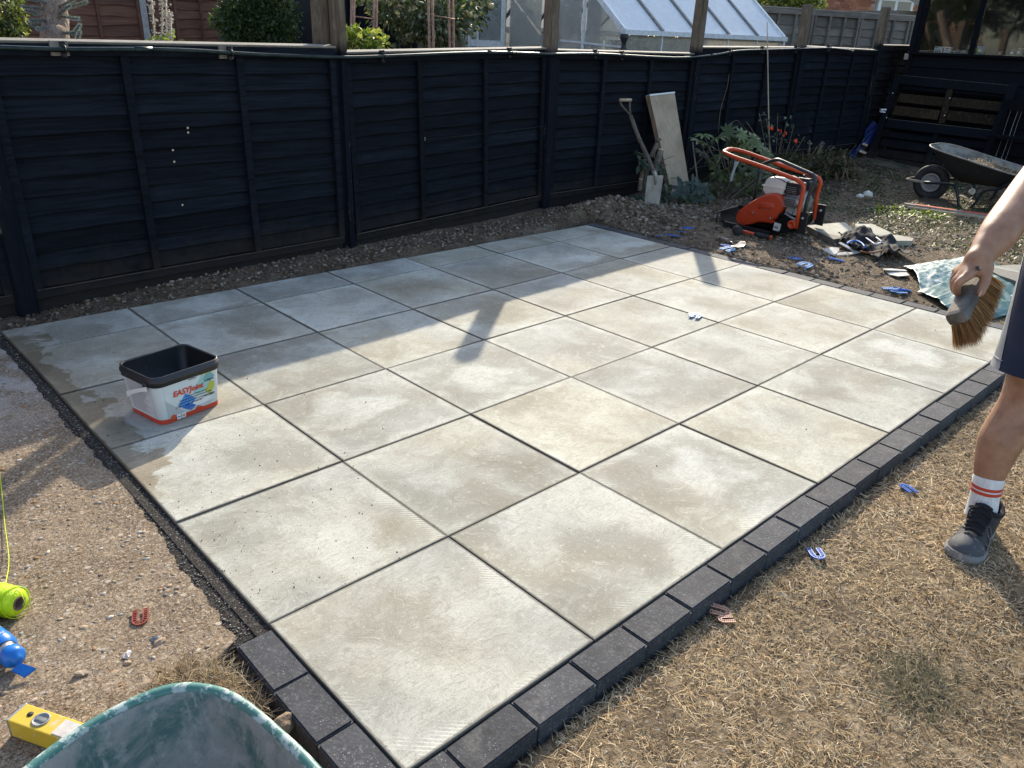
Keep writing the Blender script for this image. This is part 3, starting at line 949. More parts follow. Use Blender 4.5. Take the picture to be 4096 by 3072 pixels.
# darker dead tufts at the near left corner and by the blocks
n = 3600
x = rng.normal(-.25, .085, n); y = rng.normal(.51, .055, n) + (x + .25) * -.35; k = (x < -.115)
x, y = x[k], y[k]
blades("dead_grass_tuft", x, y, np.maximum(hgt(x, y), -.03) - .004, rng.uniform(.03, .085, len(x)), rng.uniform(.001, .0021, len(x)), .5, strawpal * .72, M['straw'], "dark dead grass tuft at the end of the short block row")
# the far dry lawn beyond the back block row
n = 46000
x = 4.4 + 4.6 * rng.uniform(0, 1, n) ** 1.1; y = -1.4 + 3.9 * rng.uniform(0, 1, n)
k = (patchy(x, y, 2.6, 1.0) * rng.uniform(.5, 1.5, n) > .34) & ((y < 2.3) | (x > 5.7))
x, y = x[k], y[k]
blades("dry_lawn", x, y, hgt(x, y) - .002, rng.uniform(.02, .06, len(x)), rng.uniform(.002, .0042, len(x)), .28, strawpal * .82, M['straw'], "thin dry lawn around the broken slabs")
# weeds and greenery near the barrow
M['weed'] = m_leaf("weed_leaf", (1, 1, 1), trans=.35)
weedpal = np.array([[.07, .105, .022], [.10, .14, .03], [.045, .07, .02], [.16, .19, .04], [.055, .06, .03], [.17, .14, .075]])
n = 26000
x = 6.0 + 3.9 * rng.uniform(0, 1, n); y = .4 + 3.3 * rng.uniform(0, 1, n)
k = (patchy(x, y, 3.4, 2.2) * rng.uniform(.4, 1.6, n) > .36) & (y < 1.2 + (x - 5.5) * 1.4) & ((x < 7.35) | (x > 7.8) | (y > 2.0))
x, y = x[k], y[k]
blades("weeds", x, y, hgt(x, y), rng.uniform(.015, .055, len(x)), rng.uniform(.006, .014, len(x)), .5, weedpal * .75, M['weed'], "low green weeds spreading in front of the barrow")
x, y = rnd_in(900, 7.05, 7.75, 1.55, 2.2)
k = rng.uniform(0, 1, 900) < np.exp(-(((x - 7.38) / .25) ** 2 + ((y - 1.85) / .3) ** 2))
x, y = x[k], y[k]
blades("weed_patch", x, y, hgt(x, y), rng.uniform(.03, .07, len(x)), rng.uniform(.016, .03, len(x)), .6, np.array([[.26, .31, .04], [.20, .27, .05], [.33, .33, .09]]), M['weed'], "bright yellow-green weeds at the end of the orange timber")
# leaf litter in the bed under the shrubs
n = 2600
x = rng.uniform(5.0, 9.9, n); y = rng.uniform(2.75, 3.85, n)
litpal = np.array([[.16, .10, .055], [.22, .15, .09], [.10, .065, .04], [.30, .235, .16], [.06, .07, .03]])
blades("leaf_litter", x, y, hgt(x, y) + .004, rng.uniform(.02, .07, n), rng.uniform(.010, .026, n), .3, litpal, M['straw'], "dead leaves lying in the bed along the fence")
n = 1500
x = rng.uniform(.1, 4.6, n); y = rng.uniform(3.42, 3.78, n)
blades("fence_litter", x, y, hgt(x, y) + .002, rng.uniform(.012, .05, n), rng.uniform(.002, .008, n), .35, litpal * .9, M['straw'], "dry stalks and leaves along the foot of the fence")

# a greener tuft left alive in the dead lawn
for nm_, (cx_, cy_), n, sp_, lb_ in (("green_grass_tuft", tuple(G(1992, 668 * 2.16)[:2]), 1500, .045, "grey-green grass tuft still alive in the near lawn"), ("pale_grass_tuft", tuple(G(1215, 1305 + 100)[:2]), 700, .05, "longer pale grass tuft lying near the blue spacer")):
    if nm_ == "pale_grass_tuft": cx_, cy_ = G(1700, 1265)[:2]
    x = rng.normal(cx_, sp_ * 1.5, n); y = rng.normal(cy_, sp_, n); k = y < -.12
    x, y = x[k], y[k]
    blades(nm_, x, y, hgt(x, y) - .002, rng.uniform(.03, .075, len(x)), rng.uniform(.001, .0022, len(x)), .42, np.array([[.17, .155, .085], [.11, .11, .055], [.22, .19, .12], [.30, .25, .16]]) if n > 1000 else strawpal * .9, M['straw'], lb_)
# ================================================================ DARK FENCE
POSTS = [(-1.90, 3.60), (.19, 3.71), (2.27, 3.815), (4.365, 3.955), (6.46, 3.965), (8.56, 3.97), (10.66, 3.985), (12.75, 4.0)]
TOPS = [(1.325, 1.324), (1.324, 1.322), (1.290, 1.338), (1.324, 1.316), (1.377, 1.404), (1.417, 1.402), (1.465, 1.48)]
POSTTOP = [1.3, 1.27, 1.76, 1.76, 1.785, 1.835, 1.90, 1.9]
fence = thing("dark_fence", (.19, 3.71, 0), "long blue-black overlap panel fence running behind the patio", "fence")


def post_mesh(h, seed, roundish=False):
    bm = bmesh.new(); bmesh.ops.create_cube(bm, size=1)
    for v in bm.verts: v.co = Vector((v.co.x * .098, v.co.y * .098, (v.co.z + .5) * h))
    ed = [e for e in bm.edges if abs(e.verts[0].co.z - e.verts[1].co.z) > .1]
    bmesh.ops.bevel(bm, geom=ed, offset=.03 if roundish else .009, segments=4 if roundish else 2, affect='EDGES')
    r = bmesh.ops.bisect_plane
    for k in range(1, 12):
        r(bm, geom=bm.verts[:] + bm.edges[:] + bm.faces[:], plane_co=(0, 0, h * k / 12), plane_no=(0, 0, 1))
    rr = random.Random(seed)
    top = [v for v in bm.verts if v.co.z > h - 1e-4]
    tf = [f for f in bm.faces if f.normal.z > .9]
    if tf:
        o = bmesh.ops.inset_region(bm, faces=tf, thickness=.012)
        for v in tf[0].verts: v.co.z += .012
    for v in bm.verts: v.co += Vector((rr.uniform(-.0015, .0015), rr.uniform(-.0015, .0015), 0))
    me = bpy.data.meshes.new("post"); bm.to_mesh(me); bm.free(); me.materials.append(M['post']); return me


for k, ((x, y), h) in enumerate(zip(POSTS, POSTTOP)):
    ob = link("post", post_mesh(h + .25, k, k == 2), fence, (x - .19, y - 3.71 - .015, -.25))
    ob.rotation_euler = (0, 0, .06)
    if k == 2: ob["label"] = "tall post peeling and worn, grey where bare"

slat_var = []
for s_ in range(5):
    rr = np.random.default_rng(50 + s_)
    n = 26; xs = np.linspace(0, 1, n)
    wav = sum(rr.normal(0, .0021 / (k + 1) ** .5) * np.sin(xs * PI * (k + 1) * 1.7 + rr.uniform(0, 6)) for k in range(7))
    wav2 = sum(rr.normal(0, .0014) * np.sin(xs * PI * (k + 1) * 2.1 + rr.uniform(0, 6)) for k in range(4))
    mb = MB(); rings = []
    for x, a, b in zip(xs, wav, wav2):
        # feather-edge board: thick ragged foot standing out, thin top tucked behind the next
        rings.append([Vector((x, .0 + b, .112)), Vector((x, -.004 + b, .112)), Vector((x, -.0265 + b, a + .004)), Vector((x, -.0245 + b, a)), Vector((x, -.004 + b, a))])
    mb.loft(rings, True, True, False)
    slat_var.append(mb.mesh("slat", M['fence']))
batten_me = MB().box((0, -.036, .5), (.042, .022, 1.0), None, 0).mesh("batten", M['fence'])
sunspot_me = MB().lathe([(.0, 0), (.007, .0), (.0055, .002), (0, .0028)], (0, 0, 0), (0, -1, 0), 10).mesh("sun_spot", flat("sunlit_knot_hole", (.55, .45, .30), .6))  # pale discs painted as sunlight showing through knot holes

for k in range(7):
    (x0, y0), (x1, y1) = POSTS[k], POSTS[k + 1]
    a = math.atan2(y1 - y0, x1 - x0); Lg = math.hypot(x1 - x0, y1 - y0) - .10
    z0 = .012 + .05 * max(0, k - 2) ** .9; zt = TOPS[k][0]; tilt_ = math.atan((TOPS[k][1] - TOPS[k][0]) / Lg)
    c, s_ = math.cos(a), math.sin(a)
    ox, oy = x0 + .05 * c, y0 + .05 * s_
    # panel: top and bottom rails, gravel board below
    mb = MB()
    mb.box((Lg / 2, -.012, zt - .048), (Lg, .044, .056))          # dark front rail
    mb.box((Lg / 2, -.016, z0 + .05), (Lg, .05, .045))            # bottom rail
    mb.box((Lg / 2, .018, (zt + z0) / 2), (Lg, .02, zt - z0 - .1))
    pan = mb.build_local("fence_panel", M['fence'], fence)
    pan.location = (ox - .19, oy - 3.71, 0); pan.rotation_euler = (0, -tilt_, a)
    cap = MB().loft([[Vector((x_, .030, zt - .019)), Vector((x_, .030, zt)), Vector((x_, .022, zt + .002)), Vector((x_, -.040, zt - .008)), Vector((x_, -.040, zt - .0135)), Vector((x_, -.034, zt - .0135)), Vector((x_, -.034, zt - .019))] for x_ in (-.01, Lg + .01)], True, True, False).build_local("capping", M['raw'], pan)
    gb = MB().box((Lg / 2, -.004, z0 - .028 - .06), (Lg, .03, .225)).build_local("gravel_board", M['fenceworn'], pan)
    gl = MB().bar((0.01, -.043, z0 + .0735), (Lg - .01, -.043, z0 + .0735), .012, .003).build_local("bare_edge", M['darkwood'], pan)
    zb = z0 + .073; nz = 12; step = (zt - .078 - zb) / nz
    for i in range(nz):
        ob = link("slat", slat_var[(i * 3 + k) % 5], pan)
        ob.location = (.0, .005 + rng.normal(0, .001), zb + i * step + rng.normal(0, .0035)); ob.scale = (Lg, 1, step / .098 * rng.uniform(.96, 1.04))
        ob.rotation_euler = (rng.normal(0, .01), rng.normal(0, .0013), 0)
    bx = [.022, .66, 1.315, Lg - .022] if k == 1 else [.022, Lg * .318, Lg * .655, Lg - .022]
    for b in bx:
        ob = link("batten", batten_me, pan); ob.location = (b, 0, zb); ob.scale = (1, 1, zt - .078 - zb); ob.rotation_euler = (0, rng.normal(0, .003), 0)
    if k == 1:
        for (px, py) in ((401, 275), (402, 285), (369, 323), (372, 348), (390, 441)):
            q = PL(px, py, (ox, oy, 0), (-s_, c, 0)); dx = (q.x - ox) * c + (q.y - oy) * s_
            o_ = link("sun_spot", sunspot_me, pan); o_.location = (dx, -.024, q.z)

# the old flat board left standing against the tall post
mb = MB(); mb.box((2.185, 3.87, .92), (.11, .028, 1.55), None, .004)
t_ = mb.build("weathered_board", M['post'], None, (2.185, 3.87, -.1))
tag(t_, "weathered grey board standing against the back of the tall worn post", "board")

# pipe clipped along the fence
nrm1 = np.array([-(3.955 - 3.71), 4.365 - .19, 0]); nrm1 = nrm1 / np.linalg.norm(nrm1)
pp = []
for q in ((-60, 101), (0, 103), (140, 107), (310, 107), (420, 110), (500, 115), (600, 120), (745, 124), (830, 122), (1000, 115), (1090, 114), (1180, 117)):
    pp.append(PL(*q, np.array([.19, 3.71, 0]) - nrm1 * .095, nrm1))
for q in ((1290, 117), (1400, 123), (1480, 125), (1550, 118), (1600, 110), (1700, 107), (1760, 105), (1800, 105), (1843, 110)):
    pp.append(PL(*q, (4.36, 3.875, 0), (0, 1, 0)))
M['pipe'] = simple("dark_green_pipe", (.010, .016, .015), (.030, .042, .038), 9, .33, .15, 40, .003, .6)
pipe = thing("hose_pipe", pp[1], "dark green pipe clipped along the top of the blue-black fence", "pipe")
spp = smoothpts(pp, 6)
MB().tube(spp, .0125, 10).build("tube", M['pipe'], pipe)
for q in (310 * 1.015, 1060, 1540):
    i = min(range(len(spp)), key=lambda j: abs(spp[j].x - (PL(q, 110, np.array([.19, 3.71, 0]) - nrm1 * .095, nrm1).x if q < 1200 else PL(q, 115, (4.36, 3.875, 0), (0, 1, 0)).x)))
    d = (spp[min(i + 1, len(spp) - 1)] - spp[i - 1]).normalized()
    MB().tube([spp[i] - d * .045, spp[i] + d * .045], .0155, 10).build("coupling", M['pipe'], pipe)
for q in (140, 493, 829, 1104, 1290, 1352, 1582, 1650, 1726, 1790):
    i = min(range(len(spp)), key=lambda j: abs(spp[j].x - (PL(q, 110, np.array([.19, 3.71, 0]) - nrm1 * .095, nrm1).x if q < 1200 else PL(q, 110, (4.36, 3.875, 0), (0, 1, 0)).x)))
    p = spp[i]; mb = MB()
    mb.tube([p + Vector((0, 0.018 * math.cos(t), .018 * math.sin(t))) for t in np.linspace(0, 2 * PI, 13)[:-1]], .0035, 5, closed=True)
    mb.box(p + Vector((0, .03, 0)), (.02, .03, .075)); mb.lathe([(.006, 0), (.006, .008)], p + Vector((0, .01, .034)), (0, -1, 0), 8); mb.lathe([(.006, 0), (.006, .008)], p + Vector((0, .01, -.034)), (0, -1, 0), 8)
    mb.build("pipe_clip", M['blackmetal'], pipe)
    if q in (140, 493): MB().box(p + Vector((-.012, .047, .004)), (.085, .012, .07)).build("clip_block", M['greywood'], pipe)

# training wires and their vine eyes
w = thing("training_wire", (3.1, 3.8, .6), "thin training wire strung between vine eyes on the fence", "wire")
e1 = PL(916, 300, (.19, 3.66, 0), nrm1); e2 = PL(1184, 271, (.19, 3.66, 0), nrm1); e3 = PL(1184, 364, (.19, 3.66, 0), nrm1); e4 = PL(1060, 384, (.19, 3.66, 0), nrm1)
mb = MB(); mb.tube([e1 + Vector((.03, 0, -.004)), (e1 + e2) / 2 + Vector((0, 0, -.012)), e2], .0012, 4); mb.tube([e4, (e3 + e4) / 2 + Vector((0, 0, -.008)), e3], .0012, 4)
mb.build("wire", M['rubber'], w)
for e in (e1, e2, e3):
    mb = MB(); mb.tube([e + Vector((.012 * math.cos(t), 0, .012 * math.sin(t))) for t in np.linspace(0, 2 * PI, 11)[:-1]], .002, 5, closed=True); mb.tube([e + Vector((0, .0, -.012)), e + Vector((0, .05, -.012))], .002, 5)
    mb.build("vine_eye", M['steel'], w)


# ================================================================ RIGHT END: slatted frame, slide, shed
M['black'] = M['fence']
M['shedpaint'] = m_paint("shed_black_stain", (.0017, .0023, .0038), (.0048, .0058, .0080))
M['baretimber'] = m_paint("thinly_stained_timber", (.007, .0055, .004), (.032, .021, .010), .44, (.055, .034, .014))

P0 = Vector((10.42, 0, .0)); UP = Vector((.45, 0, 1.12)).normalized(); NR = Vector((-1.12, 0, .45)).normalized()


def fp(y, h, d=0.0): return P0 + Vector((0, y, 0)) + UP * h + NR * d


gate = thing("slatted_frame", fp(3.0, 0), "dark stained timber frame of slats leaning on the shed", "frame")
for nm, a, b, wd in (("stile", fp(3.665, -.04), fp(3.70, 1.18), .085), ("stile", fp(2.27, -.04), fp(2.285, 1.16), .10)):
    MB().bar(a, b, wd, .04, NR, .003).build(nm, M['shedpaint'], gate)
for a, b, wd in ((fp(3.655, 1.115, .004), fp(2.33, 1.075, .004), .115), (fp(3.62, .53, .004), fp(2.33, .515, .004), .115), (fp(3.62, -.0, .004), fp(2.33, -.01, .004), .10)):
    MB().bar(a, b, wd, .04, NR, .003).build("rail", M['shedpaint'], gate)
    MB().bar(a + UP * (wd / 2 + .002), b + UP * (wd / 2 + .002), .004, .02, NR).build("worn_edge", M['raw'] if wd > .11 else M['baretimber'], gate)
MB().bar(fp(2.935, .60, .0), fp(2.99, 1.04, .0), .07, .03, NR, .002).build("muntin", M['baretimber'], gate)
MB().bar(fp(2.93, .05, -.01), fp(2.95, .46, -.01), .06, .03, NR, .002).build("muntin", M['shedpaint'], gate)
for (h0, wd) in ((.89, .115), (.72, .125), (1.03, .05)):
    for ya, yb in ((3.60, 3.01), (2.93, 2.34)):
        MB().bar(fp(ya, h0, -.02), fp(yb, h0 - .012, -.02), wd, .02, NR, .002).build("slat", M['baretimber'] if wd > .1 else M['shedpaint'], gate)
for (h0, wd) in ((.40, .075), (.285, .10), (.15, .10), (.05, .07)):
    for ya, yb in ((3.60, 2.97), (2.91, 2.34)):
        MB().bar(fp(ya, h0, -.03), fp(yb, h0 - .01, -.03), wd, .02, NR, .002).build("slat", M['shedpaint'], gate)
for (yy, hh) in ((3.68, .93), (2.945, .92), (2.93, .70), (3.64, .60)):
    MB().lathe([(0, 0), (.008, 0), (.006, .004), (0, .005)], fp(yy, hh, .022), NR, 8).build("nail", M['white'], gate)

# shed
sx = 11.0
shed = thing("garden_shed", (sx, 2.4, 0), "black timber shed with wide windows in the corner of the garden", "shed")
yl, yr = 3.66, -1.2
zs = 1.385
mb = MB(); mb.box((sx + .04, (yl + yr) / 2, .62), (.03, yl - yr, 1.24)); mb.box((sx + 1.0, yl - .02, 1.15), (1.95, .03, 2.3)); mb.box((sx + 1.98, (yl + yr) / 2, 1.15), (.03, yl - yr, 2.3)); mb.box((sx + 1, yr, 1.15), (1.95, .03, 2.3)); mb.box((sx + 1, (yl + yr) / 2, .02), (1.95, yl - yr, .04))
mb.build("wall", M['shedpaint'], shed)
for i, z in enumerate(np.linspace(.06, 1.205, 8)):
    mb = MB(); rr = [[Vector((sx + .03, y, z + .17)), Vector((sx + .022, y, z + .17)), Vector((sx + .0, y, z + .006)), Vector((sx + .006, y, z)), Vector((sx + .03, y, z))] for y in np.linspace(yl, yr, 12)]
    mb.loft(rr, True, True, False); mb.build("cladding_board", M['shedpaint'], shed)
MB().box((sx - .015, (yl + yr) / 2, zs - .012), (.09, yl - yr + .06, .03), None, .004).build("window_sill", M['shedpaint'], shed)
MB().box((sx - .012, yl - .0, 1.15), (.05, .06, 2.3), None, .003).build("corner_post", M['shedpaint'], shed)
for y in (yl - .055, 2.915, 1.95, .98, .0, yr + .03):
    MB().box((sx + .0, y, 1.80), (.05, .062, .84), None, .003).build("mullion", M['shedpaint'], shed)
MB().box((sx, (yl + yr) / 2, 2.25), (.06, yl - yr, .10)).build("window_head", M['shedpaint'], shed)
for ya, yb in ((3.575, 2.948), (2.882, 1.983), (1.917, 1.013), (.947, .033), (-.033, -1.14)):
    MB().box((sx + .012, (ya + yb) / 2, 1.80), (.004, ya - yb, .84)).build("window_pane", M['winglass'], shed)
MB().box((sx + 1, (yl + yr) / 2, 2.36), (2.4, yl - yr + .3, .08)).build("roof", M['shedpaint'], shed)
MB().box((sx + .14, (yl + yr) / 2, zs + .0), (.2, yl - yr - .1, .02)).build("inner_shelf", M['greywood'], shed)

# things on the shed's window shelf
zz = zs + .011
bx = thing("carton", (sx + .13, 3.31, zz), "small white printed carton on the shed's window shelf", "box")
mb = MB(); mb.box((sx + .14, 3.31, zz + .034), (.07, .205, .068), None, .002); mb.build("carton_body", M['white'], bx)
blk = flat("black_print", (.03, .03, .035), .6); grn = flat("green_print", (.10, .30, .22), .6)
for y, z, w_, h_ in ((3.39, .055, .03, .010), (3.37, .028, .06, .008), (3.30, .03, .014, .05), (3.25, .05, .05, .014), (3.25, .028, .06, .010), (3.39, .012, .022, .018), (3.365, .012, .018, .018), (3.34, .012, .018, .018)):
    MB().box((sx + .1045, y, zz + z), (.002, w_, h_)).build("print_mark", grn if w_ > .055 else blk, bx)
tb = thing("plastic_tub", (sx + .12, 2.85, zz), "small turquoise tub with a blue lid on the shed's window shelf", "tub")
MB().lathe([(.038, 0), (.043, .005), (.043, .062), (.040, .064)], (sx + .12, 2.85, zz), (0, 0, 1), 18).build("tub_body", simple("turquoise_plastic", (.10, .36, .38), (.14, .42, .44), 10, .4, 0), tb)
MB().lathe([(.044, .064), (.046, .066), (.044, .086), (.03, .088)], (sx + .12, 2.85, zz), (0, 0, 1), 18).build("lid", flat("bright_blue_lid", (.03, .22, .62), .4), tb)
MB().box((sx + .0765, 2.85, zz + .036), (.003, .04, .03)).build("tub_label", M['white'], tb)
for k, (y, h_, lab) in enumerate(((2.40, .085, "tallest of the glass jars on the shed's window shelf, pale lid"), (2.475, .07, "middle sized glass jar with tan lid on the shed's window shelf"), (2.61, .04, "lowest squat jar on the shed's window shelf, next to the blue-lidded tub"))):
    j = thing("glass_jar", (sx + .12, y, zz), lab, "jar", "jars on the shed's window shelf")
    MB().lathe([(.03, 0), (.034, .004), (.034, h_ * .75), (.027, h_ * .85)], (sx + .12, y, zz), (0, 0, 1), 16).build("jar_body", M['glass'], j)
    MB().lathe([(.030, h_ * .85), (.030, h_), (.0, h_)], (sx + .12, y, zz), (0, 0, 1), 16).build("lid", flat("jar_lid", (.62, .55, .42) if k != 1 else (.5, .33, .17), .4), j)
    MB().box((sx + .0845, y, zz + h_ * .4), (.002, .035, h_ * .4)).build("jar_label", M['white'], j)
cr = MB()
rr = []
for k in range(9):
    a = k / 8
    cr.add([Vector((sx + .10 + random.uniform(-.02, .02), 3.16 - .2 * a, zz + .001)), Vector((sx + .14, 3.14 - .2 * a, zz + random.uniform(.01, .05 if k != 6 else .12))), Vector((sx + .17, 3.18 - .2 * a, zz + .001)), Vector((sx + .13, 3.20 - .2 * a, zz + .02))], [(0, 1, 2), (0, 2, 3), (0, 1, 3)])
tag(cr.build("crumpled_paper", flat("crumpled_paper", (.55, .5, .42), .7), None, (sx + .13, 3.1, zz)), "crumpled pale paper lying beside the carton inside the shed window", "paper")
MB_sw = MB().box((sx - .05, yl + .03, 1.325), (.04, .05, .075), None, .008)
tag(MB_sw.build("outdoor_fitting", M['greywood'], None, (sx - .05, yl + .03, 1.29)), "small pale fitting at the corner of the shed below its window", "fitting")

# blue slide tipped behind the frame
sl = thing("play_slide", (10.3, 3.9, .03), "dark blue child's slide tipped up behind the slatted frame", "slide")
def q3(x, y): return 1782 + .1953 * x, 162 + .1953 * y


Pth = smoothpts([PL(*q3(x, y), (X, 0, 0), (1, 0, 0)) for x, y, X in ((250, 905, 10.42), (290, 870, 10.47), (380, 790, 10.56), (450, 720, 10.63), (510, 650, 10.70), (560, 590, 10.76), (600, 545, 10.80))], 4)
rings = []
for i, p in enumerate(Pth):
    d = (Pth[min(i + 1, len(Pth) - 1)] - Pth[max(i - 1, 0)]).normalized(); sd = Vector((.72, .69, 0)); u = sd.cross(d).normalized()
    if u.z < 0: u = -u
    w_ = .13
    prof = [(-w_ - .02, .05), (-w_, .062), (-w_ + .02, .055), (-w_ + .035, .0), (w_ - .035, .0), (w_ - .02, .055), (w_, .062), (w_ + .02, .05), (w_ + .01, -.03), (-w_ - .01, -.03)]
    rings.append([p + sd * a + u * b for a, b in prof])
MB().loft(rings, True, True, False).build("chute", M['navy'], sl)
p = Pth[min(14, len(Pth) - 4)]; ell = []
d = (Pth[14] - Pth[11]).normalized(); sd = Vector((.72, .69, 0)); u = sd.cross(d).normalized(); u = u if u.z > 0 else -u
for rr_, nm, mt in ((.085, "emblem_rim", M['white']),):
    MB().tube([p + u * .006 + d * (.12 * math.cos(t)) + sd * (.055 * math.sin(t)) for t in np.linspace(0, 2 * PI, 25)[:-1]], .004, 5, closed=True).build(nm, flat("pale_print", (.22, .30, .36), .5), sl)
    for k in (-1, 0, 1):
        MB().tube([p + u * .006 + d * (k * .04) + sd * t for t in (-.025, .025)], .004, 5).build("emblem_mark", flat("pale_print_mark", (.16, .22, .27), .5), sl)
mb = MB(); mb.bar((10.60, 3.735, .66), (10.66, 3.69, .665), .035, .018); mb.bar((10.59, 3.73, .635), (10.66, 3.69, .63), .025, .012)
tag(mb.build("white_bracket", M['white'], None, (10.6, 3.72, .64)), "small white bracket poking out behind the slatted frame", "bracket")
mb = MB(); mb.box((10.42, 3.79, .10), (.3, .09, .03), Euler((.3, .2, .5)).to_matrix()); mb.box((10.44, 3.78, .19), (.28, .07, .025), Euler((.3, .25, .45)).to_matrix())
tag(mb.build("timber_offcut", M['ply'], None, (10.42, 3.79, .05)), "pale timber offcuts lying under the blue slide", "timber")
mb = MB(); mb.box((10.0, 4.0 - .1, .05), (.34, .2, .025), Euler((.15, .1, -.3)).to_matrix())
tag(mb.build("old_plank", M['greywood'], None, (10.0, 3.9, .02)), "grey plank lying at the foot of the blue slide", "plank")

# white cords hanging down the shed front
for k, (a, b, lab) in enumerate((((2190, 222), (2148, 345), "leftmost thin cord hanging on the shed beside the slatted frame"), ((2205, 225), (2160, 350), "thicker middle cord hanging on the shed beside the slatted frame"), ((2212, 228), (2170, 350), "rightmost thin cord hanging on the shed beside the slatted frame"))):
    p1 = PL(*a, (10.55, 0, 0), (1, 0, 0)); p2 = PL(*b, (10.35, 0, 0), (1, 0, 0))
    mb = MB(); mb.tube(smoothpts([p1, (p1 * 2 + p2) / 3 + Vector((.0, .004, 0)), (p1 + p2 * 2) / 3 + Vector((.0, -.003, 0)), p2], 5), .0035 if k == 1 else .0022, 5)
    tag(mb.build("dangling_string", flat("pale_cord", (.22, .22, .21), .8), None, p1), lab, "cord")
mb = MB(); mb.bar((10.50, 2.25, .86), (10.50, 0.8, .80), .03, .12); mb.bar((10.42, 2.25, .50), (10.42, .8, .47), .26, .03); mb.bar((10.5, .8, .0), (10.5, .8, .9), .05, .05); mb.bar((10.5, 2.2, .0), (10.5, 2.2, .9), .05, .05)
tag(mb.build("staging", M['shedpaint'], None, (10.5, 1.5, 0)), "dark stained staging standing in front of the shed behind the barrow", "staging")
# ================================================================ AT THE FENCE: spade, board, plants
def q1(x, y): return (2500 + x * .2411) / KPX, (550 + y * .2411) / KPX      # sight lines read off the photograph


# spade standing in the mound, handle against the fence
XS = 5.12


def sp(x, y, d=0.0): return PL(*q1(x, y), (XS + d, 3.3, 0), (-.45, -.75, 0))


# plane through the blade facing the viewer, leaning back to the fence
bl = [sp(375, 632), sp(640, 625), sp(560, 1190), sp(540, 1215), sp(340, 1215), sp(312, 1190)]
top_ = PL(1345, 213, (4.95, 3.86, 0), (0, 1, 0))
spade = thing("garden_spade", sp(430, 1215), "long handled spade standing in the soil mound against the dark fence", "spade")
nrm = Vector((-.45, -.75, .2)).normalized()
cpt = [sp(375, 640), sp(395, 630), sp(640, 626), sp(600, 900), sp(556, 1195), sp(545, 1235), sp(320, 1235), sp(312, 1195), sp(352, 800)]
MB().prism(cpt, nrm, -.004).build("blade", M['spadesteel'], spade)
MB().tube([sp(500, 780) + nrm * .006, sp(505, 640) + nrm * .01, sp(470, 560) + nrm * .008], [.009, .017, .018], 8).build("socket", M['spadesteel'], spade)
h0 = sp(480, 580); a_ = PL(*q1(360, 290), (5.02, 3.62, 0), (-.45, -.75, 0)); b_ = PL(*q1(225, 0), (4.97, 3.76, 0), (-.45, -.75, 0)); c_ = PL(1362, 250, (4.95, 3.83, 0), (-.3, -.9, 0))
MB().tube(smoothpts([h0, a_, b_, c_], 6), .019, 10).build("shaft", M['darkwood'], spade)
g1 = PL(1341, 216, (4.93, 3.86, 0), (-.3, -.9, 0)); g2 = PL(1361, 216, (4.93, 3.86, 0), (-.3, -.9, 0))
MB().tube(fillet([c_, g1 - Vector((0, 0, .035)), g1], .02), .0095, 8).tube(fillet([c_, g2 - Vector((0, 0, .045)), g2], .02), .0095, 8).build("yoke", M['darkwood'], spade)
MB().tube([g1 + (g1 - g2) * .12, g2 + (g2 - g1) * .12], .014, 10).build("grip", M['ply'], spade)

# pale board leaning on the fence
board = thing("leaning_board", (5.98, 3.55, .03), "pale wide board leaning upright on the dark fence", "board")
yb = 3.50; yt = 3.86


def bp(px, py, f): return PL(px, py, (6, yb + (yt - yb) * f, 0), (0, 1, 0))


A = bp(1455, 437, 0); B = bp(1493, 424, 0); Cc = bp(1457, 199, 1); Dd = bp(1403, 205, 1); E_ = Dd
th = Vector((-.012, .055, 0))
A2 = bp(1455, 437, 0)
fr = [A2, B, Cc, Dd]
nb = (B - A2).cross(Dd - A2).normalized()
if nb.y < 0: nb = -nb
ctr = sum(fr, Vector()) / 4
MB().prism(fr, nb, .045).build("board_core", M['ply'], board)
MB().bar(Dd + (A2 - Dd) * .003 - nb * .0005 + nb * .02, Cc + (B - Cc) * .003 + nb * .02, .05, .014, (Dd - A2).normalized()).build("white_edge", M['white'], board)
lft = (A2 - B).normalized()
MB().prism([A2 + lft * .001, Dd + lft * .001, Dd + lft * .001 + nb * .046, A2 + lft * .001 + nb * .046], lft, .003).build("dark_side", M['plyedge'], board)
MB().bar(A2 + (Dd - A2) * .006 - nb * .001, B + (Cc - B) * .0 - nb * .001, .004, .02, (Dd - A2).normalized()).build("white_foot", M['white'], board)


def leafshape(L, W, fold=.25, droop=.3, n=5, wave=0.0, tip=1.0):
    "one leaf along +x, folded on its midrib and drooping"
    mid = []; lf = []; rt = []
    for k in range(n + 1):
        t = k / n
        w = W / 2 * (math.sin(PI * min(1, t ** .85)) ** .8 if 0 < t < 1 else 0)
        z = -droop * L * t * t + .12 * L * t
        x = L * t * (1 - .15 * droop * t)
        mid.append(Vector((x, 0, z))); lf.append(Vector((x, w, z + fold * w + wave * math.sin(k * 2.1)))); rt.append(Vector((x, -w, z + fold * w - wave * math.sin(k * 1.7))))
    V = mid + lf + rt; F = []; o1 = n + 1; o2 = 2 * (n + 1)
    for k in range(n):
        F.append((k, k + 1, o1 + k + 1, o1 + k)); F.append((k, o2 + k, o2 + k + 1, k + 1))
    return V, F


def palmate(R, lobes=8, spread=250, W=.22, fold=.3, droop=.25):
    mb = MB()
    for k in range(lobes):
        a = math.radians(-spread / 2 + spread * k / (lobes - 1))
        l = R * (1 - .33 * abs(k - (lobes - 1) / 2) / ((lobes - 1) / 2))
        V, F = leafshape(l, R * W * 1.55, fold, droop, 5)
        M3 = Matrix.Rotation(a, 3, 'Z')
        mb.add([M3 @ v for v in V], F)
    return mb


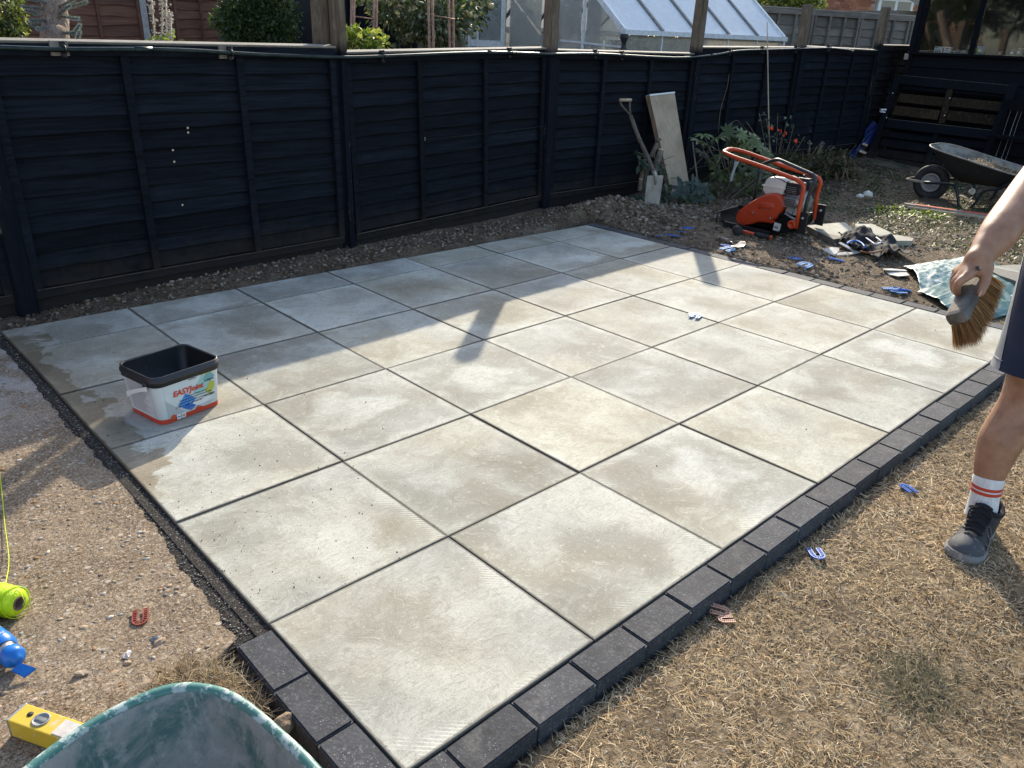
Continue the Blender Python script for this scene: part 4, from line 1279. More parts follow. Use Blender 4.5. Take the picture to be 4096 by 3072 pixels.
def setleaf(name, me, parent, p, d, up=Vector((0, 0, 1)), sc=1.0, roll=0.0):
    "leaf object with its +x along d"
    d = Vector(d).normalized(); y = Vector(up).cross(d)
    if y.length < 1e-4: y = Vector((0, 1, 0))
    y.normalize(); z = d.cross(y)
    m_ = Matrix((d, y, z)).transposed() @ Matrix.Rotation(roll, 3, 'X')
    ob = bpy.data.objects.new(name, me); col.objects.link(ob); ob.parent = parent
    ob.location = Vector(p) - worldloc(parent); ob.rotation_euler = m_.to_euler(); ob.scale = (sc,) * 3
    return ob


M['fatsia'] = m_leaf("fatsia_leaf", (.062, .082, .026), .62, .22, .42, False)
M['helle'] = m_leaf("hellebore_leaf", (.018, .033, .021), .3, .15, .40, False)
M['shrubleaf'] = m_leaf("dark_shrub_leaf", (.032, .050, .030), .35, .2, .5, False)
M['stem'] = simple("grey_stem", (.09, .075, .055), (.19, .165, .13), 20, .85)
M['twig'] = simple("brown_twig", (.10, .07, .045), (.2, .15, .10), 20, .9)
M['cut'] = flat("fresh_cut_wood", (.62, .52, .36), .8)
fat_me = [palmate(.165, 8, 255, .155, .25, .2).mesh("leaf", M['fatsia']), palmate(.15, 7, 225, .17, .35, .45).mesh("leaf", M['fatsia']), palmate(.16, 9, 275, .14, .2, .1).mesh("leaf", M['fatsia'])]
smal_me = []
for a in ((.085, .036, .25, .3), (.07, .032, .35, .5), (.095, .034, .2, .15)):
    mb = MB(); mb.add(*leafshape(*a)); smal_me.append(mb.mesh("leaf", M['shrubleaf']))
hel_me = []
for a in ((.14, .055, .2, .5), (.12, .05, .3, .75), (.15, .05, .15, .3)):
    mb = MB(); mb.add(*leafshape(*a, 6)); hel_me.append(mb.mesh("leaf", M['helle']))

# cut-back shrub behind the spade
sh = thing("cut_back_shrub", (5.33, 3.60, .05), "cut-back shrub with thick pruned stems beside the spade", "shrub")
YS = 3.6


def sq(x, y, dy=0): return PL(*q1(x, y), (5.3, YS + dy, 0), (-.45, -.8, 0))


stems = [[(245, 880), (262, 690)], [(270, 690), (290, 560), (330, 360)], [(300, 900), (350, 600), (400, 460)], [(420, 900), (500, 520), (560, 330), (600, 200)], [(430, 330), (520, 130), (560, 40)], [(560, 260), (590, 190)], [(540, 60), (600, 20)]]
for k, s_ in enumerate(stems):
    pts = [sq(*p, dy=.05 * (k % 3)) for p in s_]
    mb = MB(); r0 = (.022, .021, .03, .034, .024, .022, .016)[k]
    mb.tube(smoothpts(pts, 4), [r0 * (1 - .2 * i / (len(smoothpts(pts, 4)) - 1)) for i in range(len(smoothpts(pts, 4)))], 8)
    ob = mb.build("pruned_stem", M['stem'], sh)
    e = pts[-1]; dd = (pts[-1] - pts[-2]).normalized()
    MB().lathe([(.8 * r0, -.002), (.8 * r0, .0035), (0, .004)], e, dd, 9).build("cut_end", M['cut'], ob)
rr = random.Random(4)
for (cx, cy, sx_, sy_, n) in ((210, 260, 70, 60, 8), (230, 420, 70, 90, 14), (330, 430, 50, 70, 6), (560, 470, 90, 60, 9), (570, 560, 50, 60, 6), (680, 880, 70, 110, 17), (640, 1000, 60, 60, 8), (240, 960, 70, 40, 9), (660, 760, 30, 50, 4), (420, 390, 40, 70, 4)):
    for k in range(n):
        p = sq(cx + rr.gauss(0, sx_ * .6), cy + rr.gauss(0, sy_ * .6), rr.uniform(-.12, .1))
        setleaf("leaf", rr.choice(smal_me), sh, p, (rr.uniform(-1, .8), rr.uniform(-1, .4), rr.uniform(-1.2, .2)), sc=rr.uniform(.7, 1.25), roll=rr.uniform(-.6, .6))
for (a, b) in (((150, 240), (330, 300)), ((330, 300), (420, 300)), ((220, 280), (240, 560)), ((560, 520), (680, 500)), ((590, 400), (830, 305)), ((620, 870), (760, 830)), ((490, 250), (500, 440))):
    mb = MB(); mb.tube([sq(*a, dy=-.02), sq((a[0] + b[0]) / 2, (a[1] + b[1]) / 2 - 12, -.04), sq(*b, dy=-.03)], .003, 5); mb.build("twig", M['twig'], sh)

# hellebore in front of the board
he = thing("hellebore", PL(*q1(1130, 1330), (5.85, 3.25, 0), (-.45, -.8, 0)), "low dark leathery-leaved plant in front of the leaning board", "plant")


def hq(x, y, dy=0): return PL(*q1(x, y), (5.85, 3.25 + dy, 0), (-.45, -.8, 0))


for (cx, cy, n, s_) in ((950, 900, 7, 1.1), (1150, 1010, 6, .9), (1230, 860, 6, 1.0), (1330, 1000, 5, .85), (1080, 1090, 6, .85), (1190, 1180, 6, .9), (1120, 760, 4, .7), (1050, 1220, 5, .7)):
    c = hq(cx, cy, -.02); base = hq(1130 + rr.uniform(-30, 30), 1300, .05)
    MB().tube(smoothpts([base, (base + c) / 2 + Vector((0, 0, .05)), c], 4), .004, 5).build("stalk", M['helle'], he)
    axis_ = Vector((-.45, -.7, .45)).normalized()
    u = axis_.orthogonal().normalized(); w_ = axis_.cross(u)
    a0 = rr.uniform(0, 6)
    for k in range(n):
        a = a0 + 2 * PI * k / n
        setleaf("leaf", rr.choice(hel_me), he, c, u * math.cos(a) + w_ * math.sin(a) + axis_ * rr.uniform(-.1, .45), axis_, sc=s_ * rr.uniform(.8, 1.1))
n = 150
lp = MB()
for k in range(46):
    p = hq(rr.gauss(1010, 70), rr.gauss(1190, 60), rr.uniform(-.05, .05)); V, F = leafshape(.05, .035, .2, .4, 3)
    M3 = Euler((rr.uniform(-.6, .6), rr.uniform(-.3, .9), rr.uniform(0, 6.28))).to_matrix(); lp.add([M3 @ v + p for v in V], F)
ob = lp.build("ground_leaves", m_leaf("mallow_leaf", (.055, .085, .022), .3, .3, .5, False), he); ob["kind"] = "stuff"

# fatsia, with the round-leaved shrub beneath it
fa = thing("fatsia_shrub", (6.45, 3.48, .05), "large green shrub with hand-shaped glossy leaves by the board", "shrub")


def fq(px, py, dy=0): return PL(px, py, (6.45, 3.50 + dy, 0), (-.45, -.8, 0))


fl = [(1520, 292, 200), (1548, 298, 250), (1575, 305, 300), (1600, 290, 340), (1625, 300, 20), (1640, 318, 10), (1516, 330, 200), (1535, 345, 240), (1560, 335, 270), (1590, 325, 300), (1612, 330, 330), (1640, 345, 350), (1525, 312, 220), (1650, 330, 0), (1570, 285, 300), (1605, 310, 320), (1545, 372, 250), (1630, 372, 340), (1510, 305, 190), (1590, 350, 280), (1625, 395, 330), (1660, 360, 10)]
for k, (px, py, a) in enumerate(fl):
    p = fq(px, py, rr.uniform(-.18, .15)); base = fq(1575 + rr.uniform(-15, 15), 430, .05)
    MB().tube(smoothpts([base, (base * .45 + p * .55) + Vector((rr.uniform(-.04, .04), .03, .06)), p], 4), .005, 5).build("stalk", M['stem'], fa)
    ar = math.radians(a)
    dirv = Vector((math.cos(ar) * .6, -.55, -math.sin(ar) * .35 - .25 + rr.uniform(-.2, .25)))
    setleaf("leaf", fat_me[k % 3], fa, p, dirv, (-.35, -.5, .8), rr.uniform(.85, 1.15), rr.uniform(-.35, .35))

ro = thing("bushy_shrub", fq(1550, 447, -.2), "multi-stemmed shrub with oval grey-green leaves behind the compactor", "shrub")
ovl = []
for a in ((.10, .05, .25, .25), (.085, .046, .35, .4), (.11, .05, .2, .1)):
    mb = MB(); mb.add(*leafshape(*a)); ovl.append(mb.mesh("leaf", m_leaf("oval_leaf", (.060, .076, .032), .35, .2, .5, False) if not ovl else ovl[0].materials[0]))
rb = fq(1551, 445, -.2)
for k in range(17):
    e = fq(1515 + 9 * k + rr.uniform(-8, 8), 385 + rr.uniform(-22, 30), -.25 + rr.uniform(-.15, .15))
    md = rb.lerp(e, .55) + Vector((0, 0, -.02))
    MB().tube(smoothpts([rb + Vector((rr.uniform(-.02, .02), 0, 0)), md, e], 4), [.008] * 4 + [.005] * 5, 5).build("branch", M['stem'], ro)
    for q in range(9):
        p = e.lerp(md, rr.uniform(-.1, .45)) + Vector((rr.gauss(0, .03), rr.gauss(0, .03), rr.gauss(0, .035)))
        setleaf("leaf", rr.choice(ovl), ro, p, (rr.uniform(-1, .8), rr.uniform(-1, .3), rr.uniform(-.5, .8)), sc=rr.uniform(.65, 1.1), roll=rr.uniform(-.6, .6))

# red-flowered plant, bamboo cane and its neighbours
re = thing("red_flowering_plant", fq(1700, 400, -.1), "straggly plant with a few red-orange flowers against the fence", "plant")


def rq(px, py, dy=0): return PL(px, py, (7.2, 3.55 + dy, 0), (-.4, -.85, 0))


rb = rq(1672, 395)
for (ex, ey) in ((1640, 245), (1655, 255), (1612, 262), (1700, 262), (1715, 270), (1722, 300), (1690, 290), (1660, 290), (1628, 300), (1648, 330), (1700, 330), (1680, 245), (1738, 295), (1705, 350), (1650, 360)):
    e = rq(ex, ey, rr.uniform(-.15, .1)); md = rb.lerp(e, .5) + Vector((rr.uniform(-.06, .06), 0, .03))
    MB().tube(smoothpts([rb, md, e], 4), .0035, 4).build("stem", M['twig'], re)
    for q in range(9):
        p = e.lerp(md, rr.uniform(0, .8)) + Vector((rr.gauss(0, .035), rr.gauss(0, .03), rr.gauss(0, .035)))
        setleaf("leaf", rr.choice(smal_me), re, p, (rr.uniform(-1, 1), rr.uniform(-1, .3), rr.uniform(-.6, .6)), sc=rr.uniform(.45, .9), roll=rr.uniform(-.6, .6))
M['petal'] = m_leaf("red_petal", (.55, .075, .035), .3, .35, .5, False)
fm = MB()
for k in range(6):
    V, F = leafshape(.036, .017, .35, -.7, 3); M3 = Matrix.Rotation(k * PI / 3, 3, 'Z') @ Matrix.Rotation(-.6, 3, 'Y'); fm.add([M3 @ v for v in V], F)
fme = fm.mesh("flower", M['petal'])
for (ex, ey, s_) in ((1669, 282, 1.1), (1688, 288, 1), (1699, 292, .9), (1721, 310, 1.1), (1682, 284, .6), (1664, 280, .6), (1694, 296, .7)):
    setleaf("flower", fme, re, rq(ex, ey, -.1), (.2, -1, .6), sc=s_)
tag(MB().tube([rq(1664, 390, .1), rq(1660, 240, .12), PL(1658, 100, (7.1, 3.82, 0), (0, 1, 0)), PL(1657, 47, (7.1, 3.84, 0), (0, 1, 0))], [.008, .007, .006, .005], 6).build("bamboo_cane", M['ply'], None, rq(1664, 390, .1)), "tall bamboo cane standing up past the fence top", "cane")
tag(MB().tube([PL(*q1(1215, 800), (6.2, 3.5, 0), (0, 1, 0)), PL(*q1(1120, 75), (6.2, 3.7, 0), (0, 1, 0))], .008, 6).build("short_cane", M['greywood'], None, PL(*q1(1215, 800), (6.2, 3.5, 0), (0, 1, 0))), "short grey cane leaning on the fence right of the pale board", "cane")
sd = thing("seedhead_plant", rq(1750, 385), "leafy plant with upright brown seed spikes near the slide", "plant")


def vq(px, py, dy=0): return PL(px, py, (8.0, 3.55 + dy, 0), (-.35, -.9, 0))


for (bx_, by, ex, ey) in ((1745, 385, 1778, 305), (1760, 390, 1799, 318), (1740, 390, 1750, 308), (1735, 395, 1735, 330), (1765, 395, 1790, 345), (1720, 395, 1712, 335)):
    b0 = vq(bx_, by); e = vq(ex, ey)
    ob = MB().tube(smoothpts([b0, b0.lerp(e, .5) + Vector((0, 0, .02)), e], 4), .004, 5).build("stem", M['twig'], sd)
    if ey < 320:
        mb = MB()
        for k in range(26): mb.rock(b0.lerp(e, rr.uniform(.62, 1.0)) + Vector((rr.gauss(0, .010), rr.gauss(0, .008), rr.gauss(0, .01))), .012, (1, 1, 1))
        mb.build("seed_spike", simple("brown_seed", (.10, .075, .05), (.22, .17, .11), 30, .9), sd)
    for k in range(14):
        p = b0.lerp(e, rr.uniform(.05, .7)) + Vector((rr.gauss(0, .06), rr.gauss(0, .05), rr.gauss(0, .03)))
        setleaf("leaf", rr.choice(ovl), sd, p, (rr.uniform(-1, 1), rr.uniform(-1, .3), rr.uniform(-.4, .9)), sc=rr.uniform(.7, 1.25), roll=rr.uniform(-.6, .6))
dl = thing("withered_leaves", vq(1800, 375), "heap of withered brown strap leaves beside the slide", "plant")
M['wither'] = m_leaf("withered_leaf", (.15, .10, .062), .4, .15, .8, False)
wl = MB(); wl.add(*leafshape(.17, .026, .5, 1.2, 6)); wme = wl.mesh("leaf", M['wither'])
for k in range(95):
    p = vq(1800 + rr.gauss(0, 15), 350 + rr.gauss(0, 11), rr.uniform(-.15, .05))
    a = rr.uniform(0, 6.28)
    setleaf("leaf", wme, dl, p, (math.cos(a), math.sin(a) - .3, rr.uniform(-.7, .4)), sc=rr.uniform(.6, 1.2), roll=rr.uniform(-.5, .5))
# thin bare briars trailing over the fence foot
br = MB()
for pts in (((1480, 380), (1525, 330), (1560, 285), (1567, 275)), ((1567, 275), (1590, 260), (1600, 268)), ((1552, 288), (1556, 240), (1570, 190), (1575, 160)), ((1600, 268), (1625, 290), (1650, 300)), ((1500, 360), (1540, 325), (1600, 335)), ((1700, 355), (1735, 335), (1775, 345))):
    br.tube(smoothpts([PL(*p, (6.6, 3.72, 0), (0, 1, 0)) for p in pts], 5), .0028, 4)
tag(br.build("bare_briar", M['twig'], None, (6.6, 3.72, .1)), "thin bare briar stems looping up the dark fence", "briar")


# ================================================================ PLATE COMPACTOR (length along -y, its belt side towards the patio)
CO = Vector((5.16, 2.68, .0))


def cq(s_, z, t): return CO + Vector((t, -s_, z))


comp = thing("plate_compactor", (5.39, 2.35, -.01), "orange plate compactor with petrol engine parked on the soil", "compactor")
mb = MB()
plate = []
for s_, lift, ta, tb in ((-.005, .085, .14, .36), (.03, .062, .07, .42), (.08, .035, .03, .455), (.14, .015, .005, .468), (.20, .0, .0, .47), (.50, .0, .0, .47), (.57, .012, .0, .47), (.63, .05, .01, .46)):
    plate.append([cq(s_, lift + .0, ta), cq(s_, lift + .018, ta - .01), cq(s_, lift + .018, tb + .01), cq(s_, lift, tb)])
mb.loft(plate, True, True, False); mb.build("base_plate", M['plate'], comp)
MB().bar(cq(.12, .035, -.004), cq(.55, .03, -.004), .014, .03).build("plate_edge", M['blackmetal'], comp)
mb = MB(); mb.box(cq(.36, .075, .27), (.24, .30, .09), None, .02); mb.tube([cq(.62, .11, .05), cq(.62, .11, .44)], .055, 12); mb.box(cq(.40, .17, .24), (.30, .46, .03), None, .006); mb.box(cq(.45, .11, .27), (.24, .34, .10), None, .02)
mb.build("exciter_housing", M['plate'], comp)
mb = MB(); ex = [cq(.545, .055, .03), cq(.555, .122, .03), cq(.64, .135, .03), cq(.72, .12, .03), cq(.745, .095, .03), cq(.70, .06, .03), cq(.62, .045, .03)]
mb.prism(ex, (1, 0, 0), .10); mb.build("rear_foot", M['plate'], comp)
MB().box(cq(.585, .085, .0265), (.004, .058, .062), Euler((.08, 0, 0)).to_matrix(), 0).build("rating_label", flat("worn_label", (.55, .53, .48), .6), comp)


def text(name, body, size, mat, parent, origin, xdir, ydir, ext=.0004, shear=0.0, align='LEFT', bold=0.0):
    cu = bpy.data.curves.new(name, 'FONT'); cu.body = body; cu.size = size; cu.extrude = ext; cu.shear = shear; cu.align_x = align; cu.offset = bold; cu.resolution_u = 3
    tmp = bpy.data.objects.new(name, cu); col.objects.link(tmp)
    dg = bpy.context.evaluated_depsgraph_get()
    me = bpy.data.meshes.new_from_object(tmp.evaluated_get(dg)); bpy.data.objects.remove(tmp); me.name = name
    me.materials.clear(); me.materials.append(mat)
    ob = bpy.data.objects.new(name, me); col.objects.link(ob); ob.parent = parent
    x = Vector(xdir).normalized(); y = Vector(ydir); y = (y - x * y.dot(x)).normalized(); z = x.cross(y)
    ob.rotation_euler = Matrix((x, y, z)).transposed().to_euler(); ob.location = Vector(origin) - worldloc(parent)
    return ob


text("lettering", "705", .026, blk, comp, cq(.560, .072, .0235), (0, -1, 0), (0, 0, 1), .0003, bold=.0008)
# belt guard
gout = [(.173, .08), (.178, .127), (.215, .170), (.33, .262), (.419, .314), (.470, .325), (.514, .321), (.555, .300), (.580, .270), (.586, .240), (.532, .132), (.526, .120), (.512, .090), (.470, .086), (.376, .075), (.320, .048), (.257, .026), (.215, .026), (.190, .044)]
gs = smoothpts([cq(s_, z, 0) for s_, z in gout], 3, True)
gc_ = sum(gs, Vector()) / len(gs)


def ins(P, d, t): return [p + (gc_ - p).normalized() * d + Vector((t, 0, 0)) for p in P]


mb = MB(); mb.loft([ins(gs, 0, .17), ins(gs, -.002, .105), ins(gs, .002, .090), ins(gs, .012, .082), ins(gs, .022, .080)], True, True, True)
mb.build("belt_guard", M['orangecover'], comp)
rib = []
for k in range(20):
    a = 2 * PI * k / 20; rib.append((.065 * max(-1, min(1, 1.5 * math.cos(a))), .024 * math.sin(a)))
cx, cz = .427, .222
rp = lambda r, z: cq(cx + r[0] * math.cos(.17) - r[1] * math.sin(.17), cz + r[0] * math.sin(.17) + r[1] * math.cos(.17), z)
mb = MB(); mb.loft([[rp((a * 1.12, b * 1.2), .081) for a, b in rib], [rp(r, .074) for r in rib]], False, True, True); mb.build("raised_panel", M['orangecover'], comp)
MB().tube([cq(.225 + .047 * math.cos(t), .088 + .047 * math.sin(t), .079) for t in np.linspace(0, 2 * PI, 29)[:-1]], .0035, 6, closed=True).build("pulley_ring", M['orangecover'], comp)
for s_, z in ((.322, .146), (.488, .131)):
    ob = MB().lathe([(.021, 0), (.021, .002), (.013, .0015), (.012, -.002)], cq(s_, z, .080), (-1, 0, 0), 14).build("bolt_recess", M['orangecover'], comp)
    MB().lathe([(.009, 0), (.009, .005), (.004, .006)], cq(s_, z, .0785), (-1, 0, 0), 8).build("bolt", M['steel'], ob)
# engine
mb = MB()
mb.lathe([(.085, -.05), (.09, 0), (.09, .12), (.07, .13)], cq(.60, .265, .22), (1, 0, 0), 18); mb.box(cq(.55, .22, .26), (.22, .17, .10), None, .02); mb.box(cq(.63, .235, .165), (.09, .09, .12), None, .012)
for k in range(6): mb.box(cq(.615, .245 + k * .013, .13), (.10, .095, .005))
mb.build("engine_block", M['alu'], comp)
MB().lathe([(.035, 0), (.04, .02), (.02, .024)], cq(.655, .275, .125), (-1, 0, .0), 14).build("rewind_hub", M['alu'], comp)
mb = MB(); mb.box(cq(.625, .235, .135), (.05, .06, .09), Euler((.25, 0, 0)).to_matrix(), .008); mb.build("carburettor_cover", flat("dusty_grey_casting", (.34, .335, .32), .5), comp)
tb_ = [(.362, .300), (.333, .362), (.340, .372), (.357, .418), (.390, .438), (.427, .446), (.523, .446), (.535, .400), (.530, .362), (.518, .318), (.505, .302)]
tg = smoothpts([cq(s_, z, 0) for s_, z in tb_], 3, True); tc = sum(tg, Vector()) / len(tg)
lo = MB()


def sh_(P, k, t): return [tc + (p - tc) * k + Vector((t, 0, 0)) for p in P]


lo.loft([sh_(tg, .86, .142), sh_(tg, .94, .146), sh_(tg, .985, .156), sh_(tg, 1.0, .172), sh_(tg, 1.0, .33), sh_(tg, .93, .348)], True, True, True)
lo.build("fuel_tank", M['tank'], comp)
MB().bar(cq(.330, .367, .24), cq(.538, .367, .24), .21, .006).build("tank_seam", M['tank'], comp)
MB().lathe([(.036, 0), (.036, .018), (.030, .022), (0, .023)], cq(.43, .448, .24), (0, 0, 1), 16).build("fuel_cap", M['steel'], comp)
mb = MB(); mb.box(cq(.59, .375, .21), (.11, .135, .085), None, .012); mb.build("muffler_guard", M['blackmetal'], comp)
for k in range(4): MB().box(cq(.588, .345 + k * .014, .1535), (.004, .085, .004)).build("louvre", M['alu'], comp)
MB().box(cq(.59, .421, .205), (.10, .12, .006), None, .002).build("heat_shield", M['alu'], comp)
for k in range(8): MB().box(cq(.54 + k * .014, .4255, .20), (.085, .005, .004)).build("shield_slot", M['blackmetal'], comp)
MB().box(cq(.575, .375, .40), (.13, .14, .10), None, .018).box(cq(.575, .43, .40), (.10, .10, .02), None, .006).build("air_filter", M['blackmetal'], comp)
MB().lathe([(.011, 0), (.013, .014), (.005, .017)], cq(.55, .442, .40), (0, 0, 1), 10).build("filter_knob", M['blackmetal'], comp)
# handle: one bent tube with both legs
hp = [cq(.748, .105, .02), cq(.747, .29, .02), cq(.755, .435, .02), cq(.70, .470, .02), cq(.364, .532, .02), cq(.109, .570, .02), cq(-.02, .592, .05), cq(-.13, .585, .30), cq(-.165, .575, .43), cq(-.05, .562, .45), cq(.23, .512, .45), cq(.63, .450, .45), cq(.680, .42, .45), cq(.664, .33, .45), cq(.676, .11, .45)]
MB().tube(fillet(hp, .055, 5), .0165, 12).build("handle", M['orange'], comp)
for t_ in (.02, .45):
    s0 = .748 if t_ < .1 else .68
    MB().lathe([(.030, -.012), (.034, 0), (.034, .03), (.02, .034), (.02, .02)], cq(s0 - .035, .130, t_ + .012), (-1, 0, 0), 14).build("handle_pivot", M['orange'] if t_ < .1 else M['blackmetal'], comp)
    MB().box(cq(s0 + .03, .15, t_ + .03), (.012, .075, .17), None, .003).build("handle_bracket", M['blackmetal'], comp)
    MB().lathe([(.012, 0), (.012, .02), (0, .021)], cq(s0 + .035, .19, t_ + .02), (-1, 0, 0), 8).build("bracket_bolt", M['steel'], comp)
lp_ = [cq(.765, .16, .08), cq(.766, .35, .09), cq(.80, .478, .10), cq(.770, .513, .11), cq(.392, .577, .21), cq(.28, .535, .27), cq(.165, .487, .37), cq(.148, .20, .38)]
MB().tube(fillet(lp_, .05, 5), .0145, 10).build("lifting_frame", M['darkgreen'], comp)
MB().tube([cq(.255, .50, .24), cq(.24, .36, .23), cq(.225, .17, .23)], .013, 8).build("frame_leg", M['darkgreen'], comp)
MB().tube(fillet([cq(.03, .02, .02), cq(.009, .10, .05), cq(.02, .12, .40), cq(.04, .06, .46)], .02), .008, 6).build("front_bar", M['blackmetal'], comp)
rag = []
ra = cq(.135, .555, .02)
for k in range(7):
    t = k / 6
    rag.append([ra + Vector((-.02 + .006 * math.sin(k), .02 + t * .030 - .015 - .015 * t, -.01 - t * .17)), ra + Vector((-.03, .0 + t * .025 - .03, -.012 - t * .16)), ra + Vector((-.02, -.03 + t * .05 - .01, -.008 - t * .13))])
mb = MB(); mb.loft(rag, False, False, True, False); tag(mb.build("hanging_tag", flat("crumpled_tag", (.34, .38, .37), .6), None, ra), "crumpled grey-white tag hanging from the orange handle", "tag")

# cables, bolts and a throttle lever
MB().tube(smoothpts([cq(.10, .56, .05), cq(.25, .50, .06), cq(.45, .455, .10), cq(.56, .40, .16), cq(.60, .33, .15)], 6), .0035, 6).build("throttle_cable", M['rubber'], comp)
MB().tube(smoothpts([cq(.655, .36, .16), cq(.70, .33, .15), cq(.69, .25, .14), cq(.64, .21, .13)], 6), .006, 6).build("fuel_hose", M['rubber'], comp)
MB().tube([cq(.12, .565, .02), cq(.10, .535, .015), cq(.095, .50, .01)], .006, 6).build("throttle_lever", M['rubber'], comp)
for s_, z in ((.62, .20), (.58, .17), (.66, .19), (.60, .15)):
    MB().lathe([(.009, 0), (.009, .006), (0, .007)], cq(s_, z, .115), (-1, 0, 0), 6).build("engine_bolt", M['steel'], comp)
MB().bar(cq(.40, .195, .076), cq(.47, .205, .076), .001, .016).build("scuffed_decal", flat("faded_decal", (.30, .09, .05), .6), comp)
mb = MB(); mb.tube(smoothpts([cq(.60, .19, .09), cq(.66, .17, .08), cq(.70, .15, .10)], 5), .010, 7); mb.build("exhaust_pipe", M['alu'], comp)
# lump hammer by the plate
hm = thing("club_hammer", G(1630, 510), "short hammer with black head and orange handle lying by the compactor", "hammer")
a = G(1593, 497, .035); b = G(1667, 513, .02)
MB().lathe([(.03, -.052), (.036, -.045), (.036, .045), (.03, .052)], a, (-.75, -.62, .1), 16).build("hammer_head", M['rubber'], hm)
d = (b - a)
MB().tube([a + d * .08, a + d * .52], .0125, 8).build("shaft", M['orange'], hm)
MB().tube([a + d * .50, a + d * .62, a + d * .95], [.013, .017, .016], 8).build("grip", M['rubber'], hm)
MB().tube([a + d * .95, a + d * 1.01], .016, 8).build("end_cap", M['orange'], hm)

# trowel
tr = thing("gauging_trowel", G(1590, 525), "gauging trowel with worn wooden handle lying by the back blocks", "trowel")
p0 = G(1554, 513, .03); p1 = G(1576, 521, .028); p2 = G(1584, 528, .02)
MB().tube([p0, p0.lerp(p1, .3), p0.lerp(p1, .7), p1], [.013, .016, .013, .015], 10).build("grip", M['greywood'], tr)
MB().tube([p0 + Vector((-.0, .0, 0)), p0 + (p0 - p1) * .05], .0145, 8).build("worn_end", M['ply'], tr)
MB().tube([p1, p1.lerp(p2, .5) + Vector((0, 0, .006)), p2], .005, 6).build("tang", M['steel'], tr)
bl2 = [G(1578, 532, .012), G(1588, 530, .016), G(1600, 521, .022), G(1609, 522, .02), G(1612, 527, .016), G(1606, 533, .012), G(1594, 535, .01)]
MB().prism(bl2, (0, 0, 1), .0025).build("blade", M['steel'], tr)
# ================================================================ BLACK BARROW
bw = thing("black_wheelbarrow", (8.37, 1.8, -.03), "black wheelbarrow of soil and twigs in front of the shed", "wheelbarrow")


def ringrect(y0, y1, x0, x1, z0, z1, r, n=5):
    "rounded rectangle from nose y0 to rear y1, z running z0->z1"
    out = []
    w = abs(x1 - x0); L = abs(y1 - y0)
    for (a, b) in rrect(w, L, r, n):
        f = (b + L / 2) / L                     # 0 rear, 1 nose
        out.append(Vector(((x0 + x1) / 2 + a, (y0 + y1) / 2 + b, z1 + (z0 - z1) * f)))
    return out


def rimring(k):
    "tray rim, nose lip high and narrow"
    return ringrect(2.16, 1.20, 8.06, 8.66, .530, .345, .20, 6)


R0 = rimring(0)
inner = [ringrect(2.145, 1.215, 8.075, 8.645, .527, .343, .19, 6), ringrect(1.98, 1.28, 8.13, 8.59, .36, .27, .16, 6), ringrect(1.84, 1.34, 8.19, 8.53, .225, .225, .12, 6)]
outer = [[p + Vector((0, 0, -.004)) for p in R0], ringrect(2.0, 1.265, 8.115, 8.605, .35, .26, .17, 6), ringrect(1.85, 1.33, 8.175, 8.545, .215, .215, .13, 6)]
MB().loft(outer, False, True, True).build("tray", M['barrowdark'], bw)
MB().loft(inner, False, True, True).build("tray_lining", M['barrowdust'], bw)
MB().tube(R0, .0075, 8, closed=True).build("rim", M['barrowrim'], bw)
mb = MB(); gr = []
for k in range(7):
    f = k / 6
    gr.append([Vector((8.15 + .43 * j / 8, 1.97 - .67 * f, .365 - .06 * f + .05 * math.sin(PI * f) * math.sin(PI * j / 8) + random.uniform(-.012, .012) + (.02 if 0 < j < 8 else -.01))) for j in range(9)])
mb.loft(gr, False, False, True, False)
so = mb.build("soil_load", M['ground'], bw)
n = 700
x = rng.uniform(8.16, 8.56, n); y = rng.uniform(1.3, 1.9, n)
z = .375 + .05 * np.sin(PI * (1.93 - y) / .63) * np.sin(PI * (x - 8.15) / .43) - .06 * (1.93 - y) / .63
ob = blades("twigs", x, y, z, rng.uniform(.03, .13, n), rng.uniform(.003, .007, n), .45, strawpal * .9, M['straw'], None)
ob.parent = bw; ob.location = -worldloc(bw)
WC = Vector((8.35, 2.10, .145))
wh = bpy.data.objects.new("wheel", MB().lathe([(.095, -.022), (.098, -.03), (.078, -.024), (.072, -.008), (.018, -.012), (.016, -.035), (.010, -.036)], (0, 0, 0), (1, 0, 0), 28, False).lathe([(.095, .022), (.098, .03), (.078, .024), (.072, .008), (.018, .012), (.016, .035)], (0, 0, 0), (1, 0, 0), 28, False).mesh("wheel", M['wheelplastic'])); col.objects.link(wh); wh.parent = bw; wh.location = WC - worldloc(bw)
mb = MB(); ty = []
for k in range(12):
    a = 2 * PI * k / 12; ty.append((.140 + .044 * math.cos(a), .043 * math.sin(a)))
rings = [[WC + Vector((b, r * math.cos(2 * PI * j / 32), r * math.sin(2 * PI * j / 32))) for r, b in ty] for j in range(32)]
rings.append(rings[0])
mb.loft(rings, False, False, True); mb.build("tyre", M['rubber'], wh)
for k in range(12):
    a = 2 * PI * k / 12
    MB().bar(WC + Vector((-.012, .018 * math.cos(a), .018 * math.sin(a))), WC + Vector((-.012, .078 * math.cos(a), .078 * math.sin(a))), .009, .014, (1, 0, 0)).build("spoke", M['wheelplastic'], wh)
MB().tube([WC + Vector((-.12, 0, .0)), WC + Vector((.12, 0, 0))], .008, 8).build("axle", M['steel'], bw)
fp_ = [Vector((8.15, 2.10, .165)), Vector((8.15, 1.86, .185)), Vector((8.13, 1.78, .165)), Vector((8.12, 1.735, .07)), Vector((8.12, 1.70, -.015)), Vector((8.12, 1.63, -.03)), Vector((8.12, 1.56, .05)), Vector((8.12, 1.52, .165)), Vector((8.11, 1.38, .215)), Vector((8.09, 1.30, .275)), Vector((8.08, .9, .40)), Vector((8.08, .7, .42))]
